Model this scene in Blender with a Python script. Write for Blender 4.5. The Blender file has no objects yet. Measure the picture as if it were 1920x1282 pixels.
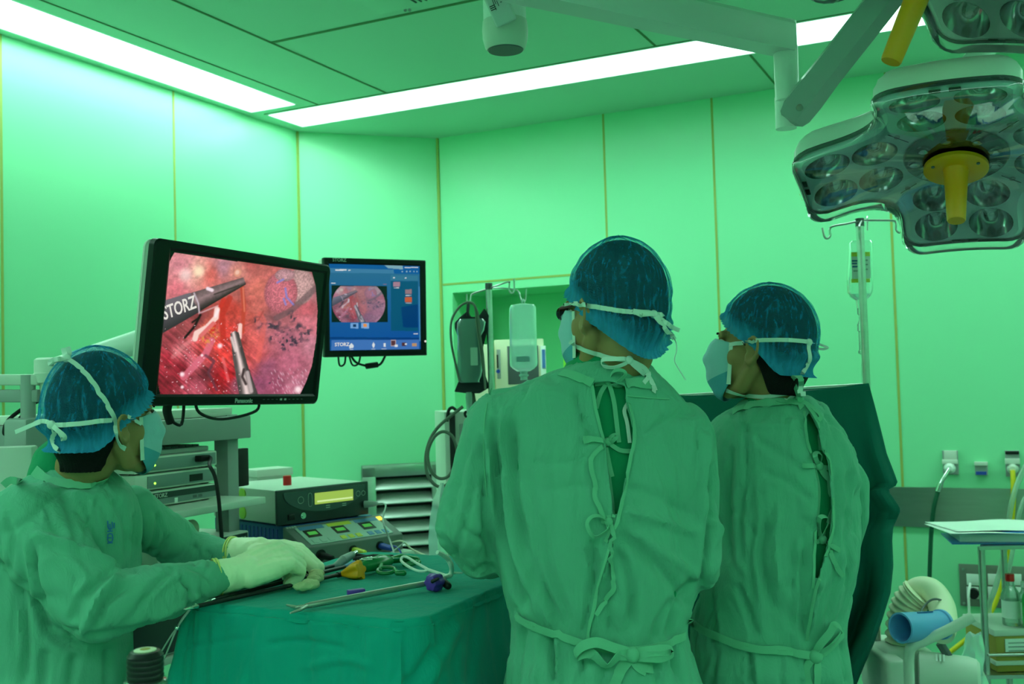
import bpy, bmesh, math, random
import numpy as np
from mathutils import Vector, Matrix, noise, Euler
from mathutils.bvhtree import BVHTree

SC = bpy.context.scene
COL = SC.collection
random.seed(7)
RNG = np.random.default_rng(7)
V = Vector
PI = math.pi

# ------------------------------------------------------------------ camera
FPX = 1960.2
CAMZ = 1.5
PIT, ROL, YAW = math.radians(2.32), math.radians(-1.608), math.radians(25.916)
_F = V((0, math.cos(PIT), math.sin(PIT)))
_R0 = V((1, 0, 0))
_U0 = V((0, -math.sin(PIT), math.cos(PIT)))
_R = _R0 * math.cos(ROL) + _U0 * math.sin(ROL)
_U = -_R0 * math.sin(ROL) + _U0 * math.cos(ROL)
CAM = V((0, 0, CAMZ))
cam_data = bpy.data.cameras.new('camera')
cam_data.sensor_width = 36.0
cam_data.lens = FPX / 1920 * 36.0
cam_data.clip_start = 0.05
cam_data.dof.use_dof = True
cam_data.dof.focus_distance = 2.05
cam_data.dof.aperture_fstop = 8.0
cam = bpy.data.objects.new('camera', cam_data)
COL.objects.link(cam)
cam.matrix_world = Matrix(((_R.x, _U.x, -_F.x, 0), (_R.y, _U.y, -_F.y, 0), (_R.z, _U.z, -_F.z, CAMZ), (0, 0, 0, 1)))
SC.camera = cam

# ------------------------------------------------------------------ light and exposure
LAMP_RGB = (0.58, 1.0, 0.81)
LAMP_STRENGTH = 13.0
SC.view_settings.view_transform = 'Standard'
SC.view_settings.look = 'None'
SC.view_settings.gamma = 1.0
SC.view_settings.use_curve_mapping = False
SC.view_settings.exposure = 0.0
SC.cycles.use_denoising = True
SC.cycles.max_bounces = 8
SC.cycles.diffuse_bounces = 4
SC.cycles.transparent_max_bounces = 16
SC.cycles.sample_clamp_indirect = 6.0
SC.cycles.caustics_reflective = False
SC.cycles.caustics_refractive = False
world = bpy.data.worlds.new('world')
SC.world = world
world.use_nodes = True
world.node_tree.nodes['Background'].inputs[0].default_value = (0.02, 0.05, 0.03, 1)
world.node_tree.nodes['Background'].inputs[1].default_value = 1.0

# ------------------------------------------------------------------ geometry helpers
def ray(px, py):
    return _F + _R * ((px - 960) / FPX) - _U * ((py - 641) / FPX)
def P(px, py, d):
    return CAM + ray(px, py) * d
def PZ(px, py, z):
    r = ray(px, py)
    return CAM + r * ((z - CAMZ) / r.z)
def PPL(px, py, o, n):
    r = ray(px, py)
    return CAM + r * ((V(o) - CAM).dot(V(n)) / r.dot(V(n)))
_ND = V((math.cos(YAW), -math.sin(YAW), 0))
_LD = V((math.sin(YAW), math.cos(YAW), 0))
def W(u, v, z=0.0):
    return _ND * u + _LD * v + V((0, 0, z))
UP = V((0, 0, 1))
ROOM = Matrix(((_ND.x, _LD.x, 0), (_ND.y, _LD.y, 0), (0, 0, 1)))
def frame(x, z=None, y=None):
    """rotation matrix whose columns are x, y, z"""
    x = V(x).normalized()
    if z is not None:
        z = V(z); z = (z - x * z.dot(x)).normalized(); y = z.cross(x)
    else:
        y = V(y); y = (y - x * y.dot(x)).normalized(); z = x.cross(y)
    return Matrix(((x.x, y.x, z.x), (x.y, y.y, z.y), (x.z, y.z, z.z)))
def project(co):
    d = V(co) - CAM
    f = d.dot(_F)
    return 960 + FPX * d.dot(_R) / f, 641 - FPX * d.dot(_U) / f
def projectn(a):
    d = np.asarray(a) - np.array(CAM)
    f = d @ np.array(_F)
    return 960 + FPX * (d @ np.array(_R)) / f, 641 - FPX * (d @ np.array(_U)) / f

class MB:
    """collects shapes for ONE mesh"""
    def __init__(s):
        s.v = []; s.f = []; s.m = []; s.cur = 0
    def add(s, vs, fs):
        n = len(s.v)
        s.v.extend([tuple(x) for x in vs]); s.f.extend([tuple(i + n for i in f) for f in fs]); s.m.extend([s.cur] * len(fs))
        return s
    def mat(s, i):
        s.cur = i; return s
    def bm(s, b, M=None):
        b.verts.ensure_lookup_table(); b.verts.index_update()
        s.add([(M @ v.co if M else v.co.copy()) for v in b.verts], [[v.index for v in f.verts] for f in b.faces]); b.free(); return s
    def box(s, c, size, rot=None, bev=0.0, seg=2):
        b = bmesh.new(); bmesh.ops.create_cube(b, size=1.0)
        for v in b.verts: v.co = V((v.co.x * size[0], v.co.y * size[1], v.co.z * size[2]))
        if bev > 0:
            bmesh.ops.bevel(b, geom=list(b.edges), offset=bev, segments=seg, affect='EDGES', profile=0.5)
        R = rot if rot is not None else Matrix.Identity(3)
        c = V(c)
        for v in b.verts: v.co = R @ v.co + c
        return s.bm(b)
    def rings(s, rings, cap0=True, cap1=True, closed=True):
        n = len(rings[0]); vs = [p for r in rings for p in r]; fs = []
        for i in range(len(rings) - 1):
            for j in range(n if closed else n - 1):
                k = (j + 1) % n
                fs.append((i * n + j, i * n + k, (i + 1) * n + k, (i + 1) * n + j))
        if cap0: fs.append(tuple(range(n))[::-1])
        if cap1: fs.append(tuple((len(rings) - 1) * n + j for j in range(n)))
        return s.add(vs, fs)
    def cyl(s, a, b, r0, r1=None, n=20):
        r1 = r0 if r1 is None else r1
        a, b = V(a), V(b); t = (b - a).normalized()
        x = t.orthogonal().normalized(); y = t.cross(x)
        R = lambda c, r: [c + (x * math.cos(2 * PI * i / n) + y * math.sin(2 * PI * i / n)) * r for i in range(n)]
        return s.rings([R(a, r0), R(b, r1)])
    def lathe(s, a, axis, prof, n=32, cap0=True, cap1=True):
        """prof: (distance along axis, radius)"""
        a = V(a); t = V(axis).normalized(); x = t.orthogonal().normalized(); y = t.cross(x)
        rs = [[a + t * h + (x * math.cos(2 * PI * i / n) + y * math.sin(2 * PI * i / n)) * max(r, 1e-5) for i in range(n)] for h, r in prof]
        return s.rings(rs, cap0, cap1)
    def tube(s, pts, r, n=10, smooth=0, cap=True, closed=False):
        pts = [V(p) for p in pts]
        if smooth: pts = spline(pts, smooth, closed)
        rr = r if callable(r) else (lambda t: r)
        m = len(pts); T = []
        for i in range(m):
            if closed: t = pts[(i + 1) % m] - pts[i - 1]
            else: t = pts[min(i + 1, m - 1)] - pts[max(i - 1, 0)]
            T.append(t.normalized() if t.length > 1e-9 else V((0, 0, 1)))
        x = T[0].orthogonal().normalized(); rs = []
        for i in range(m):
            x = (x - T[i] * x.dot(T[i])).normalized(); y = T[i].cross(x); R = rr(i / max(1, m - 1))
            rs.append([pts[i] + (x * math.cos(2 * PI * k / n) + y * math.sin(2 * PI * k / n)) * R for k in range(n)])
        if closed: rs.append(rs[0]); return s.rings(rs, False, False)
        return s.rings(rs, cap, cap)
    def ribbon(s, pts, nrm, w, th=0.0012, smooth=0):
        """flat band along pts; nrm: normals (list or one vector) the band faces"""
        pts = [V(p) for p in pts]
        N = [V(n) for n in nrm] if isinstance(nrm, (list, tuple)) and not isinstance(nrm[0], (int, float)) else [V(nrm)] * len(pts)
        if smooth:
            N = spline(N, smooth); pts = spline(pts, smooth)
        m = len(pts); rs = []
        for i in range(m):
            t = (pts[min(i + 1, m - 1)] - pts[max(i - 1, 0)]).normalized()
            n_ = N[i].normalized(); b = t.cross(n_)
            b = b.normalized() if b.length > 1e-6 else t.orthogonal().normalized()
            n_ = b.cross(t); ww = w(i / max(1, m - 1)) if callable(w) else w
            a = b * ww / 2; h = n_ * th / 2
            rs.append([pts[i] - a - h, pts[i] + a - h, pts[i] + a + h, pts[i] - a + h])
        return s.rings(rs)
    def prism(s, outline, o, R, h, taper=1.0):
        """outline: 2-D points in the x/y plane of R, extruded by h along its z"""
        o = V(o)
        return s.rings([[o + R @ V((x, y, 0)) for x, y in outline], [o + R @ V((x * taper, y * taper, h)) for x, y in outline]])
    def ball(s, c, r, n=16, rot=None):
        r = r if isinstance(r, (tuple, list)) else (r, r, r); R = rot if rot is not None else Matrix.Identity(3); c = V(c)
        rs = []
        for i in range(1, n):
            a = PI * i / n
            rs.append([c + R @ V((r[0] * math.sin(a) * math.cos(2 * PI * j / (2 * n)), r[1] * math.sin(a) * math.sin(2 * PI * j / (2 * n)), -r[2] * math.cos(a))) for j in range(2 * n)])
        n2 = 2 * n; k = len(s.v)
        s.rings(rs, False, False)
        m = len(s.v); s.add([c + R @ V((0, 0, -r[2])), c + R @ V((0, 0, r[2]))], [])
        s.f.extend([(m, k + (j + 1) % n2, k + j) for j in range(n2)]); s.m.extend([s.cur] * n2)
        b = k + (n - 2) * n2
        s.f.extend([(m + 1, b + j, b + (j + 1) % n2) for j in range(n2)]); s.m.extend([s.cur] * n2)
        return s
    def limb(s, pr, n=16, rot=None):
        """tapering limb with round ends: list of (point, radius)"""
        for i, (p, r) in enumerate(pr):
            s.ball(p, r, 10)
            if i:
                q, r0 = pr[i - 1]
                s.cyl(q, p, r0, r, n)
        return s
    def mesh(s, name):
        me = bpy.data.meshes.new(name); me.from_pydata(s.v, [], s.f)
        return me
    def build(s, name, mats, parent=None, smooth=True, bevel=0.0, ang=40, **k):
        me = s.mesh(name)
        for i, m in enumerate(mats if isinstance(mats, (list, tuple)) else [mats]): me.materials.append(m)
        if max(s.m, default=0) > 0:
            me.polygons.foreach_set('material_index', s.m)
        return link(me, name, parent, smooth, bevel, ang, **k)

def link(me, name, parent=None, smooth=True, bevel=0.0, ang=40, **k):
    if smooth:
        me.polygons.foreach_set('use_smooth', [True] * len(me.polygons))
        try: me.set_sharp_from_angle(angle=math.radians(ang))
        except Exception: pass
    me.update()
    o = bpy.data.objects.new(name, me); COL.objects.link(o)
    if bevel:
        b = o.modifiers.new('bevel', 'BEVEL'); b.width = bevel; b.segments = 2; b.limit_method = 'ANGLE'
    if parent is not None:
        o.parent = parent; o.matrix_parent_inverse = parent_world(parent).inverted()
    tag(o, **k)
    return o
def parent_world(p):
    return p.matrix_basis if p.parent is None else parent_world(p.parent) @ p.matrix_parent_inverse @ p.matrix_basis
def tag(o, label=None, cat=None, group=None, kind=None):
    if label: o['label'] = label
    if cat: o['category'] = cat
    if group: o['group'] = group
    if kind: o['kind'] = kind
    return o
def thing(name, loc, label, cat, group=None):
    o = bpy.data.objects.new(name, None); COL.objects.link(o); o.location = loc; o.empty_display_size = 0.05
    return tag(o, label, cat, group)
def spline(pts, k=6, closed=False):
    """Catmull-Rom through pts, k steps per span"""
    pts = [V(p) for p in pts]; n = len(pts); out = []
    g = (lambda i: pts[i % n]) if closed else (lambda i: pts[max(0, min(n - 1, i))])
    for i in range(n if closed else n - 1):
        a, b, c, d = g(i - 1), g(i), g(i + 1), g(i + 2)
        for j in range(k):
            t = j / k
            out.append(0.5 * ((2 * b) + (c - a) * t + (2 * a - 5 * b + 4 * c - d) * t * t + (3 * b - 3 * c + d - a) * t ** 3))
    if not closed: out.append(pts[-1].copy())
    return out
def text_mesh(body, size, o, R, name, m, parent, extrude=0.0004, align='LEFT', sx=1.0, shear=0.0, bold=0.0):
    cu = bpy.data.curves.new('t', 'FONT'); cu.body = body; cu.size = size; cu.extrude = extrude; cu.align_x = align; cu.shear = shear
    cu.resolution_u = 3; cu.offset = bold
    ob = bpy.data.objects.new('t', cu); COL.objects.link(ob)
    dg = bpy.context.evaluated_depsgraph_get(); me = bpy.data.meshes.new_from_object(ob.evaluated_get(dg))
    bpy.data.objects.remove(ob); bpy.data.curves.remove(cu)
    o = V(o)
    for v in me.vertices: v.co = o + R @ V((v.co.x * sx, v.co.y, v.co.z))
    me.materials.clear(); me.materials.append(m)
    return link(me, name, parent, False)

# ------------------------------------------------------------------ materials
def nt(name):
    m = bpy.data.materials.new(name); m.use_nodes = True
    t = m.node_tree; b = t.nodes['Principled BSDF']
    return m, t, b
def mat(name, col, rough=0.5, metal=0.0, spec=0.5, var=0.06, scale=8.0, bump=0.0, bscale=200.0, coat=0.0, sheen=0.0, emit=None, estr=0.0, trans=0.0, alpha=1.0, stretch=None):
    m, t, b = nt(name); N, L = t.nodes, t.links
    b.inputs['Roughness'].default_value = rough; b.inputs['Metallic'].default_value = metal
    b.inputs['Specular IOR Level'].default_value = spec; b.inputs['Coat Weight'].default_value = coat
    b.inputs['Sheen Weight'].default_value = sheen; b.inputs['Transmission Weight'].default_value = trans; b.inputs['Alpha'].default_value = alpha
    tc = N.new('ShaderNodeTexCoord'); src = tc.outputs['Object']
    if stretch:
        mp = N.new('ShaderNodeMapping'); mp.inputs['Scale'].default_value = stretch; L.new(src, mp.inputs[0]); src = mp.outputs[0]
    c = (*col, 1.0)
    if var > 0:
        nz = N.new('ShaderNodeTexNoise'); nz.inputs['Scale'].default_value = scale; nz.inputs['Detail'].default_value = 3
        L.new(src, nz.inputs['Vector'])
        rp = N.new('ShaderNodeMix'); rp.data_type = 'RGBA'
        rp.inputs[6].default_value = (*[max(0, x * (1 - var)) for x in col], 1); rp.inputs[7].default_value = (*[min(1, x * (1 + var)) for x in col], 1)
        L.new(nz.outputs['Fac'], rp.inputs[0]); L.new(rp.outputs[2], b.inputs['Base Color'])
    else: b.inputs['Base Color'].default_value = c
    if bump > 0:
        n2 = N.new('ShaderNodeTexNoise'); n2.inputs['Scale'].default_value = bscale; n2.inputs['Detail'].default_value = 4
        L.new(src, n2.inputs['Vector'])
        bp = N.new('ShaderNodeBump'); bp.inputs['Strength'].default_value = bump; bp.inputs['Distance'].default_value = 0.004
        L.new(n2.outputs['Fac'], bp.inputs['Height']); L.new(bp.outputs[0], b.inputs['Normal'])
    if emit:
        b.inputs['Emission Color'].default_value = (*emit, 1); b.inputs['Emission Strength'].default_value = estr
    return m
def emitter(name, col, s):
    m, t, b = nt(name); t.nodes.remove(b); e = t.nodes.new('ShaderNodeEmission')
    e.inputs[0].default_value = (*col, 1); e.inputs[1].default_value = s
    t.links.new(e.outputs[0], t.nodes['Material Output'].inputs[0]); return m
def clear(name, tint=(1, 1, 1), gloss=0.12, rough=0.03, milk=0.0):
    """thin clear plastic or glass: see-through with a gloss that grows at grazing angles, and a little milkiness"""
    m, t, b = nt(name); N, L = t.nodes, t.links; N.remove(b)
    tr = N.new('ShaderNodeBsdfTransparent'); tr.inputs[0].default_value = (*tint, 1)
    gl = N.new('ShaderNodeBsdfGlossy'); gl.inputs['Roughness'].default_value = rough; gl.inputs[0].default_value = (1, 1, 1, 1)
    fr = N.new('ShaderNodeFresnel'); fr.inputs[0].default_value = 1.45
    ad = N.new('ShaderNodeMath'); ad.operation = 'ADD'; ad.use_clamp = True; ad.inputs[1].default_value = gloss * 0.3
    L.new(fr.outputs[0], ad.inputs[0])
    mx = N.new('ShaderNodeMixShader'); L.new(ad.outputs[0], mx.inputs[0]); L.new(tr.outputs[0], mx.inputs[1]); L.new(gl.outputs[0], mx.inputs[2])
    out = mx
    if milk > 0:
        df = N.new('ShaderNodeBsdfDiffuse'); df.inputs[0].default_value = (*tint, 1)
        tl = N.new('ShaderNodeBsdfTranslucent'); tl.inputs[0].default_value = (*tint, 1)
        mm = N.new('ShaderNodeMixShader'); mm.inputs[0].default_value = 0.5; L.new(df.outputs[0], mm.inputs[1]); L.new(tl.outputs[0], mm.inputs[2])
        m2 = N.new('ShaderNodeMixShader'); m2.inputs[0].default_value = milk; L.new(mx.outputs[0], m2.inputs[1]); L.new(mm.outputs[0], m2.inputs[2]); out = m2
    L.new(out.outputs[0], N['Material Output'].inputs[0]); return m

M = {}
M['wall'] = mat('green wall panel enamel', (0.275, 0.76, 0.435), 0.30, var=0.015, scale=1.2, spec=0.5)
M['ceil'] = mat('pale green ceiling panel enamel', (0.43, 0.69, 0.53), 0.5, var=0.015, scale=1.2, spec=0.3)
M['floor'] = mat('grey vinyl floor', (0.20, 0.26, 0.27), 0.35, var=0.1, scale=14)
M['joint'] = mat('yellow green joint sealant', (0.36, 0.42, 0.10), 0.7, var=0.1)
M['cjoint'] = mat('dark ceiling joint', (0.10, 0.20, 0.08), 0.8, var=0.1)
M['steel'] = mat('brushed stainless steel', (0.55, 0.56, 0.55), 0.28, 1.0, var=0.12, scale=6, stretch=(1, 1, 12))
M['chrome'] = mat('polished steel', (0.72, 0.73, 0.72), 0.15, 1.0, var=0.03)
M['white'] = mat('white enamel', (0.86, 0.88, 0.86), 0.28, var=0.03)
M['offwhite'] = mat('off white plastic', (0.66, 0.68, 0.62), 0.45, var=0.04)
M['cream'] = mat('cream plastic', (0.80, 0.76, 0.56), 0.45, var=0.04)
M['grey'] = mat('grey enamel', (0.36, 0.38, 0.38), 0.4, var=0.04)
M['dgrey'] = mat('dark grey plastic', (0.10, 0.11, 0.12), 0.4, var=0.06)
M['black'] = mat('black plastic', (0.012, 0.013, 0.014), 0.35, var=0.1, spec=0.3)
M['rubber'] = mat('black rubber', (0.010, 0.010, 0.011), 0.6, var=0.1, spec=0.3)
M['yellow'] = mat('yellow plastic', (0.96, 0.35, 0.004), 0.4, var=0.03)
M['diffuser'] = emitter('lit ceiling panel', LAMP_RGB, LAMP_STRENGTH)

# ------------------------------------------------------------------ the room
HC = 2.9
UL, UR, VF, VB = -3.473, 2.8, -2.2, 5.10
CH0, CH1 = (-3.473, 4.556), (-2.911, 5.10)      # the bevelled corner wall
def struct(name, mb, m, **k):
    o = mb.build(name, m, smooth=False, **k); o['kind'] = 'structure'; return o
mb = MB(); mb.box(W((UL + UR) / 2, (VF + VB) / 2, -0.05), (UR - UL + 0.4, VB - VF + 0.4, 0.1), ROOM); struct('floor', mb, M['floor'])
# ceiling slabs around the recessed light strips: (u0, u1, v0, v1) openings
HOLES = [(-3.43, -3.133, -1.7, 4.128), (-3.395, 2.75, 4.19, 4.497), (2.3, 2.6, -1.2, 4.0), (-2.9, 2.1, -1.30, -0.90)]
us = sorted({UL - 0.1, UR + 0.1, *[h[0] for h in HOLES], *[h[1] for h in HOLES]})
vs = sorted({VF - 0.1, VB + 0.1, *[h[2] for h in HOLES], *[h[3] for h in HOLES]})
REC = 0.11
mb = MB()
for i in range(len(us) - 1):
    for j in range(len(vs) - 1):
        cu, cv = (us[i] + us[i + 1]) / 2, (vs[j] + vs[j + 1]) / 2
        if any(h[0] < cu < h[1] and h[2] < cv < h[3] for h in HOLES): continue
        mb.box(W(cu, cv, HC + 0.065), (us[i + 1] - us[i], vs[j + 1] - vs[j], 0.13), ROOM)
struct('ceiling', mb, M['ceil'])
T = 0.1
mb = MB(); mb.box(W(UL - T / 2, (VF + CH0[1]) / 2, HC / 2), (T, CH0[1] - VF + 0.08, HC), ROOM); struct('wall_left', mb, M['wall'])
cdir = (W(*CH1) - W(*CH0)); clen = cdir.length; cdir.normalize(); cnrm = V((cdir.y, -cdir.x, 0))
CRM = frame(cdir, z=UP)
cmid = (W(*CH0) + W(*CH1)) / 2
# the bevelled corner wall keeps an opening for the air grille
def cpt(s, z, out=0.0):
    return W(*CH0) + cdir * s + UP * z + cnrm * out
G0, G1, GZ0, GZ1 = 0.33, clen - 0.03, 0.30, 1.07
mb = MB()
for s0, s1, z0, z1 in ((-0.03, clen + 0.03, GZ1, HC), (-0.03, clen + 0.03, 0, GZ0), (-0.03, G0, GZ0, GZ1), (G1, clen + 0.03, GZ0, GZ1)):
    mb.box(cpt((s0 + s1) / 2, (z0 + z1) / 2, -T / 2), (s1 - s0, T, z1 - z0), CRM)
struct('wall_corner', mb, M['wall'])
# back wall with the equipment niche
NI = (-2.84, -2.05, 1.25, 2.02, 0.42)
mb = MB()
for u0, u1, z0, z1 in ((CH1[0], NI[0], 0, HC), (NI[1], UR + T, 0, HC), (NI[0], NI[1], NI[3], HC), (NI[0], NI[1], 0, NI[2])):
    mb.box(W((u0 + u1) / 2, VB + T / 2, (z0 + z1) / 2), (u1 - u0, T, z1 - z0), ROOM)
nd = NI[4]
for u, v, z, a, b, c in (((NI[0] + NI[1]) / 2, VB + nd + 0.02, (NI[2] + NI[3]) / 2, NI[1] - NI[0] + .1, 0.04, NI[3] - NI[2] + .1),
                         (NI[0] - 0.02, VB + (nd + T) / 2, (NI[2] + NI[3]) / 2, 0.04, nd - T, NI[3] - NI[2] + .08), (NI[1] + 0.02, VB + (nd + T) / 2, (NI[2] + NI[3]) / 2, 0.04, nd - T, NI[3] - NI[2] + .08),
                         ((NI[0] + NI[1]) / 2, VB + (nd + T) / 2, NI[3] + 0.02, NI[1] - NI[0], nd - T, 0.04), ((NI[0] + NI[1]) / 2, VB + (nd + T) / 2, NI[2] - 0.02, NI[1] - NI[0], nd - T, 0.04)):
    mb.box(W(u, v, z), (a, b, c), ROOM)
struct('wall_back', mb, M['wall'])
mb = MB(); mb.box(W(UR + T / 2, (VF + VB) / 2, HC / 2), (T, VB - VF + 0.2, HC), ROOM); struct('wall_right', mb, M['wall'])
mb = MB(); mb.box(W((UL + UR) / 2, VF - T / 2, HC / 2), (UR - UL + 0.2, T, HC), ROOM); struct('wall_front', mb, M['wall'])
# sealant joints between wall panels, dark joints between ceiling panels
JW, JT = 0.011, 0.002
mb = MB()
for v in (2.722, 3.634):
    mb.box(W(UL + JT / 2, v, HC / 2), (JT, JW, HC), ROOM)
mb.box(W(*CH0, HC / 2) + V((0.0, -0.004, 0)), (JW * 1.2, JW * 1.2, HC), ROOM)
mb.box(W(*CH1, HC / 2) + V((0.0, -0.004, 0)), (JW * 1.2, JW * 1.2, HC), ROOM)
for u in (-1.911, -1.333, -0.511, 0.35, 1.2): mb.box(W(u, VB - JT / 2, (HC + NI[3] + .02) / 2 if u < NI[1] + .1 else HC / 2), (JW, JT, HC - NI[3] - .02 if u < NI[1] + .1 else HC), ROOM)
mb.box(W((NI[0] + NI[1]) / 2 - 0.03, VB - JT / 2, NI[3] + 0.05), (NI[1] - NI[0] + 0.06, JT, JW), ROOM)
struct('trim_1', mb, M['joint'])
mb = MB()
def cj(u0, v0, u1, v1, w=0.010):
    mb.box(W((u0 + u1) / 2, (v0 + v1) / 2, HC - 0.001), (max(abs(u1 - u0), w), max(abs(v1 - v0), w), 0.003), ROOM)
cj(-2.655, 3.326, 2.2, 3.326, 0.016); cj(-2.655, -1.6, -2.655, 4.18); cj(-1.32, 3.33, -1.32, 4.18); cj(-1.0, 4.505, -1.0, 5.1); cj(-3.05, -1.7, -3.05, 4.18, 0.006)
cj(0.1, 3.33, 0.1, 4.18); cj(0.6, 4.505, 0.6, 5.1); cj(-1.6, 1.5, 2.2, 1.5, 0.016); cj(-3.385, 4.175, 2.7, 4.175, 0.005)
struct('trim_2', mb, M['cjoint'])
mb = MB()   # steel bumper band
zt, zb = PPL(1690, 912.5, W(0, VB, 0), _LD).z, PPL(1690, 986, W(0, VB, 0), _LD).z
mb.box(W((-1.9 + UR) / 2, VB - 0.006, (zt + zb) / 2), (UR + 1.9, 0.012, zt - zb), ROOM)
struct('trim_3', mb, M['steel'])
# recessed light strips
LIGHTS = [('recessed white light strip along the ceiling edge above the left wall', HOLES[0]), ('recessed white light strip along the ceiling edge above the back wall', HOLES[1]),
          ('recessed white light strip above the wall on the right', HOLES[2]), ('recessed white light strip behind the camera', HOLES[3])]
for lab, (u0, u1, v0, v1) in LIGHTS:
    t = thing('ceiling_light', W((u0 + u1) / 2, (v0 + v1) / 2, HC + REC), lab, 'ceiling light', 'recessed ceiling light strips')
    mb = MB(); mb.box(W((u0 + u1) / 2, (v0 + v1) / 2, HC + REC + 0.005), (u1 - u0, v1 - v0, 0.008), ROOM); mb.build('diffuser', M['diffuser'], t, False)
    mb = MB()
    for a, b, c, d in ((u0 - .0, u0 + .012, v0, v1), (u1 - .012, u1, v0, v1), (u0, u1, v0, v0 + .012), (u0, u1, v1 - .012, v1)):
        mb.box(W((a + b) / 2, (c + d) / 2, HC + REC / 2), (b - a, d - c, REC), ROOM)
    mb.build('frame', M['white'], t, False)

# ------------------------------------------------------------------ air grille in the corner wall
M['slat'] = mat('satin aluminium slat', (0.80, 0.82, 0.80), 0.35, 0.35, var=0.04)
t = thing('air_vent', cpt((G0 + G1) / 2, GZ0), 'stainless steel return air grille low on the corner wall behind the devices', 'air vent')
mb = MB(); fw = 0.055
for s0, s1, z0, z1 in ((G0 - .02, G1 + .02, GZ1 - fw, GZ1 + .012), (G0 - .02, G1 + .02, GZ0 - .012, GZ0 + fw), (G0 - .02, G0 + fw, GZ0, GZ1), (G1 - fw, G1 + .02, GZ0, GZ1)):
    mb.box(cpt((s0 + s1) / 2, (z0 + z1) / 2, 0.004), (s1 - s0, 0.02, z1 - z0), CRM, 0.003)
mb.build('frame', M['steel'], t)
mb = MB(); mb.box(cpt((G0 + G1) / 2, (GZ0 + GZ1) / 2, -0.09), (G1 - G0 - .01, 0.008, GZ1 - GZ0 - .01), CRM); mb.build('backing', M['black'], t)
for i in range(9):
    mb = MB(); z = GZ1 - fw - 0.045 - i * 0.078
    if z < GZ0 + fw: break
    mb.box(cpt((G0 + G1) / 2, z, -0.02), (G1 - G0 - 2 * fw + .01, 0.088, 0.009), CRM @ Matrix.Rotation(math.radians(33), 3, 'X'), 0.002); mb.build('slat', M['slat'], t)
# ceiling grille at the top of the picture
t = thing('ceiling_vent', PZ(770, 6, HC - .001), 'small slotted air grille in the ceiling panel', 'air vent')
mb = MB(); c = PZ(745, -8, HC - 0.004)
mb.box(c, (0.30, 0.24, 0.008), ROOM, 0.002); mb.build('frame', M['ceil'], t)
for i in range(5):
    mb = MB(); mb.box(c + _ND * (0.03 + i * 0.022) + UP * -0.005, (0.006, 0.16, 0.004), ROOM); mb.build('slot', M['black'], t)
for dx in (0, .025):
    mb = MB(); mb.cyl(PZ(760 + dx * 320, 19, HC - .002), PZ(760 + dx * 320, 19, HC - .008), .006); mb.build('screw', M['grey'], t)

# ------------------------------------------------------------------ pictures on the two monitors
def lin(c):
    c = np.asarray(c, float) / 255.0
    return np.where(c <= 0.04045, c / 12.92, ((c + 0.055) / 1.055) ** 2.4)
def homog(src, dst):
    A = []; b = []
    for (x, y), (u, v) in zip(src, dst):
        A.append([x, y, 1, 0, 0, 0, -u * x, -u * y]); b.append(u)
        A.append([0, 0, 0, x, y, 1, -v * x, -v * y]); b.append(v)
    h = np.linalg.solve(np.array(A, float), np.array(b, float)); return np.append(h, 1).reshape(3, 3)
def vnoise(x, y, seed=0):
    """smooth value noise on arrays"""
    r = np.random.default_rng(seed); G = r.random((64, 64))
    xi, yi = np.floor(x).astype(int), np.floor(y).astype(int); fx, fy = x - xi, y - yi
    fx, fy = fx * fx * (3 - 2 * fx), fy * fy * (3 - 2 * fy)
    g = lambda a, b: G[a % 64, b % 64]
    return (g(xi, yi) * (1 - fx) + g(xi + 1, yi) * fx) * (1 - fy) + (g(xi, yi + 1) * (1 - fx) + g(xi + 1, yi + 1) * fx) * fy
def fbm(x, y, seed=0, o=4):
    s = 0; a = 0.5
    for i in range(o): s = s + a * vnoise(x * 2 ** i, y * 2 ** i, seed + i); a /= 2
    return s
def segd(X, Y, pts):
    """distance of a pixel field to a polyline, and how far along it"""
    D = np.full(X.shape, 1e9); Tt = np.zeros(X.shape); n = len(pts) - 1
    for i in range(n):
        (x0, y0), (x1, y1) = pts[i], pts[i + 1]; dx, dy = x1 - x0, y1 - y0
        t = np.clip(((X - x0) * dx + (Y - y0) * dy) / (dx * dx + dy * dy + 1e-9), 0, 1)
        d = np.hypot(X - x0 - t * dx, Y - y0 - t * dy); m = d < D; D = np.where(m, d, D); Tt = np.where(m, (i + t) / n, Tt)
    return D, Tt
def inpoly(X, Y, pts):
    r = np.zeros(X.shape, bool); n = len(pts)
    for i in range(n):
        (x0, y0), (x1, y1) = pts[i], pts[(i + 1) % n]
        c = ((y0 > Y) != (y1 > Y)) & (X < (x1 - x0) * (Y - y0) / (y1 - y0 + 1e-12) + x0); r ^= c
    return r
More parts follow.
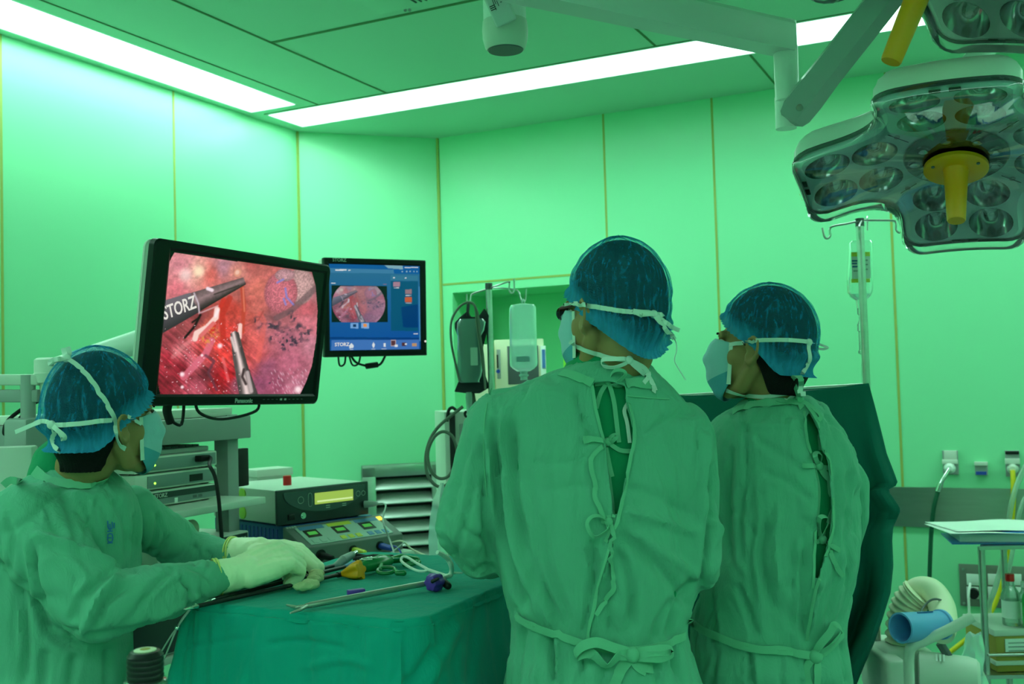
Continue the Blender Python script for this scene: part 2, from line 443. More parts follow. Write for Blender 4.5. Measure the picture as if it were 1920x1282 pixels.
def operation_view(w, h):
    """camera view of the operation: returns an (h, w, 3) linear picture"""
    Hm = np.linalg.inv(homog([(225, 128), (1275, 312), (1215, 1132), (137, 1132)], [(0, 0), (1, 0), (1, 1), (0, 1)]))
    u, v = np.meshgrid((np.arange(w) + .5) / w, (np.arange(h) + .5) / h)
    q = np.stack([u, v, np.ones_like(u)], -1) @ Hm.T; X, Y = q[..., 0] / q[..., 2], q[..., 1] / q[..., 2]
    S = [(300, 250, 222, 150, 160), (430, 280, 255, 225, 190), (510, 300, 225, 110, 95), (600, 260, 190, 150, 165), (690, 290, 215, 150, 130), (800, 230, 175, 85, 80), (860, 290, 200, 110, 100), (280, 380, 225, 125, 135),
         (330, 300, 250, 200, 190), (830, 400, 215, 120, 100), (830, 540, 205, 110, 95), (780, 600, 200, 90, 75), (680, 440, 185, 100, 90), (650, 550, 190, 55, 42), (700, 560, 200, 65, 50), (500, 660, 225, 110, 85), (350, 640, 150, 70, 72),
         (420, 590, 110, 45, 48), (240, 740, 150, 55, 65), (290, 820, 220, 125, 130), (200, 880, 165, 28, 48), (300, 950, 140, 15, 35), (180, 1060, 110, 10, 28), (400, 900, 210, 105, 118), (480, 840, 205, 65, 65), (560, 800, 238, 66, 58),
         (600, 850, 232, 56, 48), (620, 1000, 185, 10, 18), (560, 1040, 150, 10, 20), (430, 1080, 195, 88, 108), (480, 1000, 85, 25, 35), (800, 760, 235, 108, 98), (790, 860, 232, 96, 92), (900, 660, 188, 115, 122), (960, 720, 198, 116, 132),
         (1030, 740, 160, 100, 120), (1150, 640, 212, 125, 138), (1150, 560, 198, 98, 108), (1060, 900, 188, 108, 133), (900, 950, 150, 85, 115), (950, 1080, 155, 80, 110), (1100, 1080, 192, 128, 150), (1190, 800, 198, 138, 155),
         (700, 1050, 130, 70, 90), (860, 1060, 140, 75, 110), (940, 620, 125, 80, 85), (1000, 640, 175, 105, 112), (1210, 420, 175, 120, 125), (640, 680, 225, 60, 50), (730, 800, 170, 60, 55)]
    wx = X + 55 * (fbm(X / 90, Y / 90, 3) - .5); wy = Y + 55 * (fbm(X / 90, Y / 90, 9) - .5)
    num = np.zeros((h, w, 3)); den = np.zeros((h, w, 1))
    for x, y, r, g, b in S:
        k = (1 / (((wx - x) ** 2 + (wy - y) ** 2) + 900) ** 1.7)[..., None]; num += k * np.array([r, g, b]); den += k
    I = num / den
    I = I * .82 + np.array((205, 128, 135)) * .18; n = fbm(X / 26, Y / 26, 21); n2 = fbm(X / 9, Y / 9, 23, 3); I *= (0.70 + 0.40 * n + .20 * n2)[..., None]
    fib = fbm((X * .75 + Y * .66) / 110, (X * -.66 + Y * .75) / 9, 31); low = np.clip((Y - 560) / 200, 0, 1) * np.clip((900 - X) / 200, 0, 1)
    I *= (1 + low * (fib - .5) * 0.9)[..., None]
    def paint(m, c, soft=None):
        nonlocal I
        m = m[..., None] if m.ndim == 2 else m; I = I * (1 - m) + np.asarray(c, float) * m
    def stroke(pts, r, c, a=1.0):
        d, t = segd(X, Y, pts); rr = r if not callable(r) else r(t); paint(a * np.clip((rr - d) / 9 + .5, 0, 1), c)
    for pts, r, c, a in (([(330, 1010), (480, 850), (520, 760)], 24, (225, 120, 140), .8), ([(600, 480), (560, 560), (520, 700)], 16, (205, 40, 30), .7), ([(720, 380), (738, 520), (730, 700)], 14, (190, 70, 50), .8), ([(730, 400), (742, 560)], 5, (230, 140, 110), .8),
                         ([(640, 470), (590, 580), (600, 760)], 20, (190, 40, 30), .6), ([(250, 870), (330, 790), (460, 700)], 14, (230, 150, 150), .5), ([(600, 880), (640, 1040)], 10, (240, 130, 130), .6), ([(850, 580), (880, 640), (840, 900)], 18, (235, 110, 100), .5),
                         ([(745, 660), (840, 620), (870, 560)], 5, (150, 70, 65), .6), ([(480, 860), (540, 900), (500, 980), (560, 1100)], 9, (95, 60, 75), .7)):
        stroke(pts, r, c, a)
    # gauze ball
    for cx, cy, rx, ry, c in ((1110, 400, 105, 130, (196, 165, 160)), (985, 440, 118, 148, (205, 118, 130)), (1010, 320, 70, 45, (190, 150, 155))):
        d = np.hypot((X - cx) / rx, (Y - cy) / ry); g = fbm(X / 7, Y / 7, 41, 2); m = np.clip((1 - d) * 9, 0, 1)
        paint(m, np.asarray(c) * (0.72 + 0.62 * g[..., None]) * (1.06 - .25 * np.clip(d, 0, 1) ** 3)[..., None])
    for pts in ([(1015, 410), (1025, 470), (1075, 525)], [(1005, 480), (1020, 520)], [(960, 370), (1000, 350)]): stroke(pts, 6, (125, 140, 225), .85)
    stroke([(1230, 400), (1060, 560), (960, 610)], 20, (105, 85, 90), .65)
    # dark spots on the tissue
    sp = fbm(X / 24, Y / 24, 77, 3)
    for cx, cy, rr in ((1040, 740, 60), (940, 660, 45), (1020, 800, 40), (1075, 600, 35), (1160, 720, 40), (830, 640, 35), (920, 1045, 14), (985, 1020, 8), (1110, 670, 22), (1100, 780, 30), (940, 750, 28)):
        m = np.clip((sp - .46) * 9, 0, 1) * np.clip(1.5 - np.hypot(X - cx, Y - cy) / rr, 0, 1); paint(.8 * np.clip(m, 0, 1), (45, 45, 62))
    # yellow fat, white clips
    m = np.clip((fbm(X / 14, Y / 14, 55, 3) - .4) * 8, 0, 1) * np.clip(1.6 - np.hypot((X - 500) / 55, (Y - 720) / 55), 0, 1); paint(np.clip(m, 0, 1) * .9, (225, 170, 80))
    m = np.clip(1.4 - np.hypot(X - 425, Y - 280) / 34, 0, 1); paint(m * .9, (255, 250, 205)); m = np.clip(1.4 - np.hypot(X - 335, Y - 300) / 40, 0, 1); paint(m * .6, (255, 245, 235))
    stroke([(555, 545), (548, 600), (490, 665), (415, 705), (405, 745)], 19, (250, 225, 210)); stroke([(530, 640), (450, 720)], 14, (225, 120, 115)); stroke([(560, 550), (545, 590)], 10, (255, 250, 245))
    stroke([(715, 655), (712, 740)], 14, (250, 220, 205)); stroke([(693, 295), (690, 300)], 24, (225, 165, 135)); stroke([(690, 292), (688, 296)], 13, (240, 205, 180))
    # the gripping instrument from the left
    d = (np.array((735., 355.)) - np.array((190., 580.))); L_ = np.hypot(*d); d /= L_; nn = np.array((-d[1], d[0]))
    a = (X - 190) * d[0] + (Y - 580) * d[1]; b = (X - 190) * nn[0] + (Y - 580) * nn[1]
    hw = np.where(a < 225, 104 - a * .12, 74 - (a - 225) * .125); hw = np.clip(hw, 14, 200)
    sh = b / np.maximum(hw, 1); inside = np.clip((hw - np.abs(b)) / 4, 0, 1) * (a < L_ + 6)
    paint(inside * (a < 225), np.array((70, 70, 74)) * (1.25 - .55 * sh[..., None] - .5 * np.clip(-sh - .6, 0, 1)[..., None]))
    met = np.array((135, 118, 118)) * (1.1 - .45 * np.abs(sh + .15)[..., None] - .35 * np.clip(sh, 0, 1)[..., None]) * (0.85 + .3 * fbm(X / 16, Y / 16, 61)[..., None])
    paint(inside * (a >= 225), met); stroke([(395, 430), (425, 500), (432, 560)], 5, (205, 205, 212))
    stroke([(535, 440), (640, 405), (700, 385)], 4, (55, 45, 45)); stroke([(488, 400), (518, 412)], 12, (245, 240, 245)); stroke([(430, 570), (560, 520)], 4, (230, 215, 215), .8)
    stroke([(440, 580), (400, 660), (335, 735)], 8, (30, 18, 22)); stroke([(385, 630), (430, 600)], 6, (24, 16, 18))
    # the suction tip from below
    pol = inpoly(X, Y, [(648, 712), (680, 692), (706, 706), (770, 930), (845, 1132), (715, 1132), (668, 880)])
    tt = np.clip((X - (648 + (Y - 700) * .19)) / (60 + (Y - 700) * .16), 0, 1)
    paint(pol.astype(float), np.array((150, 146, 140)) * (0.35 + 1.1 * np.exp(-((tt - .32) / .2) ** 2) + .25 * fbm(X / 20, Y / 60, 66))[..., None]); stroke([(655, 740), (685, 830)], 9, (240, 235, 225), .8)
    stroke([(745, 960), (735, 1010), (760, 1060)], 9, (70, 60, 60)); stroke([(770, 980), (800, 1110)], 12, (225, 220, 215), .7)
    # wet glints
    r = np.random.default_rng(5)
    for i in range(190):
        x = r.uniform(150, 720); y = r.uniform(640, 1125)
        if r.random() > .35 + .65 * (y - 640) / 480: continue
        paint(.9 * np.clip(1.6 - np.hypot((X - x) / r.uniform(1.5, 4), (Y - y) / r.uniform(1.5, 3.6)), 0, 1), (255, 225, 228))
    for i in range(70):
        x = r.uniform(930, 1200); y = r.uniform(960, 1125); k = r.uniform(2, 4)
        paint(.55 * np.clip(1.5 - np.hypot((X - x - (Y - y) * .5) / k, (Y - y) / (k * 3)), 0, 1), (245, 215, 228))
    for x, y, k in ((318, 990, 16), (320, 1080, 11), (578, 795, 16), (1115, 1100, 22), (455, 860, 9)): paint(np.clip(1.5 - np.hypot(X - x, Y - y) / k, 0, 1), (255, 240, 240))
    I *= np.array((1.0, .93, .95))
    # round field of view
    edge = inpoly(X, Y, [(255, 148), (214, 222), (190, 500), (147, 1040), (168, 1135), (1128, 1135), (1170, 1040), (1203, 940), (1228, 760), (1232, 560), (1216, 400), (1188, 303)])
    I = np.where(edge[..., None], I, (2, 8, 6))
    return lin(np.clip(I, 0, 255))
OPVIEW = operation_view(300, 214)
def sample(img, w, h):
    H_, W_ = img.shape[:2]; yi = (np.arange(h) + .5) / h * H_; xi = (np.arange(w) + .5) / w * W_
    return img[yi.astype(int)][:, xi.astype(int)]
def control_view(w=260, h=214):
    """the touch screen: blue panels, the small camera view and rows of icons"""
    Hm = np.linalg.inv(homog([(155, 130), (1107, 165), (1108, 1025), (163, 1045)], [(0, 0), (1, 0), (1, 1), (0, 1)]))
    u, v = np.meshgrid((np.arange(w) + .5) / w, (np.arange(h) + .5) / h)
    q = np.stack([u, v, np.ones_like(u)], -1) @ Hm.T; X, Y = q[..., 0] / q[..., 2], q[..., 1] / q[..., 2]
    t = np.clip((Y - 240) / 650, 0, 1)[..., None]; I = np.array((42, 110, 150)) * (1 - t) + np.array((14, 84, 160)) * t
    def quad(p, c):
        nonlocal I
        I = np.where(inpoly(X, Y, p)[..., None], np.asarray(c, float), I)
    def rect(x0, y0, x1, y1, c, s=.03): quad([(x0, y0), (x1, y0 + (x1 - x0) * s), (x1, y1 + (x1 - x0) * s), (x0, y1)], c)
    quad([(155, 130), (1107, 165), (1108, 250), (158, 222)], (12, 92, 160)); quad([(740, 152), (930, 160), (935, 200), (780, 185)], (130, 175, 190)); quad([(160, 178), (838, 200), (840, 240), (163, 226)], (62, 128, 168))
    rect(805, 258, 1085, 310, (52, 120, 152)); rect(805, 320, 1085, 835, (6, 86, 122), .01); quad([(910, 590), (1085, 560), (1085, 800), (930, 800)], (0, 60, 118)); quad([(162, 900), (1107, 905), (1107, 930), (163, 925)], (6, 62, 128))
    quad([(180, 935), (1090, 925), (1090, 1020), (180, 1040)], (66, 118, 190)); quad([(1095, 380), (1108, 380), (1108, 940), (1095, 940)], (70, 140, 190))
    m = sample(OPVIEW, 300, 214); Hv = homog([(183, 360), (768, 372), (770, 744), (183, 745)], [(0, 0), (1, 0), (1, 1), (0, 1)])
    q = np.stack([X, Y, np.ones_like(X)], -1) @ Hv.T; a, b = q[..., 0] / q[..., 2], q[..., 1] / q[..., 2]; k = (a > 0) & (a < 1) & (b > 0) & (b < 1)
    aa = a * 1.02 - .01; pic = OPVIEW[np.clip((b * 213), 0, 213).astype(int), np.clip(aa * 299, 0, 299).astype(int)]
    pic = 255 * np.where(pic <= .0031308, pic * 12.92, 1.055 * np.clip(pic, 1e-9, 1) ** (1 / 2.4) - .055); pic = pic * .62 + np.array((45, 48, 62)); circ = np.hypot((a - .485) / .475, (b - .5) / .66) < 1
    pic = np.where(circ[..., None], pic, (6, 30, 28)); I = np.where(k[..., None], pic, I)
    rect(384, 754, 466, 810, (120, 170, 225)); rect(408, 768, 442, 795, (10, 50, 100)); rect(495, 754, 576, 810, (130, 175, 225)); rect(516, 764, 554, 796, (235, 150, 80))
    for x0, y0, x1, y1, c in ((832, 330, 900, 378, (170, 130, 150)), (955, 408, 1022, 455, (150, 120, 130)), (950, 488, 1022, 540, (200, 95, 60)), (800, 930, 855, 995, (190, 170, 175)), (806, 938, 846, 985, (90, 50, 60)), (915, 955, 955, 992, (80, 50, 60)), (1020, 962, 1066, 995, (190, 150, 110))): rect(x0, y0, x1, y1, c, -.02)
    W_ = (225, 232, 236)
    for x0, y0, x1, y1 in ((838, 388, 892, 394), (957, 466, 1016, 472), (960, 546, 1016, 552), (180, 333, 228, 342), (950, 176, 1090, 184), (225, 192, 345, 206), (362, 198, 386, 208), (830, 280, 848, 292), (952, 284, 970, 295), (1035, 860, 1082, 868), (600, 1022, 640, 1027), (705, 1020, 755, 1025), (372, 1026, 410, 1031), (725, 962, 746, 1002), (610, 970, 634, 985), (840, 978, 872, 1003), (945, 965, 966, 980)): rect(x0, y0, x1, y1, W_, 0)
    quad([(390, 962), (412, 985), (412, 1016), (370, 1018), (370, 985)], W_); quad([(621, 950), (636, 985), (626, 1012), (616, 1012), (606, 985)], W_); quad([(725, 348), (764, 350), (764, 355), (725, 353)], (180, 120, 130))
    for x in (920, 965, 1000, 1040, 1072): rect(x, 215, x + 12, 228, (150, 190, 205), 0)
    return lin(np.clip(I, 0, 255))
def picture_mat(name, s=1.0):
    m, t, b = nt(name); N, L = t.nodes, t.links
    at = N.new('ShaderNodeVertexColor'); at.layer_name = 'picture'
    b.inputs['Base Color'].default_value = (0.004, 0.004, 0.004, 1); b.inputs['Roughness'].default_value = 0.25; b.inputs['Specular IOR Level'].default_value = 0.25
    L.new(at.outputs[0], b.inputs['Emission Color']); b.inputs['Emission Strength'].default_value = s; return m
def picture(img, tl, tr, bl, name, m, parent, label=None):
    h, w = img.shape[:2]; tl, tr, bl = np.array(tl), np.array(tr), np.array(bl)
    u, v = np.meshgrid(np.linspace(0, 1, w), np.linspace(0, 1, h)); co = tl + u[..., None] * (tr - tl) + v[..., None] * (bl - tl)
    i = np.arange(h * w).reshape(h, w); f = np.stack([i[1:, :-1], i[1:, 1:], i[:-1, 1:], i[:-1, :-1]], -1).reshape(-1, 4)
    me = bpy.data.meshes.new(name); me.from_pydata(co.reshape(-1, 3).tolist(), [], f.tolist())
    at = me.color_attributes.new('picture', 'FLOAT_COLOR', 'POINT'); c = np.ones((h * w, 4), np.float32); c[:, :3] = img.reshape(-1, 3); at.data.foreach_set('color', c.ravel())
    me.materials.append(m); return link(me, name, parent, False, label=label)

M['lit_text'] = emitter('lit white lettering', (0.80, 0.78, 0.70), 1.0)
M['print'] = mat('pale printed lettering', (0.50, 0.56, 0.52), 0.6, var=0.05)
M['bezel'] = mat('black satin monitor plastic', (0.006, 0.008, 0.009), 0.35, var=0.1, spec=0.2)

def monitor(name, corners, deps, label, scr, img, hdepth, rad, m_scr, bev=0.006):
    TL, TR, BR, BL = [P(x, y, d) for (x, y), d in zip(corners, deps)]
    c = (TL + TR + BR + BL) / 4; X = ((TR - TL) + (BR - BL)).normalized(); Z = ((TL - BL) + (TR - BR)).normalized()
    R = frame(X, z=Z); N = -R.col[1]           # N: towards the viewer of the screen
    loc = [R.transposed() @ (q - c) for q in (TL, TR, BR, BL)]
    w = (loc[1].x - loc[0].x + loc[2].x - loc[3].x) / 2; h = (loc[0].z - loc[3].z + loc[1].z - loc[2].z) / 2
    t = thing(name, c, label, 'monitor')
    q = [PPL(x, y, c, N) for x, y in scr]; sl = [R.transposed() @ (k - c) for k in q]
    x0, x1 = (sl[0].x + sl[3].x) / 2, (sl[1].x + sl[2].x) / 2; z1, z0 = (sl[0].z + sl[1].z) / 2, (sl[2].z + sl[3].z) / 2
    A = lambda x, z, o=0.0: c + R @ V((x, 0, z)) + N * o
    # bezel: rounded outline with the screen opening
    mb = MB(); n = 8; out = []
    for cx, cz, a0 in ((w / 2 - rad, h / 2 - rad, 0), (-w / 2 + rad, h / 2 - rad, 90), (-w / 2 + rad, -h / 2 + rad, 180), (w / 2 - rad, -h / 2 + rad, 270)):
        for i in range(n + 1): a = math.radians(a0 + 90 * i / n); out.append((cx + rad * math.cos(a), cz + rad * math.sin(a)))
    inn = []
    for cx, cz in ((x1, z1), (x0, z1), (x0, z0), (x1, z0)): inn += [(cx, cz)] * (n + 1)
    sh = lambda p, k: (p[0] * (1 - k / (w / 2)), p[1] * (1 - k / (h / 2)))
    mb.rings([[A(*p, -0.022) for p in out], [A(*p, -0.004) for p in out], [A(*sh(p, .004), 0.0) for p in out], [A(p[0] + (0.006 if p[0] > 0 else -.006), p[1] + (.006 if p[1] > 0 else -.006), 0.0) for p in inn], [A(*p, -0.004) for p in inn], [A(*p, -0.022) for p in inn]], False, False)
    mb.build('bezel', M['bezel'], t, ang=30)
    mb = MB(); mb.box(A(0, 0, -0.022 - hdepth / 2), (w * .992, hdepth, h * .988), R, min(0.02, rad + .004), 3)
    mb.box(A(0, 0, -0.022 - hdepth - .015), (w * .5, .03, h * .5), R, 0.008); mb.build('housing', M['offwhite'], t)
    picture(img, A(x0, z1, -.005), A(x1, z1, -.005), A(x0, z0, -.005), 'screen', m_scr, t)
    return t, c, R, N, A, (x0, x1, z0, z1, w, h)

M['scr1'] = picture_mat('operation screen', 1.0); M['scr2'] = picture_mat('control screen', 0.85)
t, c, R, N, A, (x0, x1, z0, z1, w, h) = monitor('monitor', [(288, 444), (617, 497), (602, 757), (266, 762)], (2.44, 2.98, 3.0, 2.46),
    'large black monitor showing a red close-up of the operation', [(321.4, 465), (608, 515), (591.8, 739), (297.4, 739)], OPVIEW, 0.035, 0.018, M['scr1'])
R2 = Matrix((R.col[0], R.col[2], N)).transposed()
text_mesh('Panasonic', 0.016, A((x0 + x1) / 2 + 0.005, z0 - 0.022, 0.0008), R2, 'logo', M['print'], t, align='CENTER', bold=0.0004)
for i in range(10):
    mb = MB(); mb.box(A(x1 - 0.20 + i * 0.0165, z0 - 0.014, 0.001), (0.007, 0.002, 0.0015 if i not in (4, 5) else .005), R); mb.build('button', M['print'] if i in (4, 5) else M['dgrey'], t, False)
pa, pb = PPL(310, 598, c, N), PPL(373, 574, c, N); xa = (pb - pa).normalized(); Rt = Matrix((xa, N.cross(xa), N)).transposed()
text_mesh('STORZ', 0.046, PPL(309, 600, c, N) - N * 0.003, Rt, 'screen_lettering', M['lit_text'], t, sx=0.72, bold=0.0006)
# cables under the large monitor
mb = MB(); mb.tube([A(-.12, -h / 2 + .02, -.03), A(-.11, -h / 2 - .02, -.02), A(-0.02, -h / 2 - .04, -.03), A(.1, -h / 2 - .02, -.03), A(.11, -h / 2 + .02, -.04)], 0.004, 8, 6); mb.build('cable', M['rubber'], t)
mb = MB(); mb.tube([A(-.2, -h / 2 + .01, -.03), A(-.205, -h / 2 - .015, -.03), A(-.19, -h / 2 - .045, -.03)], 0.011, 10, 4); mb.tube([A(-.19, -h / 2 - .04, -.03), A(-.155, -h / 2 - .05, -.03), A(-.145, -h / 2 + .01, -.04)], 0.004, 8, 5); mb.build('plug', M['rubber'], t)
MON1 = (c, R, N, A, w, h)
t, c, R, N, A, (x0, x1, z0, z1, w, h) = monitor('monitor', [(607, 481), (799, 489), (801, 665), (609, 671)], (3.82, 4.02, 4.02, 3.82),
    'smaller square monitor with a blue control screen, behind the large one', [(617.8, 493.3), (788.6, 499.6), (788.8, 654), (619.2, 657.5)], control_view(), 0.05, 0.004, M['scr2'])
R2 = Matrix((R.col[0], R.col[2], N)).transposed()
text_mesh('STORZ', 0.017, A(x0 + 0.012, z1 + 0.009, 0.0008), R2, 'logo', M['print'], t, bold=0.0003)
text_mesh('STORZ', 0.018, A(x0 + 0.018, z0 + 0.016, -0.003), R2, 'screen_lettering', M['lit_text'], t, bold=0.0002)
mb = MB(); mb.cyl(A(x1 + .018, z0 + .03, -.002), A(x1 + .018, z0 + .03, .001), .004); mb.build('power_light', M['lit_text'], t)
mb = MB()
mb.tube([A(-.14, -h / 2 + .02, -.04), A(-.135, -h / 2 - .03, -.04), A(-.115, -h / 2 - .025, -.04), A(-.11, -h / 2 + .02, -.04)], .0035, 8, 6)
mb.tube([A(-.10, -h / 2 + .02, -.04), A(-.085, -h / 2 - .03, -.04), A(-.06, -h / 2 - .025, -.04), A(-.05, -h / 2 + .02, -.04)], .0035, 8, 6)
mb.tube([A(-.095, -h / 2 + .02, -.045), A(-.07, -h / 2 - .02, -.045), A(-.02, -h / 2 - .036, -.045), A(.03, -h / 2 - .03, -.045), A(.058, -h / 2 + .02, -.045)], .0045, 8, 6)
mb.tube([A(-.028, -h / 2 - .037, -.045), A(.018, -h / 2 - .032, -.045)], .011, 10); mb.build('cable', M['rubber'], t)
MON2 = (c, R, N, A, w, h)

# ------------------------------------------------------------------ equipment tower with the monitor arm
CU = -2.2
M['cartgrey'] = mat('cart grey enamel', (0.30, 0.32, 0.32), 0.4, var=0.04)
M['led'] = emitter('green indicator lamp', (0.35, 1.0, 0.08), 2.5)
cart = thing('equipment_cart', W(-2.4, 2.2, 0), 'tall grey equipment cart with shelves of stacked devices beside the nurse', 'equipment cart')
def uvbox(u0, u1, v0, v1, z0, z1, name, m, parent, bev=0.003, **k):
    b = MB(); b.box(W((u0 + u1) / 2, (v0 + v1) / 2, (z0 + z1) / 2), (abs(u1 - u0), abs(v1 - v0), z1 - z0), ROOM, bev); return b.build(name, m, parent, **k)
for v in (1.845, 2.575):
    uvbox(-2.29, -2.235, v - .025, v + .025, 0.1, 1.355 if v < 2 else 1.43, 'post', M['cartgrey'], cart)
    uvbox(-2.62, -2.57, v - .025, v + .025, 0.1, 1.36, 'post', M['cartgrey'], cart)
    uvbox(-2.75, -2.12, v - .04, v + .04, 0.075, 0.13, 'foot', M['cartgrey'], cart)
    for u in (-2.7, -2.17):
        mb = MB(); mb.cyl(W(u, v - .014, .04), W(u, v + .014, .04), .04); mb.build('wheel', M['rubber'], cart)
uvbox(-2.64, -2.2, 1.97, 2.62, 1.355, 1.425, 'top_rail', M['cartgrey'], cart)
uvbox(-2.62, -2.24, 1.99, 2.58, 1.426, 1.452, 'top_shelf', M['offwhite'], cart)
uvbox(-2.66, -2.08, 1.80, 2.54, 1.160, 1.180, 'shelf', M['offwhite'], cart, label='pale middle shelf carrying three stacked devices')
uvbox(-2.62, -2.19, 1.83, 2.56, 0.925, 0.945, 'shelf', M['offwhite'], cart)
uvbox(-2.62, -2.19, 1.83, 2.56, 0.740, 0.760, 'shelf', M['offwhite'], cart)
uvbox(-2.27, -2.245, 2.601, 2.66, 1.20, 1.32, 'cable_holder', M['rubber'], cart)
M['devface'] = mat('grey-green device front', (0.20, 0.26, 0.26), 0.4, var=0.04)
M['devdark'] = mat('dark device front', (0.022, 0.032, 0.036), 0.35, var=0.08)
RD = Matrix((_LD, UP, _ND)).transposed()        # text frame for fronts that face across the room
def device(name, v0, v1, z0, z1, label, face, u=CU, deep=0.31, cat='medical device'):
    t = thing(name, W(u - deep / 2, (v0 + v1) / 2, z0), label, cat, 'stacked imaging units on the equipment cart')
    uvbox(u - deep, u, v0, v1, z0 + .004, z1, 'housing', M['offwhite'], t, 0.004)
    for v in (v0 + .03, v1 - .03):
        for uu in (u - .03, u - deep + .03): uvbox(uu - .012, uu + .012, v - .012, v + .012, z0, z0 + .006, 'foot', M['rubber'], t, 0)
    uvbox(u - .001, u + .003, v0 + .045, v1 - .008, z0 + .009, z1 - .005, 'front_panel', M[face], t, 0.001)
    for k in range(6): uvbox(u - .20, u - .10, v0 - .0008, v0 + .001, z0 + .010 + k * .006, z0 + .012 + k * .006, 'vent_slot', M['grey'], t, 0)
    return t
Hd = 0.0485
zs = [1.1805 + i * Hd for i in range(4)]
labs = ['lowest of the three stacked imaging units, with a dark band and white lettering', 'middle imaging unit of the stack of three, with a small black display', 'top imaging unit of the stack of three, with a black plug in its front']
DEV = []
for i in range(3): DEV.append(device('imaging_unit', 2.135, 2.462, zs[i], zs[i + 1] - .0005, labs[i], 'devface'))
d0, d1, d2 = DEV
uvbox(CU + .0028, CU + .0045, 2.185, 2.45, zs[0] + .026, zs[0] + .043, 'dark_band', M['devdark'], d0, 0)
text_mesh('STORZ', 0.016, W(CU + .0055, 2.20, zs[0] + .029), RD, 'logo', M['print'], d0, bold=0.0003)
for v in (2.355, 2.378): uvbox(CU + .0028, CU + .004, v, v + .014, zs[0] + .014, zs[0] + .022, 'socket', M['dgrey'], d0, 0)
uvbox(CU + .0028, CU + .004, 2.28, 2.292, zs[0] + .008, zs[0] + .022, 'sticker', M['white'], d0, 0)
uvbox(CU + .0028, CU + .0045, 2.342, 2.395, zs[1] + .014, zs[1] + .034, 'display', M['black'], d1, 0)
for dv, z in ((d0, zs[0] + .014), (d1, zs[1] + .022), (d2, zs[2] + .024)):
    mb = MB(); mb.ball(W(CU + .004, 2.205, z), .0032, 8); mb.build('indicator_lamp', M['led'], dv)
mb = MB(); mb.box(W(CU + .012, 2.385, zs[2] + .030), (.03, .04, .018), ROOM, .003); pl0 = W(CU + .027, 2.39, zs[2] + .03)
cb = [W(CU + .01, 2.385, zs[2] + .03), W(CU + .03, 2.40, zs[2] + .031), P(393, 872, 2.98), P(403, 893, 2.96), P(410, 935, 2.95), P(414, 985, 2.94), P(417, 1030, 2.94), P(418, 1090, 2.94)]
mb.tube(cb, 0.0055, 10, 5); o = mb.build('power_cord', M['rubber'], d2, label='black cord plugged into the front and hanging down')
t = thing('keyboard', W(CU - .14, 2.31, zs[3]), 'flat grey keyboard lying on top of the device stack', 'keyboard')
uvbox(CU - .24, CU - .03, 2.15, 2.46, zs[3], zs[3] + .014, 'case', M['grey'], t, .003)
for i in range(5):
    for j in range(10): uvbox(CU - .23 + i * .036, CU - .20 + i * .036, 2.16 + j * .029, 2.186 + j * .029, zs[3] + .0135, zs[3] + .02, 'key', M['dgrey'], t, .001)
t = device('light_source', 2.215, 2.60, 0.945, 1.066, 'black-fronted device with white lettering on the lower cart shelf', 'devdark'); t.pop('group')
text_mesh('STORZ', 0.026, W(CU + .0045, 2.30, 1.030), RD, 'logo', M['print'], t, bold=0.0004)
for k in range(3): uvbox(CU + .0028, CU + .004, 2.545 + k * .014, 2.555 + k * .014, 1.046, 1.051, 'lettering', M['print'], t, 0)
uvbox(CU + .0025, CU + .004, 2.43, 2.433, .955, 1.06, 'panel_gap', M['grey'], t, 0)
t = thing('paper_roll', W(CU - .1, 2.3, 1.066), 'cream paper roll lying on the black-fronted device', 'paper roll')
mb = MB(); mb.cyl(W(CU - .08, 2.20, 1.092), W(CU - .08, 2.44, 1.092), .026, n=28); mb.build('roll', M['cream'], t)
mb = MB(); mb.cyl(W(CU - .08, 2.195, 1.092), W(CU - .08, 2.445, 1.092), .010); mb.build('core', M['grey'], t)
t = device('insufflator', 1.93, 2.34, 0.760, 0.885, 'black-fronted device low on the cart below the nurse\'s sleeve', 'devdark'); t.pop('group')
text_mesh('STORZ', 0.026, W(CU + .0045, 2.02, .846), RD, 'logo', M['print'], t, bold=0.0004)
mb = MB(); mb.ball(W(CU + .004, 2.06, .806), .004, 8); mb.build('indicator_lamp', M['led'], t)

# jointed arm that carries the two monitors
arm = thing('monitor_mount', W(-2.45, 1.95, 1.452), 'pale jointed monitor arm of two parallel bars behind the nurse\'s cap', 'monitor arm')
d = 2.66
mb = MB(); mb.box((P(-60, 712, d) + P(78, 712, d)) / 2, ((P(-60, 712, d) - P(78, 712, d)).length, .05, .028), frame(P(78, 712, d) - P(-60, 712, d), z=UP), .004); mb.build('bar', M['offwhite'], arm)
mb = MB(); mb.box((P(-60, 742, d) + P(78, 742, d)) / 2, ((P(-60, 742, d) - P(78, 742, d)).length, .05, .032), frame(P(78, 742, d) - P(-60, 742, d), z=UP), .004); mb.build('bar', M['grey'], arm)
mb = MB(); cc = P(98, 700, d + .01)
mb.lathe(cc - UP * .085, UP, [(0, .03), (.06, .03), (.062, .04), (.085, .045), (.087, .043), (.12, .043), (.125, .036)], 28); mb.build('joint', M['offwhite'], arm)
mb = MB(); bq = W(-2.262, 1.845, 1.405); mb.box(bq, (.085, .085, .09), ROOM, .012); mb.build('bracket', M['grey'], arm); mb = MB(); mb.cyl(bq + UP * .04, V((bq.x, bq.y, P(98, 702, d).z)), .018); mb.build('column', M['grey'], arm)
c1, R1, N1, A1, w1, h1 = MON1
mb = MB(); mb.limb([(P(105, 690, d + .03), .028), (A1(0, 0.02, -.12), .034)], 14); mb.limb([(A1(0, .02, -.12), .034), (A1(0, 0, -.075), .03)], 14); mb.build('link_arm', M['white'], arm)
c2, R2_, N2, A2, w2, h2 = MON2
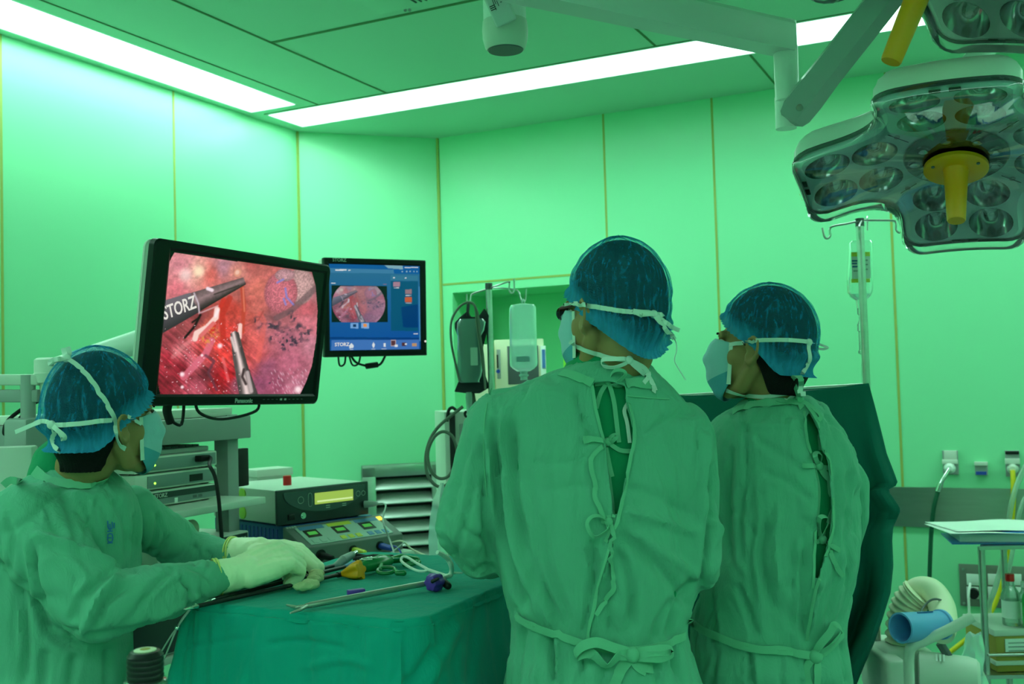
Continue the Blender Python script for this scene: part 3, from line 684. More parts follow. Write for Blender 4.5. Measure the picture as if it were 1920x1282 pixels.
mb = MB(); mb.limb([(A1(0, .02, -.12), .020), (A2(-w2 / 2 - .02, 0, -.06), .020), (A2(-w2 / 2 + .01, 0, -.06), .020)], 12); mb.build('link_arm', M['white'], arm)
mb = MB()
for k in (0, .012): mb.tube([P(75, 750, d + .02 + k), P(40, 768, d + k), P(14, 790, d - .02), P(8, 812, d - .03), P(20, 806 + k * 300, d), P(45, 775, d + .03), P(72, 748, d + .04)], .005, 8, 6)
mb.build('cable', M['rubber'], arm)
t = thing('cabinet', P(25, 840, 2.9), 'pale flat-sided cabinet at the left edge of the picture', 'cabinet')
mb = MB(); a = P(-160, 835, 2.46); b = P(66, 835, 2.51); zt_ = b.z
mb.box(((a + b) / 2).xy.to_3d() + UP * (zt_ / 2 + .02), ((b - a).xy.length, .06, zt_ - .04), frame((b - a).xy.to_3d(), z=UP), .006); mb.build('body', M['offwhite'], t)
mb = MB(); mb.box(((a + b) / 2).xy.to_3d() + UP * .02, ((b - a).xy.length * .9, .05, .04), frame((b - a).xy.to_3d(), z=UP)); mb.build('plinth', M['dgrey'], t)

# ------------------------------------------------------------------ electrosurgical units on their cart
ang = math.radians(45)
fd = V((math.sin(ang), math.cos(ang), 0)); sd = V((-math.cos(ang), math.sin(ang), 0))
EO = P(520, 984, 3.3); EO.z = 0; ES = 1.078
ZM = lambda z: 1.0772 + (z - 1.112) * ES if z > .9 else z
ER = Matrix((fd, sd, UP)).transposed()
def eb(a0, a1, b0, b1, z0, z1, name, m, parent, bev=0.003, rot=None, **k):
    q = MB(); q.box(EO + ER @ V(((a0 + a1) / 2 * ES, (b0 + b1) / 2 * ES, (ZM(z0) + ZM(z1)) / 2)), ((a1 - a0) * ES, (b1 - b0) * ES, ZM(z1) - ZM(z0)), ER if rot is None else ER @ rot, bev); return q.build(name, m, parent, **k)
E = lambda a, b, z: EO + ER @ V((a * ES, b * ES, ZM(z)))
M['esublue'] = mat('blue device housing', (0.02, 0.10, 0.34), 0.4, var=0.06)
M['esugrey'] = mat('grey device front', (0.16, 0.18, 0.17), 0.4, var=0.05)
M['lcd'] = emitter('yellow-green lit display', (0.38, 0.62, 0.10), 0.85)
M['lime'] = mat('lime plastic', (0.50, 0.75, 0.10), 0.4, var=0.05)
M['red'] = mat('red plastic', (0.75, 0.010, 0.010), 0.35, var=0.05)
M['plug_yellow'] = mat('yellow plug', (0.75, 0.72, 0.08), 0.4, var=0.03)
M['plug_blue'] = mat('blue plug', (0.02, 0.06, 0.40), 0.4, var=0.05)
zA0, zA1 = 1.1135, 1.212
ct = thing('equipment_cart', E(.17, .2, 0), 'steel cart carrying the two electrosurgical units behind the draped table', 'equipment cart')
eb(-.03, .40, -.14, .46, .975, 1.0, 'top_shelf', M['offwhite'], ct)
eb(-.03, .40, -.1, .42, .35, .37, 'lower_shelf', M['offwhite'], ct)
for a in (0, .37):
    for b in (-.08, .40):
        eb(a - .015, a + .015, b - .015, b + .015, .09, .975, 'leg', M['steel'], ct)
        q = MB(); q.cyl(E(a - .012, b, .045), E(a + .012, b, .045), .045); q.build('wheel', M['rubber'], ct)
gen = thing('electrosurgical_generator', E(.17, .1, 1.0), 'blue and grey generator with a sloping panel of small displays, under the white unit', 'medical device')
eb(.02, .345, -.005, .40, 1.003, 1.105, 'housing', M['esublue'], gen, .004)
for k in range(14): eb(.0185, .0205, .03 + k * .022, .04 + k * .022, 1.02, 1.095, 'vent_slot', M['plug_blue'], gen, 0)
# wedge-shaped front with sloping control panel
pr = [(-.115, 1.003), (-.115, 1.052), (-.004, 1.104), (-.004, 1.003)]
q = MB(); q.rings([[E(a, b, z) for b, z in pr] for a in (.015, .375)]); q.build('front_body', M['esugrey'], gen, bevel=.003)
sl = math.atan2(.052, .111); ps = Matrix.Rotation(sl, 3, 'X')
def onp(a0, a1, s0, s1, name, m, lift=.0012, **k):
    s = (s0 + s1) / 2; return eb(a0, a1, -.115 + .111 * s - (s1 - s0) * .061, -.115 + .111 * s + (s1 - s0) * .061, 1.052 + .052 * s - .001 + lift, 1.052 + .052 * s + .001 + lift, name, m, gen, 0, ps, **k)
M['panelgreen'] = mat('pale control panel', (0.42, 0.55, 0.50), 0.4, var=0.04); M['panelyellow'] = mat('yellow panel field', (0.70, 0.66, 0.06), 0.4, var=0.03); M['panelblue'] = mat('blue panel field', (0.10, 0.25, 0.50), 0.4, var=0.03)
M['digits'] = emitter('green digits', (0.12, 0.75, 0.12), 0.5)
onp(.045, .345, .08, .86, 'control_panel', M['panelgreen'])
for a0, mm in ((.055, 'panelblue'), (.155, 'panelyellow'), (.255, 'panelblue')):
    onp(a0, a0 + .085, .72, .86, 'panel_field', M[mm], .0022)
    onp(a0 + .005, a0 + .052, .38, .70, 'display', M['black'], .0022)
    onp(a0 + .014, a0 + .044, .47, .60, 'digits', M['digits'], .0034)
    for k in range(3): onp(a0 + .004 + k * .028, a0 + .022 + k * .028, .12, .27, 'button', M[mm] if a0 > .06 else M['panelgreen'], .0026)
onp(.345, .362, .70, .86, 'indicator_lamp', emitter('amber lamp', (1.0, .75, .08), 1.6), .003)
for k in range(4): onp(.022 + k * .009, .028 + k * .009, .88, .95, 'lettering', M['print'], .002)
for a, mm in ((.07, 'rubber'), (.185, 'plug_yellow'), (.285, 'plug_blue')):
    q = MB(); q.cyl(E(a, -.114, 1.026), E(a, -.119, 1.026), .018 if a < .1 else .015, n=24); q.build('socket', M['black'], gen)
    q = MB(); q.lathe(E(a, -.117, 1.026), ER @ V((.2, -1, -.12)), [(0, .009), (.012, .011), (.03, .010), (.05, .0085), (.052, .004)], 18); q.build('plug', M[mm], gen)
q = MB(); q.tube([E(.08, -.165, 1.02), E(.12, -.2, 1.0), E(.16, -.22, .99)], .004, 8, 5); q.build('cord', M['rubber'], gen)
q = MB(); q.tube([E(.195, -.165, 1.02), E(.215, -.2, 1.0), E(.235, -.3, 1.06)], .0022, 8, 5); q.build('cord', M['white'], gen)
q = MB(); q.tube([E(.33, -.116, 1.03), E(.345, -.15, 1.035), E(.365, -.17, 1.01), E(.375, -.22, .995)], .003, 8, 5); q.build('cord', M['cream'], gen)
q = MB(); q.tube([E(.315, -.116, 1.022), E(.318, -.16, 1.02), E(.315, -.19, .99)], .003, 8, 5); q.build('cord', M['plug_blue'], gen)
uni = thing('ablation_unit', E(.17, .15, zA0), 'white box unit with a dark curved front and a lit yellow-green display', 'medical device')
eb(0, .325, .006, .37, zA0, zA1, 'housing', M['offwhite'], uni, .004)
eb(-.004, .329, -.006, .006, zA0 - .004, zA1 + .001, 'front_panel', M['devdark'], uni, .004)
for a in (.04, .29):
    for b in (.03, .34): eb(a - .014, a + .014, b - .014, b + .014, zA0 - .008, zA0, 'foot', M['rubber'], uni, 0)
# raised curved fascia
q = MB(); oc = [(.02, zA1 - .006), (.31, zA1 - .006)] + [(.165 + .145 * math.cos(a), zA1 - .012 - .062 * math.sin(a)) for a in np.linspace(0, PI, 16)]
oc = [(.02, zA1 - .008)] + [(.165 - .148 * math.cos(a), zA1 - .012 - .062 * math.sin(a)) for a in np.linspace(0, PI, 20)] + [(.312, zA1 - .008)]
q.rings([[E(a, -.006, z) for a, z in oc], [E(a, -.010, z) for a, z in oc]]); q.build('fascia', mat('charcoal fascia', (0.06, 0.085, 0.09), .4, var=.05), uni, ang=25)
eb(.125, .265, -.0125, -.0095, zA1 - .052, zA1 - .018, 'display', M['lcd'], uni, 0); eb(.132, .262, -.0132, -.0120, zA1 - .046, zA1 - .041, 'display_strip', emitter('pale lit display strip', (.62, .85, .35), 1.0), uni, 0)  # display, with a paler emissive strip along its lower part
for a, r in ((.075, .010), (.285, .008), (.305, .007)):
    q = MB(); pts = [E(a + r * math.cos(x), -.0112, zA1 - .034 + r * math.sin(x)) for x in np.linspace(0, 2 * PI, 20)[:-1]]; q.tube(pts, .0008, 6, closed=True); q.build('dial_mark', M['print'], uni)
q = MB(); q.tube([E(.108 + x, -.0112, zA1 - .036 + z) for x, z in ((-.006, -.014), (-.006, .014), (0, .02), (.006, .014), (.006, -.014), (0, -.02))], .0008, 6, 4, closed=True); q.build('dial_mark', M['print'], uni)
for a, z in ((.165, zA1 - .060), (.225, zA1 - .060)): eb(a, a + .014, -.0115, -.0095, z, z + .002, 'lettering', M['print'], uni, 0); eb(a, a + .014, -.0115, -.0095, z - .006, z - .004, 'lettering', M['print'], uni, 0)
eb(.032, .055, -.010, -.006, zA0 + .008, zA0 + .026, 'switch', M['black'], uni, .002)
q = MB(); q.lathe(E(.082, -.006, zA0 + .018), ER @ V((0, -1, 0)), [(0, .010), (.008, .010), (.008, .006), (.012, .006)], 18); q.build('socket', M['chrome'], uni)
q = MB(); q.lathe(E(.312, -.006, zA0 + .028), ER @ V((.75, -.9, .05)), [(0, .012), (.03, .010), (.045, .006), (.05, .002)], 16); b0 = E(.312, -.006, zA0 + .028) + (ER @ V((.75, -.9, .05))).normalized() * .045
q.tube([b0, b0 + V((.03, -.02, -.003)), P(718, 975, 3.12), P(730, 1010, 3.08), P(741, 1042, 2.98), P(744, 1060, 2.9)], .0028, 8, 6); q.build('probe_cord', M['grey'], uni)
q = MB(); q.lathe(E(.12, .13, zA1), UP, [(0, .014), (.03, .014), (.032, .012)], 16); q.build('cap', M['red'], uni)
for z in (zA0 + .022, zA0 + .078):
    q = MB(); q.lathe(E(0.0, .19, z), -fd, [(0, .020), (.004, .020), (.005, .016)], 24); q.build('sticker', M['lime'], uni)
t = thing('storage_box', E(.1, .4, 1.0), 'pale flat-topped box standing behind the white unit', 'box')
eb(.17, .30, .385, .47, 1.0, 1.24, 'body', M['offwhite'], t); eb(.165, .305, .38, .475, 1.22, 1.245, 'lid', M['offwhite'], t)

# ------------------------------------------------------------------ surgical lamps, their arms, the ceiling pendant
M['plate'] = mat('blue-grey lamp plate', (0.80, 0.95, 1.0), 0.25, 0.0, var=0.04)
M['reflector'] = mat('polished reflector', (0.40, 0.46, 0.48), 0.16, 1.0, var=0.3, scale=30)
M['clear'] = clear('clear lamp cover', (0.96, 0.99, 0.98), 0.22, 0.03)
M['glass'] = clear('clear bulb glass', (0.9, 0.97, 0.95), 0.25, 0.02)
M['hub'] = mat('dark lamp centre', (0.03, 0.055, 0.065), 0.18, var=0.1)
def lobed(off=0.0, n=144, half=.130, arm=.330, fil=.12, flare=.16):
    """outline of a four-lobed lamp head, shrunk by off"""
    out = []
    def sd(x, y):
        def bx(x, y):
            hw = half + flare * max(0, abs(x) - .12) * .25 - .05
            qx, qy = abs(x) - (arm - .05), abs(y) - hw
            return math.hypot(max(qx, 0), max(qy, 0)) + min(max(qx, qy), 0) - .05
        a, b = bx(x, y), bx(y, x); h = max(fil - abs(a - b), 0) / fil
        return min(a, b) - h * h * fil / 4
    for i in range(n):
        t = 2 * PI * i / n; lo, hi = 0.02, .5
        for _ in range(30):
            m = (lo + hi) / 2
            if sd(m * math.cos(t), m * math.sin(t)) + off < 0: lo = m
            else: hi = m
        out.append((lo * math.cos(t), lo * math.sin(t)))
    return out
def surgical_lamp(c, n, up, spin, label, size=1.0, hl=.118):
    c, n = V(c), V(n).normalized(); b = V(up); b = (b - n * b.dot(n)).normalized(); a = b.cross(n)
    cs, sn = math.cos(spin), math.sin(spin); a, b = a * cs + b * sn, b * cs - a * sn
    Q = lambda x, y, z: c + (a * x + b * y - n * (z - (x * x + y * y) / 1.9)) * size      # the head is dished towards its focus
    t = thing('surgical_lamp', c, label, 'surgical lamp', 'surgical lamp heads')
    o0 = lobed(); o1 = lobed(.006); o2 = lobed(.018); o3 = lobed(.045); o4 = lobed(.085)
    mb = MB(); mb.rings([[Q(x, y, z) for x, y in o] for o, z in ((o1, .012), (o0, .016), (o0, .045), (o1, .062), (o2, .075), (o3, .087), (o4, .092))], False, True); mb.build('housing', M['white'], t, ang=35)
    mb = MB(); mb.rings([[Q(x, y, z) for x, y in o] for o, z in ((lobed(-.002), .010), (lobed(-.003), .016), (lobed(-.002), .022))], False, False); mb.build('gasket', M['dgrey'], t)
    # plate with round openings
    spots = []
    for k in range(4):
        kc, ks = math.cos(k * PI / 2), math.sin(k * PI / 2)
        for x, y in ((-.056, .162), (.056, .162), (-.060, .262), (.060, .262)): spots.append((x * kc - y * ks, x * ks + y * kc))
    rl = .048
    bm_ = bmesh.new(); ed = []
    for loop in [o2] + [[(x + rl * math.cos(q), y + rl * math.sin(q)) for q in np.linspace(0, 2 * PI, 29)[:-1]] for x, y in spots]:
        vs = [bm_.verts.new(V((x, y, 0))) for x, y in loop]; ed += [bm_.edges.new((vs[i], vs[(i + 1) % len(vs)])) for i in range(len(vs))]
    bmesh.ops.triangle_fill(bm_, use_beauty=True, use_dissolve=False, edges=ed)
    mb = MB(); bm_.verts.index_update(); mb.add([Q(v.co.x, v.co.y, .004) for v in bm_.verts], [[v.index for v in f.verts] for f in bm_.faces]); bm_.free()
    mb.rings([[Q(x, y, z) for x, y in o] for o, z in ((o2, .004), (o1, .012))], False, False); mb.build('face_plate', M['plate'], t)
    for x, y in spots:
        mb = MB(); pr = [(.003, rl), (.016, rl * .93), (.032, rl * .74), (.042, rl * .5), (.046, rl * .34)]; nn = 28
        mb.rings([[Q(x + r * math.cos(2 * PI * i / nn), y + r * math.sin(2 * PI * i / nn), z) for i in range(nn)] for z, r in pr], False, True)
        rf = mb.build('reflector', M['reflector'], t, ang=25)
        mb = MB(); pr = [(.044, rl * .33), (.022, rl * .33), (.015, rl * .27), (.012, rl * .1)]
        mb.rings([[Q(x + r * math.cos(2 * PI * i / 20), y + r * math.sin(2 * PI * i / 20), z) for i in range(20)] for z, r in pr], False, True); mb.build('bulb', M['glass'], rf)
    mb = MB(); mb.lathe(Q(0, 0, -.008), n, [(0, .108 * size), (.004, .106 * size), (.006, .103 * size)], 48); mb.build('hub', M['hub'], t)
    for k in range(9):
        q = 2 * PI * k / 9 + .3; mb = MB(); mb.lathe(Q(.083 * math.cos(q), .083 * math.sin(q), -.009), n, [(0, .015), (.006, .015), (.006, .012), (.002, .006)], 20); mb.build('small_lamp', M['reflector'], t)
    for k in range(4):
        kc, ks = math.cos(k * PI / 2), math.sin(k * PI / 2)
        for dx in (-.018, .018):
            x, y = dx - .0, .318; X_, Y_ = x * kc - y * ks, x * ks + y * kc
            mb = MB(); mb.box(Q(X_, Y_, .0025), ((.022 if k % 2 == 0 else .010) * size, (.010 if k % 2 == 0 else .022) * size, .003), Matrix((a, b, -n)).transposed(), .001); mb.build('sensor_window', M['black'], t)
        q = PI / 4 + k * PI / 2; mb = MB(); mb.cyl(Q(.155 * math.cos(q), .155 * math.sin(q), .003), Q(.155 * math.cos(q), .155 * math.sin(q), .0005), .006); mb.build('screw', M['grey'], t)
        mb = MB(); mb.box(Q(.19 * math.cos(q) * .9, .19 * math.sin(q) * .9, .0025), (.09, .0016, .001), Matrix(((a * math.cos(q) + b * math.sin(q)), (b * math.cos(q) - a * math.sin(q)), -n)).transposed()); mb.build('seam', M['hub'], t)
    mb = MB(); oc = [(lobed(-.004), .018), (lobed(-.005), -.002), (lobed(.003), -.016), (lobed(.018), -.020), (lobed(.06), -.022), (lobed(.11), -.024), ([(x * .45, y * .45) for x, y in lobed(.11)], -.025), ([(x * .2, y * .2) for x, y in lobed(.11)], -.026)]
    mb.rings([[Q(x, y, z) for x, y in o] for o, z in oc], False, True); mb.build('clear_cover', M['clear'], t, ang=50)
    mb = MB(); mb.lathe(Q(0, 0, -.030), n, [(0, .060), (.002, .064), (.010, .064), (.012, .061), (.012, .028)], 40)
    mb.lathe(Q(0, 0, -.040), n, [(0, .027), (.004, .025), (hl * .47, .0215), (hl, .0185), (hl + .003, .017)], 28); h = mb.build('handle', M['yellow'], t, ang=35, label='yellow grip handle')
    for k in range(3):
        q = 2 * PI * k / 3 + .5; mb = MB(); mb.cyl(Q(.052 * math.cos(q), .052 * math.sin(q), -.0405), Q(.052 * math.cos(q), .052 * math.sin(q), -.0435), .0035); mb.build('screw', M['dgrey'], h)
    return t, Q
def cam_axes(px, py):
    w = -ray(px, py).normalized(); u = (_U - w * _U.dot(w)).normalized(); return u.cross(w), u, w
def from_view(px, py, v):
    r, u, w = cam_axes(px, py); return r * v[0] + u * v[1] + w * v[2]
L1C = P(1792, 289, 2.22)
l1, Q1 = surgical_lamp(L1C, from_view(1792, 316, (.007, -.858, .511)), from_view(1792, 316, (-.0625, .51, .857)), 0, 'four-lobed surgical lamp head with a yellow handle, hanging over the right surgeon', size=.97)
L2C = P(1772, -134, 1.9)
l2, Q2 = surgical_lamp(L2C, from_view(1764, -112, (-.343, -.81, .47)), from_view(1764, -112, (.393, -.579, -.712)), 0, 'surgical lamp head cut off by the top right corner of the picture', hl=.222)
# arm of the first lamp: from its back up to the ceiling mount outside the picture
M['armgreen'] = mat('pale lamp arm enamel', (0.70, 0.74, 0.72), 0.25, var=0.03)
t = thing('lamp_mount', W(.75, 3.3, HC), 'pale lamp arm behind the four-lobed lamp head', 'lamp arm')
top1 = Q1(0, 0, .09)
kn = top1 + V((.12, .05, .20)); mt = V((1.75, 2.1, 2.55))
mb = MB(); mb.limb([(top1, .03), (top1 + V((.02, .01, .09)), .026), (kn, .026)], 14); mb.build('yoke', M['armgreen'], t)
mb = MB(); mb.tube([kn, mt], .032, 14); mb.build('bar', M['armgreen'], t); mb = MB(); mb.cyl(mt - UP * .06, V((mt.x, mt.y, HC)), .055, n=28); mb.build('column', M['white'], t)
# the boom across the top with the elbow and the rising spring arm that carries the second lamp
t = thing('lamp_boom', W(-.9, 2.2, HC), 'pale ceiling boom with an elbow joint and a rising spring arm', 'lamp arm')
J = P(1472, 72, 2.46); B0 = P(760, -90, 1.93); B0.z = J.z
dr = (J - B0).normalized(); br = frame(dr, z=UP)
mb = MB(); oc = [(-.030, -.036), (.030, -.036), (.034, -.025), (.034, .025), (.026, .036), (-.026, .036), (-.034, .025), (-.034, -.025)]
mb.rings([[p + br @ V((0, y, z)) for y, z in oc] for p in (B0, J)]); mb.build('beam', M['armgreen'], t, ang=30)
mb = MB(); mb.cyl(B0 - UP * .05, V((B0.x, B0.y, HC)), .055, n=28); mb.build('column', M['white'], t)
kz = P(1472, 190, 2.46).z
mb = MB(); mb.lathe(J + UP * .042, -UP, [(0, .020), (.004, .027), (.06, .027), (.062, .028), (J.z + .042 - kz, .028), (J.z + .046 - kz, .024)], 28); mb.build('swivel', M['white'], t)
K = P(1488, 212, 2.44); Eend = P(1690, -46, 2.22)
mb = MB(); mb.cyl(V((P(1472, 190, 2.46).x, P(1472, 190, 2.46).y, kz + .01)), V((P(1472, 190, 2.46).x, P(1472, 190, 2.46).y, kz - .065)), .024, n=24); mb.build('knuckle', M['white'], t)
da = (Eend - K).normalized(); ar = frame(da, y=_F)
q = MB(); oc = [(.028, -.040), (-.022, -.040), (-.032, -.012), (-.020, .034), (.020, .034), (.034, .0)]
rs = []
for k, s in ((-.018, .55), (-.008, .85), (.01, 1.0), (.05, 1.02), (.12, .94), ((Eend - K).length, .92)): rs.append([K + da * k + ar @ V((0, y * s, z * s)) for y, z in oc])
q.rings(rs); q.build('spring_arm', mat('grey-green spring arm', (.36, .42, .42), .22, var=.04), t, ang=25)
q = MB(); q.cyl(K - _F * .036 + da * .005, K - _F * .042 + da * .005, .008); q.build('bolt', M['chrome'], t)
q = MB(); tq = Q2(0, 0, .09); q.limb([(Eend, .033), (Eend + UP * .10 + V((.02, 0, 0)), .03), (tq + UP * .12, .03), (tq, .03)], 14); q.build('yoke', M['armgreen'], t)
# ceiling pendant
t = thing('ceiling_pendant', V((P(948, 60, 2.3).x, P(948, 60, 2.3).y, HC)), 'white ceiling column with a rounded end cap and a slanting label arm', 'ceiling pendant')
pb_ = P(948, 92, 2.3); pz = pb_.z
mb = MB(); mb.cyl(V((pb_.x, pb_.y, pz + .06)), V((pb_.x, pb_.y, HC)), .047, n=40); mb.build('column', M['white'], t)
mb = MB(); mb.lathe(V((pb_.x, pb_.y, pz + .062)), -UP, [(0, .046), (.001, .049), (.02, .0505), (.04, .0495), (.058, .045), (.064, .041)], 40); mb.build('end_cap', M['offwhite'], t, ang=30)
mb = MB(); mb.lathe(V((pb_.x, pb_.y, pz - .001)), -UP, [(0, .040), (.003, .038)], 40); mb.build('end_disc', M['dgrey'], t)
a0 = P(950, 44, 2.235); a1 = P(886, -110, 2.17); d_ = (a1 - a0).normalized(); fr = frame(d_, y=(-_F - UP * .35))
mb = MB(); mb.box((a0 + a1) / 2, ((a1 - a0).length, .02, .048), fr, .005, 3); mb.build('slanting_arm', M['armgreen'], t)
lb = lambda s, w, l, h, nm: MB().box(a0 + d_ * s + fr @ V((0, .0105, w)), (l, .001, h), fr).build(nm, M['black'], t, False)
for i in range(6): lb(.046 + i * .0035, .010, .002, .010 - (i % 3) * .001, 'label_print')
for i, (s, l) in enumerate(((.05, .02), (.053, .014), (.046, .022))): lb(s, -.001 - i * .004, l, .0012, 'label_print')
for i in range(3): lb(.038 + i * .004, -.014, .0016, .012, 'label_print')
lb(.072, .004, .003, .004, 'label_print'); lb(.068, -.006, .003, .005, 'label_print')

# ------------------------------------------------------------------ infusion stands
def iv_stand(base_px, d, ztop, label, hooks, r=.0115):
    p = P(*base_px, d); b = V((p.x, p.y, 0)); t = thing('infusion_stand', b, label, 'infusion stand', 'infusion stands')
    mb = MB(); mb.cyl(b + UP * .05, b + UP * ztop, r, n=18); mb.build('pole', M['steel'], t)
    mb = MB(); mb.cyl(b + UP * (ztop - .012), b + UP * (ztop + .012), r * 1.15, n=18); mb.build('pole_cap', M['dgrey'], t)
    for k in range(5):
        q = 2 * PI * k / 5 - .25; e = b + V((math.cos(q), math.sin(q), 0)) * .27
        mb = MB(); mb.limb([(b + UP * .08, .014), (e + UP * .05, .011)], 10); f = mb.build('foot', M['grey'], t)
        mb = MB(); mb.cyl(e + V((-.012, 0, .024)), e + V((.012, 0, .024)), .024); mb.build('wheel', M['rubber'], f)
    for pts in hooks:
        mb = MB(); mb.tube(pts, .0032, 8, 5); mb.build('hook', M['steel'], t)
    return t, b
D1 = 3.8
st1, b1 = iv_stand((917, 560, 3.8)[:2], D1, P(917, 537, D1).z, 'steel infusion stand with hanging bags in front of the wall niche',
    [[P(917, 541, D1), P(900, 546, D1 + .0), P(885, 552, D1), P(882.5, 560, D1), P(881.5, 566, D1), P(878, 570, D1), P(875.5, 564, D1), P(875.3, 551, D1)],
     [P(917, 540, D1), P(935, 534, D1 - .05), P(953, 528.5, D1 - .08), P(955, 531, D1 - .08), P(954.5, 543, D1 - .08), P(959, 549.5, D1 - .08), P(964, 545, D1 - .08), P(964, 523, D1 - .08)],
     [P(917, 540, D1), P(940, 540, D1 + .04), P(966, 543, D1 + .06), P(973, 548, D1 + .06), P(976, 559, D1 + .06), P(980, 565, D1 + .06), P(985, 562, D1 + .06), P(987, 542, D1 + .06)]])
# clear infusion bottle
M['milk'] = clear('cloudy soft plastic', (0.80, 0.97, 0.95), 0.2, 0.12, milk=0.42)
M['fluid'] = clear('clear fluid', (0.80, 0.95, 0.95), 0.15, 0.02, milk=0.10)
M['cuff'] = mat('black pressure cuff cloth', (0.010, 0.013, 0.020), 0.7, var=0.2, bump=.3)
Db = D1 + .05
t = thing('infusion_bottle', P(983, 572, Db), 'cloudy white infusion bottle hanging upside down in front of the niche', 'infusion bottle')
def slab(rows, d, th, n=28, ex=.55):
    """upright soft container: rows of (px centre, px half width, py); rounded cross-section"""
    rs = []
    for cx, hw, y in rows:
        c_ = P(cx, y, d); hwm = hw / FPX * d; hd = min(th, hwm)
        r = []
        for i in range(n):
            q = 2 * PI * i / n; cq, sq = math.cos(q), math.sin(q)
            r.append(c_ + V((hwm * math.copysign(abs(cq) ** ex, cq), hd * math.copysign(abs(sq) ** ex, sq), 0)))
        rs.append(r)
    return rs
mb = MB(); mb.rings(slab([(980, 6, 569), (980, 22, 572), (980, 25, 577), (980, 25.5, 600), (981, 25.5, 640), (982, 26, 680), (982, 25, 686), (982, 20, 691), (982, 12, 696)], Db, .035)); mb.build('body', M['milk'], t)
mb = MB(); mb.lathe(P(982, 695, Db), -UP, [(0, .016), (.012, .013), (.014, .018), (.02, .018), (.022, .013), (.034, .013)], 20); mb.build('neck', M['milk'], t)
mb = MB(); mb.tube([P(978.5, 572, Db), P(978.5, 565, Db), P(980.5, 561, Db), P(983, 565, Db), P(983.5, 572, Db)], .0025, 8, 4); mb.build('hanger', M['milk'], t)
mb = MB(); mb.rings([[p for p in r] for r in slab([(981, 13, 668), (981, 13, 678)], Db - .034, .003)]); mb.build('label', mat('faded blue label', (.30, .48, .55), .6), t)
# pressure cuff with its bag and tubing
Dc = D1 - .02
t = thing('pressure_cuff', P(880, 570, Dc), 'black pressure cuff around a clear fluid bag, hanging on the left hook', 'pressure cuff')
def quadbag(pts, d, th, name, m, par):
    mb = MB(); f = [P(x, y, d) for x, y in pts]; mb.rings([[p - _F * th / 2 for p in f], [p + _F * th / 2 for p in f]]); return mb.build(name, m, par, bevel=.003)
quadbag([(862, 595), (875, 584), (884, 594), (897, 594), (908, 578), (917, 592), (914, 620), (906, 650), (905, 690), (918, 726), (900, 737), (876, 737), (852, 734), (860, 715), (866, 690), (862, 640), (853, 615), (853, 605)], Dc + .02, .03, 'cuff', M['cuff'], t)
M['bagplastic'] = clear('grey tinted bag plastic', (0.42, 0.62, 0.62), 0.25, 0.08, milk=0.45)
mb = MB(); mb.rings(slab([(884, 22, 598), (884, 27, 604), (882, 26, 620), (880, 22, 630), (881, 23, 645), (881, 24, 690), (880, 23, 705), (879, 20, 714), (882, 18, 717)], Dc - .012, .022)); mb.build('bag', M['bagplastic'], t)
mb = MB(); mb.box(P(889, 668, Dc - .036), (.026, .002, .064), frame((1, .02, 0), z=UP)); mb.build('label', M['panelgreen'], t)
mb = MB(); mb.tube([P(878, 571, D1), P(877, 584, Dc), P(878, 592, Dc)], .006, 8, 4); mb.build('strap', M['cuff'], t)
mb = MB(); mb.lathe(P(879, 735, Dc), -UP, [(0, .010), (.02, .012), (.06, .010), (.10, .008), (.11, .003)], 16); mb.build('drip_chamber', M['milk'], t)
M['hose_grey'] = mat('grey rubber hose', (0.13, 0.15, 0.12), 0.5, var=.1)
mb = MB(); mb.tube([P(877, 566, Dc - .05), P(862, 575, Dc - .05), P(847, 600, Dc - .04), P(846, 640, Dc - .04), P(856, 690, Dc - .03), P(862, 715, Dc - .03)], .0042, 8, 6)
mb.tube([P(877, 566, Dc - .05), P(888, 570, Dc - .06), P(896, 590, Dc - .06), P(900, 630, Dc - .06), P(906, 670, Dc - .06), P(910, 730, Dc - .06)], .0042, 8, 6)
mb.tube([P(878, 567, Dc - .05), P(890, 574, Dc - .06), P(894, 610, Dc - .06), P(901, 660, Dc - .06), P(910, 720, Dc - .06)], .0036, 8, 6); mb.build('hose', M['hose_grey'], t)
mb = MB()
for k in range(4): mb.tube([P(876 + k * 4, 738, Dc + .01 * k), P(880 + k * 4, 765, Dc), P(886 + k * 3, 800, Dc), P(890 + k * 3, 850, Dc)], .003 if k < 2 else .0045, 8, 4)
mb.build('line', M['hose_grey'], t)
t = thing('coiled_hose', P(830, 840, 3.7), 'coiled grey hose hanging beside the white machine', 'hose')
mb = MB(); Dh = 3.72
mb.tube([P(868, 762, Dh), P(845, 780, Dh), P(822, 800, Dh), P(806, 825, Dh - .01), P(798, 860, Dh - .02), P(803, 893, Dh - .03), P(822, 912, Dh - .03), P(842, 905, Dh - .04), P(855, 880, Dh - .05), P(857, 845, Dh - .05), P(848, 818, Dh - .05), P(830, 809, Dh - .05), P(812, 822, Dh - .06), P(802, 850, Dh - .06), P(807, 880, Dh - .07), P(822, 896, Dh - .07), P(840, 893, Dh - .08), P(853, 872, Dh - .08), P(858, 850, Dh - .08)], .0058, 10, 6); mb.build('hose', M['hose_grey'], t)
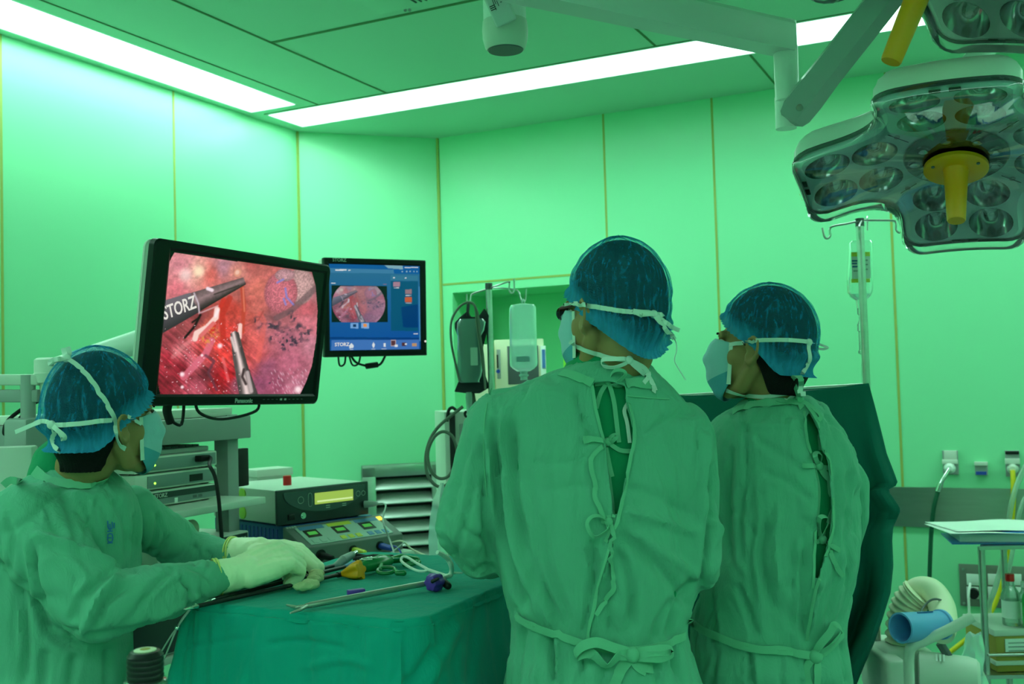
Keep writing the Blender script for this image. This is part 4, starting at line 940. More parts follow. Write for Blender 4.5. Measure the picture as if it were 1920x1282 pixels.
# white machine below
t = thing('anaesthesia_machine', P(868, 780, 3.95), 'white medical machine with a black corner strip behind the left surgeon', 'medical machine')
Am = P(838, 775, 3.9); Bm = P(965, 772, 3.95); Am.z = Bm.z = P(868, 771, 3.92).z; dm = (Bm - Am); dm.z = 0; lm = dm.length; dm.normalize(); rm = frame(dm, z=UP); top_ = Am.z
ob = lambda x0, x1, y0, y1, z0, z1, nm, m_, bv=.004: MB().box(V((Am.x, Am.y, 0)) + rm @ V(((x0 + x1) / 2, (y0 + y1) / 2, (z0 + z1) / 2)), (x1 - x0, y1 - y0, z1 - z0), rm, bv).build(nm, m_, t)
ob(-.01, lm, 0, .3, .12, top_, 'body', M['offwhite']); ob(.008, .03, -.008, .02, .16, top_ - .006, 'corner_strip', M['black']); ob(.045, lm - .02, -.004, .004, .5, top_ - .045, 'front_panel', M['grey'])
for x in (.02, lm - .05):
    for y in (.03, .26):
        mb = MB(); pp = V((Am.x, Am.y, 0)) + rm @ V((x, y, .06)); mb.cyl(pp - dm * .015, pp + dm * .015, .06); mb.build('wheel', M['rubber'], t)
mb = MB(); mb.tube([P(838, 790, 3.86), P(841, 770, 3.86), P(848, 764, 3.87), P(856, 770, 3.9)], .006, 8, 5); mb.tube([P(883, 775, 3.84), P(873, 772, 3.84), P(873, 780, 3.84), P(884, 784, 3.84)], .005, 8, 5); mb.build('cord', M['rubber'], t)
# loose plastic sheet
t = thing('plastic_sheet', P(815, 960, 3.6), 'pale translucent plastic sheet hanging under the coiled hose', 'plastic sheet')
mb = MB(); rows = [(826, 832, 905), (812, 836, 935), (806, 838, 970), (803, 838, 1010), (806, 838, 1060)]
mb.rings([[P(a, y, 3.58), P((a + b) / 2, y, 3.55 + .02 * (i % 2)), P(b, y, 3.6), P((a + b) / 2, y, 3.61)] for i, (a, b, y) in enumerate(rows)]); mb.build('sheet', M['milk'], t)
# monitors in the niche
t = thing('patient_monitor', W(-2.5, 5.25, NI[2]), 'beige patient monitor standing in the wall niche', 'patient monitor')
nz0 = NI[2]
def nb(px0, px1, py0, d, nm, m_, th=.12, bv=.006, z0=None, par=None):
    a_, b_ = P(px0, py0, d), P(px1, py0, d); z1 = (a_.z + b_.z) / 2; z0_ = nz0 if z0 is None else z0
    x = (b_ - a_); x.z = 0; r_ = frame(x, z=UP); cc_ = (a_ + b_) / 2; cc_.z = (z0_ + z1) / 2
    return MB().box(cc_ + r_ @ V((0, th / 2, 0)), (x.length, th, z1 - z0_), r_, bv).build(nm, m_, par or t)
nb(926, 1019, 636, 5.30, 'body', M['cream'], .1); nb(951, 1009, 648, 5.295, 'screen', M['dgrey'], .02, .002, P(980, 720, 5.3).z); nb(931, 938, 655, 5.295, 'grip', M['grey'], .01, .002, P(935, 710, 5.3).z)
nb(1013, 1023, 648, 5.285, 'side_panel', M['white'], .05, .003); nb(1016, 1022, 655, 5.28, 'sticker', mat('blue sticker', (.08, .2, .6), .5), .006, 0, P(1020, 690, 5.3).z)
t = thing('infusion_pump', W(-2.7, 5.2, NI[2]), 'narrow beige pump with small buttons in the niche, left of the monitor', 'infusion pump')
nb(880, 925, 646, 5.24, 'body', M['cream'], .1); nb(931, 934, 665, 5.23, 'slot', M['black'], .01, 0, P(930, 690, 5.2).z)
for x, y, k in ((919, 672, 'plug_yellow'), (920, 683, 'black'), (921, 691, 'black'), (934, 696, 'plug_blue')):
    mb = MB(); mb.cyl(P(x, y, 5.245), P(x, y, 5.23), .010); mb.build('button', M[k], t)
t = thing('oxygen_bottle', P(1072, 700, 5.2), 'bright green bottle at the right end of the niche', 'bottle')
mb = MB(); pp = P(1074, 700, 5.2); mb.lathe(V((pp.x, pp.y, nz0)), UP, [(0, .045), (P(1074, 672, 5.2).z - nz0, .045), (P(1074, 662, 5.2).z - nz0, .03), (P(1074, 655, 5.2).z - nz0, .02)], 24); mb.build('body', mat('bright green plastic', (.22, .62, .02), .4), t)
mb = MB(); mb.lathe(V((pp.x, pp.y, P(1074, 655, 5.2).z)), UP, [(0, .022), (.03, .022)], 20); mb.build('cap', M['white'], t)

# right-hand stand, bag, drape
D2 = 3.2
st2, b2 = iv_stand((1618, 560), D2, P(1617, 416, D2).z, 'tall steel infusion stand rising behind the right surgeon\'s back',
    [[P(1616, 413, D2), P(1590, 419, D2), P(1562, 424, D2), P(1556, 430, D2), P(1557, 441, D2), P(1552, 447, D2), P(1546, 444, D2), P(1542, 427, D2)],
     [P(1618, 413, D2), P(1645, 413, D2), P(1674, 413.5, D2), P(1680, 418, D2), P(1680, 430, D2), P(1686, 436, D2), P(1693, 431, D2), P(1694, 410, D2)],
     [P(1616, 414, D2), P(1612, 421, D2 - .05), P(1611, 428, D2 - .08), P(1611, 446, D2 - .08)], [P(1619, 413, D2), P(1625, 411, D2 + .06), P(1626, 407, D2 + .09), P(1626, 432, D2 + .09)]])
t = thing('infusion_bag', P(1612, 455, D2 + .06), 'clear infusion bag with a yellow label on the right stand', 'infusion bag')
Dg = D2 + .06
M['bagclear'] = clear('clear bag plastic', (0.90, 0.98, 0.96), 0.25, 0.05, milk=0.08)
mb = MB(); mb.rings(slab([(1613, 18, 452), (1613, 22, 456), (1613, 22, 475), (1612.5, 24, 520), (1612.5, 23, 548), (1613, 18, 556), (1614, 9, 563), (1614, 7, 578)], Dg, .022)); mb.build('bag', M['bagclear'], t)
mb = MB(); mb.rings(slab([(1613, 18, 551), (1613, 12, 557), (1614, 7, 562)], Dg, .02)); mb.build('fluid', M['fluid'], t)
for y0, y1, k in ((473, 481, 'plug_yellow'), (481, 523, 'white'), (523, 530, 'plug_yellow')):
    a_, b_ = P(1596, y0, Dg - .024), P(1631, y0, Dg - .024); z1 = a_.z; z0 = P(1596, y1, Dg - .024).z
    mb = MB(); mb.box(V(((a_.x + b_.x) / 2, (a_.y + b_.y) / 2, (z0 + z1) / 2)), ((b_ - a_).length, .0012, z1 - z0), frame((1, 0, 0), z=UP)); mb.build('label', M[k], t)
for i, (x, y, w_) in enumerate(((1597, 489, 14), (1597, 494, 10), (1598, 500, 15), (1617, 488, 10), (1600, 508, 9), (1600, 514, 9), (1618, 496, 9), (1618, 505, 9))):
    a_ = P(x, y, Dg - .026); mb = MB(); mb.box(a_ + V((w_ / FPX * Dg / 2, 0, 0)), (w_ / FPX * Dg, .0008, .004)); mb.build('label_print', M['esublue'] if i < 3 else M['grey'], t, False)
mb = MB(); pp = P(1614, 578, Dg); mb.lathe(pp, -UP, [(0, .011), (.018, .011), (.02, .008), (.035, .006), (.05, .013), (.07, .013), (.072, .010), (.13, .010), (.132, .013), (.14, .013), (.145, .004)], 18); mb.build('drip_chamber', M['bagclear'], t)
mb = MB(); mb.tube([pp - UP * .14, P(1616, 690, Dg), P(1617, 720, Dg)], .0022, 8, 4); mb.build('line', M['bagclear'], t)
mb = MB(); mb.tube([P(1611, 446, D2 - .08), P(1612, 449, D2 - .02), P(1613, 453, Dg)], .002, 8, 4); mb.build('hanger', M['bagclear'], t)

M['drape'] = mat('dark green drape cloth', (0.004, 0.125, 0.100), 0.8, var=0.08, scale=5, bump=.25, bscale=400, spec=.2)
# screen drape hung from the stand: a sheet with vertical folds, a free corner on the right
def sheet(rows, nu, fold, name, m, par, dep, th=.002, **k):
    """rows: (py, px left, px right); dep(u, v): distance; fold(u, v): extra distance"""
    ys = [r[0] for r in rows]; nv = 90; vs = []
    yy = np.linspace(ys[0], ys[-1], nv)
    L_ = np.interp(yy, ys, [r[1] for r in rows]); R_ = np.interp(yy, ys, [r[2] for r in rows])
    for j in range(nv):
        v = j / (nv - 1)
        for i in range(nu):
            u = i / (nu - 1); x = L_[j] + (R_[j] - L_[j]) * u
            vs.append(P(x, yy[j] + (k.get('sag', lambda u: 0)(u) * (1 - v)), dep(u, v) + fold(u, v)))
    f = [(j * nu + i, j * nu + i + 1, (j + 1) * nu + i + 1, (j + 1) * nu + i) for j in range(nv - 1) for i in range(nu - 1)]
    mb = MB(); mb.add(vs, f); o = mb.build(name, m, par); s_ = o.modifiers.new('thickness', 'SOLIDIFY'); s_.thickness = th
    return o
def hump(u, c, w): return math.exp(-((u - c) / w) ** 2)
mb = MB(); mb.tube([P(1621, 722, D2), P(1232, 745, D2 + .15)], .007, 10); mb.build('cross_bar', M['steel'], st2)
t = thing('surgical_drape', V((b2.x - .3, b2.y, 0)), 'dark green cloth screen hung from the stand behind the two surgeons', 'surgical drape')
sheet([(718, 1230, 1629), (760, 1228, 1640), (850, 1225, 1662), (893, 1224, 1679), (908, 1224, 1684), (919, 1224, 1664), (932, 1224, 1674), (955, 1224, 1689), (975, 1224, 1681), (990, 1224, 1674), (1012, 1224, 1672), (1060, 1224, 1674), (1110, 1224, 1669), (1150, 1224, 1657), (1200, 1224, 1640), (1250, 1224, 1618), (1330, 1224, 1586)], 110,
      lambda u, v: .05 * v * math.sin(u * 34 + 3 * v) * (.3 + u) - .07 * hump(u, .955, .03 + .02 * v) * min(1, v * 3) + .03 * math.sin((u * 1.0 + v * .9) * 17) * (1 - v) * v * 3 - .05 * hump(u + .45 * v, 1.02, .06) * v + .035 * hump(v, .42, .025) * hump(u, .97, .06),
      'cloth', M['drape'], t, lambda u, v: D2 + .15 - .25 * u, sag=lambda u: 22 * (1 - u) + 10 * math.sin(PI * u) )

# ------------------------------------------------------------------ wall outlets and hoses, socket plate
WB = lambda x, y, o=0.0: PPL(x, y, W(0, VB, 0), _LD) - _LD * o
def wallbox(x0, x1, y0, y1, o0, o1, name, m, par, bv=.002):
    a_, b_, c_ = WB(x0, y0), WB(x1, y0), WB((x0 + x1) / 2, y1); mb = MB()
    ctr = (a_ + b_) / 2; z1 = ctr.z; ctr.z = (z1 + c_.z) / 2; ctr = ctr - _LD * (o0 + o1) / 2
    mb.box(ctr, ((b_ - a_).xy.length, o1 - o0, z1 - c_.z), ROOM, bv); return mb.build(name, m, par)
def outlet(cx, cy, lab, plug):
    t = thing('gas_outlet', WB(cx, cy), lab, 'wall outlet', 'wall gas outlets')
    return t
t = outlet(1781, 867, 'grey wall outlet with a plugged-in dark green hose', 0)
wallbox(1767, 1796, 844, 889, 0, .012, 'plate', M['grey'], t); wallbox(1770, 1794, 844, 862, .012, .022, 'flap', M['offwhite'], t); wallbox(1767, 1796, 861, 869, .012, .03, 'hood', M['offwhite'], t)
mb = MB(); mb.lathe(WB(1781, 877, .01), -_LD, [(0, .026), (.03, .022), (.045, .014)], 20); mb.build('plug', M['white'], t)
mb = MB(); mb.tube([WB(1781, 877, .05), WB(1773, 891, .07), WB(1766, 903, .075)], .009, 10, 3); mb.tube([WB(1766, 903, .075), WB(1761, 918, .078)], .013, 12); mb.build('fitting', M['chrome'], t)
mb = MB(); mb.tube([WB(1761, 918, .078), WB(1754, 945, .08), WB(1749, 985, .07), WB(1746, 1040, .06), WB(1744, 1100, .05), WB(1742, 1200, .05)], .0095, 10, 6); mb.build('hose', mat('dark green hose', (.004, .09, .045), .4), t)
t = outlet(1840, 878, 'small closed wall outlet with a blue strip, middle one of three', 0)
wallbox(1827, 1852, 865, 872, 0, .03, 'hood', M['offwhite'], t); wallbox(1828, 1852, 871, 890, 0, .02, 'body', M['grey'], t); wallbox(1830, 1850, 883, 889, .02, .023, 'blue_strip', M['plug_blue'], t, 0)
t = outlet(1898, 867, 'wall outlet with a yellow hose, nearest the right edge', 0)
wallbox(1884, 1911, 844, 893, 0, .012, 'plate', M['grey'], t); wallbox(1885, 1911, 845, 851, .012, .02, 'flap', M['black'], t); wallbox(1884, 1912, 859, 869, .012, .03, 'hood', M['offwhite'], t)
mb = MB(); mb.lathe(WB(1899, 878, .01), -_LD, [(0, .024), (.03, .020), (.042, .013)], 20); mb.build('plug', M['offwhite'], t)
mb = MB(); mb.tube([WB(1899, 880, .055), WB(1900, 900, .07), WB(1900, 940, .075), WB(1896, 985, .07), WB(1888, 1040, .06), WB(1878, 1085, .06), WB(1864, 1130, .08), WB(1840, 1165, .1), WB(1812, 1190, .1), WB(1780, 1215, .1)], .0105, 10, 6); mb.build('hose', mat('yellow hose', (.82, .62, .01), .4), t)
M['tubing'] = clear('clear tubing', (.82, .95, .88), .3, .1, milk=.4)
t = thing('clear_tubing', WB(1915, 880, .1), 'clear plastic tubing looping down in front of the yellow hose', 'tubing')
mb = MB(); mb.tube([WB(1935, 850, .1), WB(1915, 885, .11), WB(1900, 925, .13), WB(1891, 975, .13), WB(1882, 1035, .13), WB(1868, 1090, .13), WB(1856, 1125, .12), WB(1858, 1160, .12), WB(1864, 1180, .12)], .011, 10, 6)
mb.tube([WB(1940, 900, .1), WB(1918, 935, .13), WB(1907, 975, .14), WB(1896, 1040, .14), WB(1884, 1090, .13)], .009, 10, 6); mb.build('tube', M['tubing'], t)
t = thing('socket_plate', WB(1860, 1100), 'steel wall plate with power sockets low on the back wall', 'power socket')
wallbox(1798, 1960, 1060, 1139, 0, .008, 'plate', mat('dull steel plate', (.30, .30, .27), .45, .8, var=.1), t, .001)
for x in (1812, 1852, 1892): wallbox(x, x + 23, 1075, 1096, .008, .012, 'socket', M['white'], t, .001); wallbox(x, x + 23, 1099, 1121, .008, .012, 'socket', M['white'], t, .001)
mb = MB(); mb.cyl(WB(1826, 1110, .01), WB(1826, 1110, .045), .022); mb.build('plug', M['black'], t)
mb = MB(); mb.tube([WB(1820, 1092, .02), WB(1817, 1110, .05), WB(1818, 1140, .05), WB(1818, 1180, .05)], .006, 8, 5); mb.build('cord', M['white'], t)
for x, y in ((1806, 1066), (1808, 1130)):
    mb = MB(); mb.cyl(WB(x, y, .007), WB(x, y, .011), .006); mb.build('screw', M['chrome'], t)

# ------------------------------------------------------------------ trolley with papers, boxes and bottles
DT = 3.55
tz = P(1840, 1022, DT).z - .006
t0 = P(1843, 1100, DT); t0.z = 0
TR = lambda x, y, z: t0 + V((x, y, z))
t = thing('steel_trolley', TR(.25, .15, 0), 'steel instrument trolley at the right edge with papers on top', 'trolley')
for i, (x, y) in enumerate(((0, 0), (.48, -.02), (.20, .27), (.66, .25))):
    mb = MB(); mb.cyl(TR(x, y, .08), TR(x, y, tz), .0115, n=16); l = mb.build('leg', M['steel'], t); mb = MB(); mb.cyl(TR(x - .012, y, .04), TR(x + .012, y, .04), .04); mb.build('wheel', M['rubber'], l)
zS = P(1880, 1262, DT).z
for z, nm in ((tz, 'top_shelf'), (zS, 'middle_shelf'), (.25, 'bottom_shelf')):
    mb = MB(); mb.rings([[TR(x, y, z + dz) for x, y in ((-.02, -.03), (.51, -.05), (.69, .27), (.17, .30))] for dz in (-.006, .006)]); mb.build(nm, M['steel'], t)
mb = MB(); mb.tube([TR(0, -.014, zS + .07), TR(.48, -.034, zS + .07)], .005); mb.build('rail', M['steel'], t)
t = thing('folder', TR(.2, .1, tz + .006), 'blue ring folder lying on the trolley under loose papers', 'folder')
M['folderblue'] = mat('blue folder cover', (.03, .16, .48), .35, var=.05)
fo = [(-.09, .02), (.34, -.05), (.40, .22), (-.03, .26)]
for k, z in enumerate((.007, .042)):
    mb = MB(); mb.rings([[TR(x, y, tz + z + dz) for x, y in fo] for dz in (0, .004)]); mb.build('cover', M['folderblue'], t)
mb = MB(); mb.rings([[TR(x, y, tz + z) for x, y in ((-.05, .05), (.33, -.03), (.38, .2), (-.01, .24))] for z in (.011, .040)]); mb.build('pages', M['white'], t)
for nm, lab, off, rz, z in (('paper_sheet', 'top loose paper sheet on the blue folder', (.0, .02), .06, .052), ('paper_sheet', 'lower loose paper sheet sticking out over the folder\'s left edge', (-.03, .0), -.03, .047)):
    mb = MB(); n_ = 12; vs = []; fs = []
    for j in range(n_):
        for i in range(n_):
            x = -.07 + .42 * i / (n_ - 1); y = .0 + .25 * j / (n_ - 1); c_, s_ = math.cos(rz), math.sin(rz)
            vs.append(TR(x * c_ - y * s_ + off[0], x * s_ + y * c_ + off[1] - .12 * i / (n_ - 1) * .3, tz + z + .006 * math.sin(i * .7 + j * .3) * (i / n_)))
    fs = [(j * n_ + i, j * n_ + i + 1, (j + 1) * n_ + i + 1, (j + 1) * n_ + i) for j in range(n_ - 1) for i in range(n_ - 1)]
    mb.add(vs, fs); o = mb.build(nm, M['white'], None); s_ = o.modifiers.new('thickness', 'SOLIDIFY'); s_.thickness = .0012; tag(o, lab, 'paper', 'loose papers on the trolley')
M['gold'] = mat('ochre card', (.42, .30, .05), .6, var=.06)
t = thing('storage_bin', TR(.2, .12, zS + .006), 'ochre storage box with a printed white label on the trolley shelf', 'box')
def tb(x0, x1, y0, y1, z0, z1, nm, m_, bv=.003): return MB().box(TR((x0 + x1) / 2, (y0 + y1) / 2, (z0 + z1) / 2), (x1 - x0, y1 - y0, z1 - z0), None, bv).build(nm, m_, t)
zb1 = P(1880, 1180, DT).z
tb(.035, .44, .0, .24, zS + .007, zb1, 'body', M['gold']); tb(.028, .445, -.006, .246, zb1 - .02, zb1 + .002, 'rim', M['offwhite']); tb(.028, .445, -.006, .246, zS + .03, zS + .045, 'rim', M['offwhite'])
tb(.065, .22, -.004, 0.0, zS + .075, zb1 - .03, 'label', M['white'], 0)
for i in range(4): tb(.075, .20 - (i % 2) * .03, -.006, -.003, zb1 - .045 - i * .013, zb1 - .041 - i * .013, 'label_print', M['grey'], 0)
M['pet'] = clear('clear bottle plastic', (.86, .97, .93), .25, .05, milk=.18)
for i, (x, y, r, h, m_, cap, lab) in enumerate(((.12, .06, .03, .17, 'pet', 'red', 'clear bottle with a red cap on the ochre box'), (.20, .12, .028, .13, 'pet', 'white', 'short clear bottle beside the red-capped bottle'))):
    t = thing('bottle', TR(x, y, zb1 + .003), lab, 'bottle'); mb = MB(); mb.lathe(TR(x, y, zb1 + .003), UP, [(0, r * .95), (.004, r), (h * .62, r), (h * .78, r * .5), (h * .9, r * .42)], 24); mb.build('body', M[m_], t)
    mb = MB(); mb.lathe(TR(x, y, zb1 + .003 + h * .88), UP, [(0, r * .5), (h * .14, r * .5)], 18); mb.build('cap', M[cap], t)
    mb = MB(); mb.lathe(TR(x, y, zb1 + .003 + h * .15), UP, [(0, r * 1.01), (h * .35, r * 1.01)], 24, False, False); mb.build('label', M['white'], t)
t = thing('green_canister', TR(.2, .02, zb1 + .003), 'bright green canister at the right edge beside the bottles', 'canister')
mb = MB(); mb.lathe(TR(.165, -.0, zb1 + .004), UP, [(0, .03), (.002, .032), (.10, .032), (.12, .024), (.125, .012)], 24); mb.build('body', mat('green plastic', (.02, .5, .08), .4), t); mb = MB(); mb.lathe(TR(.165, 0., zb1 + .127), UP, [(0, .014), (.02, .014)], 16); mb.build('cap', M['white'], t)

# ------------------------------------------------------------------ warming unit with its corrugated hose
DW = 3.0
t = thing('warming_unit', V((P(1745, 1200, DW).x, P(1745, 1200, DW).y + .1, 0)), 'cream blower unit with a bent corrugated hose and a blue nozzle', 'medical machine')
M['nozzle'] = mat('blue nozzle plastic', (.14, .38, .80), .4, var=.04)
def corr(pts, r, name, m_, amp=.0045, per=.017):
    pts = spline([V(p) for p in pts], 30); L_ = [0]
    for i in range(1, len(pts)): L_.append(L_[-1] + (pts[i] - pts[i - 1]).length)
    tot = L_[-1]; mb = MB(); mb.tube(pts, lambda q: r + amp * math.sin(q * tot / per * 2 * PI), 24); return mb.build(name, m_, t, ang=60)
corr([P(1692, 1205, DW + .12), P(1695, 1160, DW + .12), P(1707, 1128, DW + .11), P(1722, 1112, DW + .10)], .047, 'corrugated_hose', M['cream'], .004, .0175)
mb = MB(); mb.tube([P(1708, 1132, DW + .14), P(1720, 1108, DW + .13), P(1745, 1108, DW + .10), P(1765, 1135, DW + .05), P(1770, 1170, DW - .02), P(1765, 1185, DW - .06)], lambda q: .040 - .004 * q, 24, 10); mb.build('smooth_hose', M['cream'], t)
mb = MB(); mb.tube([P(1727, 1152, DW - .04), P(1730, 1140, DW + .0), P(1745, 1125, DW + .02), P(1762, 1124, DW + .02), P(1778, 1134, DW + .03)], .003, 8, 6); mb.build('hose_clip', M['dgrey'], t)
na, nb_ = P(1768, 1170, DW - .09), P(1688, 1177, DW - .17)
mb = MB(); dn = (nb_ - na); ln = dn.length
mb.lathe(na, dn, [(0, .034), (.004, .041), (.012, .041), (.014, .037), (ln * .75, .040), (ln, .041), (ln, .036), (ln * .8, .034), (ln * .4, .030)], 36, True, False); mb.build('nozzle', M['nozzle'], t, ang=30, label='blue nozzle')
mb = MB(); mb.lathe(na + dn * .45, dn, [(0, .0), (.001, .029)], 24, False, False); mb.build('nozzle_inside', M['black'], t)
mb = MB(); mb.box(na + dn * .45 + UP * .040 - _F * .012, (.06, .003, .004), frame(dn, z=UP)); mb.build('slot', M['esublue'], t)
mb = MB(); mb.box(P(1762, 1190, DW - .165), (.02, .002, .012), frame(dn, z=UP)); mb.build('sticker', M['white'], t)
mb = MB(); mb.lathe(P(1692, 1250, DW + .12), UP, [(0, .056), (.05, .055), (.052, .05), (.065, .05)], 28); mb.build('hose_collar', M['grey'], t)
mb = MB(); mb.tube([P(1706, 1300, DW - .14), P(1704, 1235, DW - .14), P(1710, 1212, DW - .15), P(1735, 1200, DW - .16), P(1775, 1182, DW - .17), P(1824, 1156, DW - .18)], .0145, 14, 8); mb.build('handle', M['offwhite'], t)
cb_ = P(1750, 1275, DW + .05)
def wb(px0, px1, py0, py1, d0, d1, nm, m_, bv=.012):
    a_, b_ = P(px0, py0, d0), P(px1, py0, d0); z0 = P(px0, py1, d0).z; mb = MB(); mb.box(V(((a_.x + b_.x) / 2, (a_.y + b_.y) / 2 + (d1 - d0) / 2, (a_.z + z0) / 2)), (b_.x - a_.x, d1 - d0, a_.z - z0), frame((1, 0, 0), z=UP), bv, 3); return mb.build(nm, m_, t)
wb(1664, 1702, 1240, 1330, DW - .05, DW + .15, 'side_housing', M['offwhite']); wb(1656, 1760, 1222, 1330, DW + .02, DW + .25, 'body', M['offwhite'], .03)
mb = MB(); m0 = P(1722, 1262, DW + .0); m1 = P(1838, 1272, DW - .06); dd = (m1 - m0); mb.lathe(m0, dd, [(0, .050), (.004, .062), (.03, .063), (dd.length - .03, .058), (dd.length - .008, .052), (dd.length, .042)], 36); mb.build('motor_housing', M['offwhite'], t, ang=30)
for i in range(3): MB().box(m0 + dd * (.30 + i * .06) + V((-.01, -.03, .057)), (.005, .03, .001), frame(dd, z=(0, -.5, 1))).build('label_print', M['white'], t, False)
mb = MB(); mb.tube([P(1762, 1205, DW - .02), P(1785, 1240, DW - .03)], .012, 8); mb.build('strap', M['dgrey'], t)
zb_ = P(1700, 1330, DW).z
mb = MB(); mb.cyl(V((cb_.x, cb_.y, .06)), V((cb_.x, cb_.y, zb_ + .02)), .022, n=20); mb.build('pole', M['steel'], t)
for k in range(5):
    q = 2 * PI * k / 5; e = V((cb_.x + .11 * math.cos(q), cb_.y + .11 * math.sin(q), 0)); mb = MB(); mb.limb([(V((cb_.x, cb_.y, .08)), .016), (e + UP * .055, .012)], 10); f = mb.build('foot', M['grey'], t); mb = MB(); mb.cyl(e + V((-.012, 0, .026)), e + V((.012, 0, .026)), .026); mb.build('wheel', M['rubber'], f)
wb(1700, 1800, 1318, 1345, DW - .0, DW + .2, 'tray', M['grey'], .004)
# folded clear plastic bag
t = thing('plastic_bag', P(1825, 1230, 3.35), 'crumpled clear plastic bag between the blower and the trolley', 'plastic bag')
mb = MB(); rs = []
for j, y in enumerate(np.linspace(1188, 1330, 12)):
    c_ = P(1826 - j * 1.2, y, 3.35); w_ = .022 + .004 * j; rs.append([c_ + V((w_ * math.cos(q) * (1 + .25 * math.sin(3 * q + j)), w_ * .6 * math.sin(q) * (1 + .2 * math.sin(5 * q - j)), .006 * math.sin(4 * q + j))) for q in np.linspace(0, 2 * PI, 25)[:-1]])
mb.rings(rs); mb.build('bag', M['milk'], t)
mb = MB(); pp = rs[-1][0]; mb.cyl(V((pp.x - .04, pp.y, 0.0)), V((pp.x - .04, pp.y, rs[-1][0].z + .01)), .045, n=24); mb.build('bin', M['offwhite'], t)

# ------------------------------------------------------------------ people
def fabric(name, col, weave=900.0, wr=0.35, rough=0.85, var=.07):
    m, t, b = nt(name); N, L = t.nodes, t.links
    b.inputs['Roughness'].default_value = rough; b.inputs['Specular IOR Level'].default_value = 0.15; b.inputs['Sheen Weight'].default_value = 0.08
    tc = N.new('ShaderNodeTexCoord')
    n1 = N.new('ShaderNodeTexNoise'); n1.inputs['Scale'].default_value = 9; n1.inputs['Detail'].default_value = 5; L.new(tc.outputs['Object'], n1.inputs['Vector'])
    mx = N.new('ShaderNodeMix'); mx.data_type = 'RGBA'; mx.inputs[6].default_value = (*[x * (1 - var) for x in col], 1); mx.inputs[7].default_value = (*[x * (1 + var) for x in col], 1)
    L.new(n1.outputs['Fac'], mx.inputs[0]); L.new(mx.outputs[2], b.inputs['Base Color'])
    mp = N.new('ShaderNodeMapping'); mp.inputs['Scale'].default_value = (1.0, 1.0, .32); L.new(tc.outputs['Object'], mp.inputs[0])
    n2 = N.new('ShaderNodeTexNoise'); n2.inputs['Scale'].default_value = 20; n2.inputs['Detail'].default_value = 6; n2.inputs['Roughness'].default_value = .55; n2.inputs['Distortion'].default_value = .8; L.new(mp.outputs[0], n2.inputs['Vector'])
    n3 = N.new('ShaderNodeTexNoise'); n3.inputs['Scale'].default_value = weave; L.new(tc.outputs['Object'], n3.inputs['Vector'])
    b1 = N.new('ShaderNodeBump'); b1.inputs['Strength'].default_value = wr; b1.inputs['Distance'].default_value = .016; L.new(n2.outputs['Fac'], b1.inputs['Height'])
    b2 = N.new('ShaderNodeBump'); b2.inputs['Strength'].default_value = .12; b2.inputs['Distance'].default_value = .001; L.new(n3.outputs['Fac'], b2.inputs['Height']); L.new(b1.outputs[0], b2.inputs['Normal'])
    L.new(b2.outputs[0], b.inputs['Normal']); return m
M['gown'] = fabric('green surgical gown cotton', (0.138, 0.435, 0.305), wr=.5)
M['tie'] = fabric('green gown tie tape', (0.17, 0.49, 0.32), wr=.1)
M['scrub'] = fabric('darker green scrub cotton', (0.008, 0.27, 0.12), wr=.25)
M['skin'] = mat('tan skin', (0.40, 0.225, 0.095), 0.55, var=.10, scale=40, spec=.35, bump=.05, bscale=700)
M['hair'] = mat('black hair', (0.006, 0.006, 0.006), 0.6, var=.4, scale=160, spec=.15, bump=.6, bscale=500)
M['strap'] = mat('white mask tape', (0.70, 0.78, 0.74), 0.7, var=.03)
M['mask'] = mat('pale blue mask fabric', (0.34, 0.58, 0.68), 0.75, var=.06, bump=.2, bscale=120)
M['maskdeep'] = mat('blue mask lower half', (0.09, 0.36, 0.50), 0.75, var=.08, bump=.2, bscale=120)
M['glove'] = mat('cream latex glove', (0.94, 0.99, 0.68), 0.38, var=.05, scale=18, bump=.25, bscale=60, spec=.4)
M['gloverim'] = mat('rolled yellow glove cuff', (0.72, 0.74, 0.22), 0.4, var=.05)
M['eye'] = mat('eye white', (.7, .7, .66), .15, var=.02)
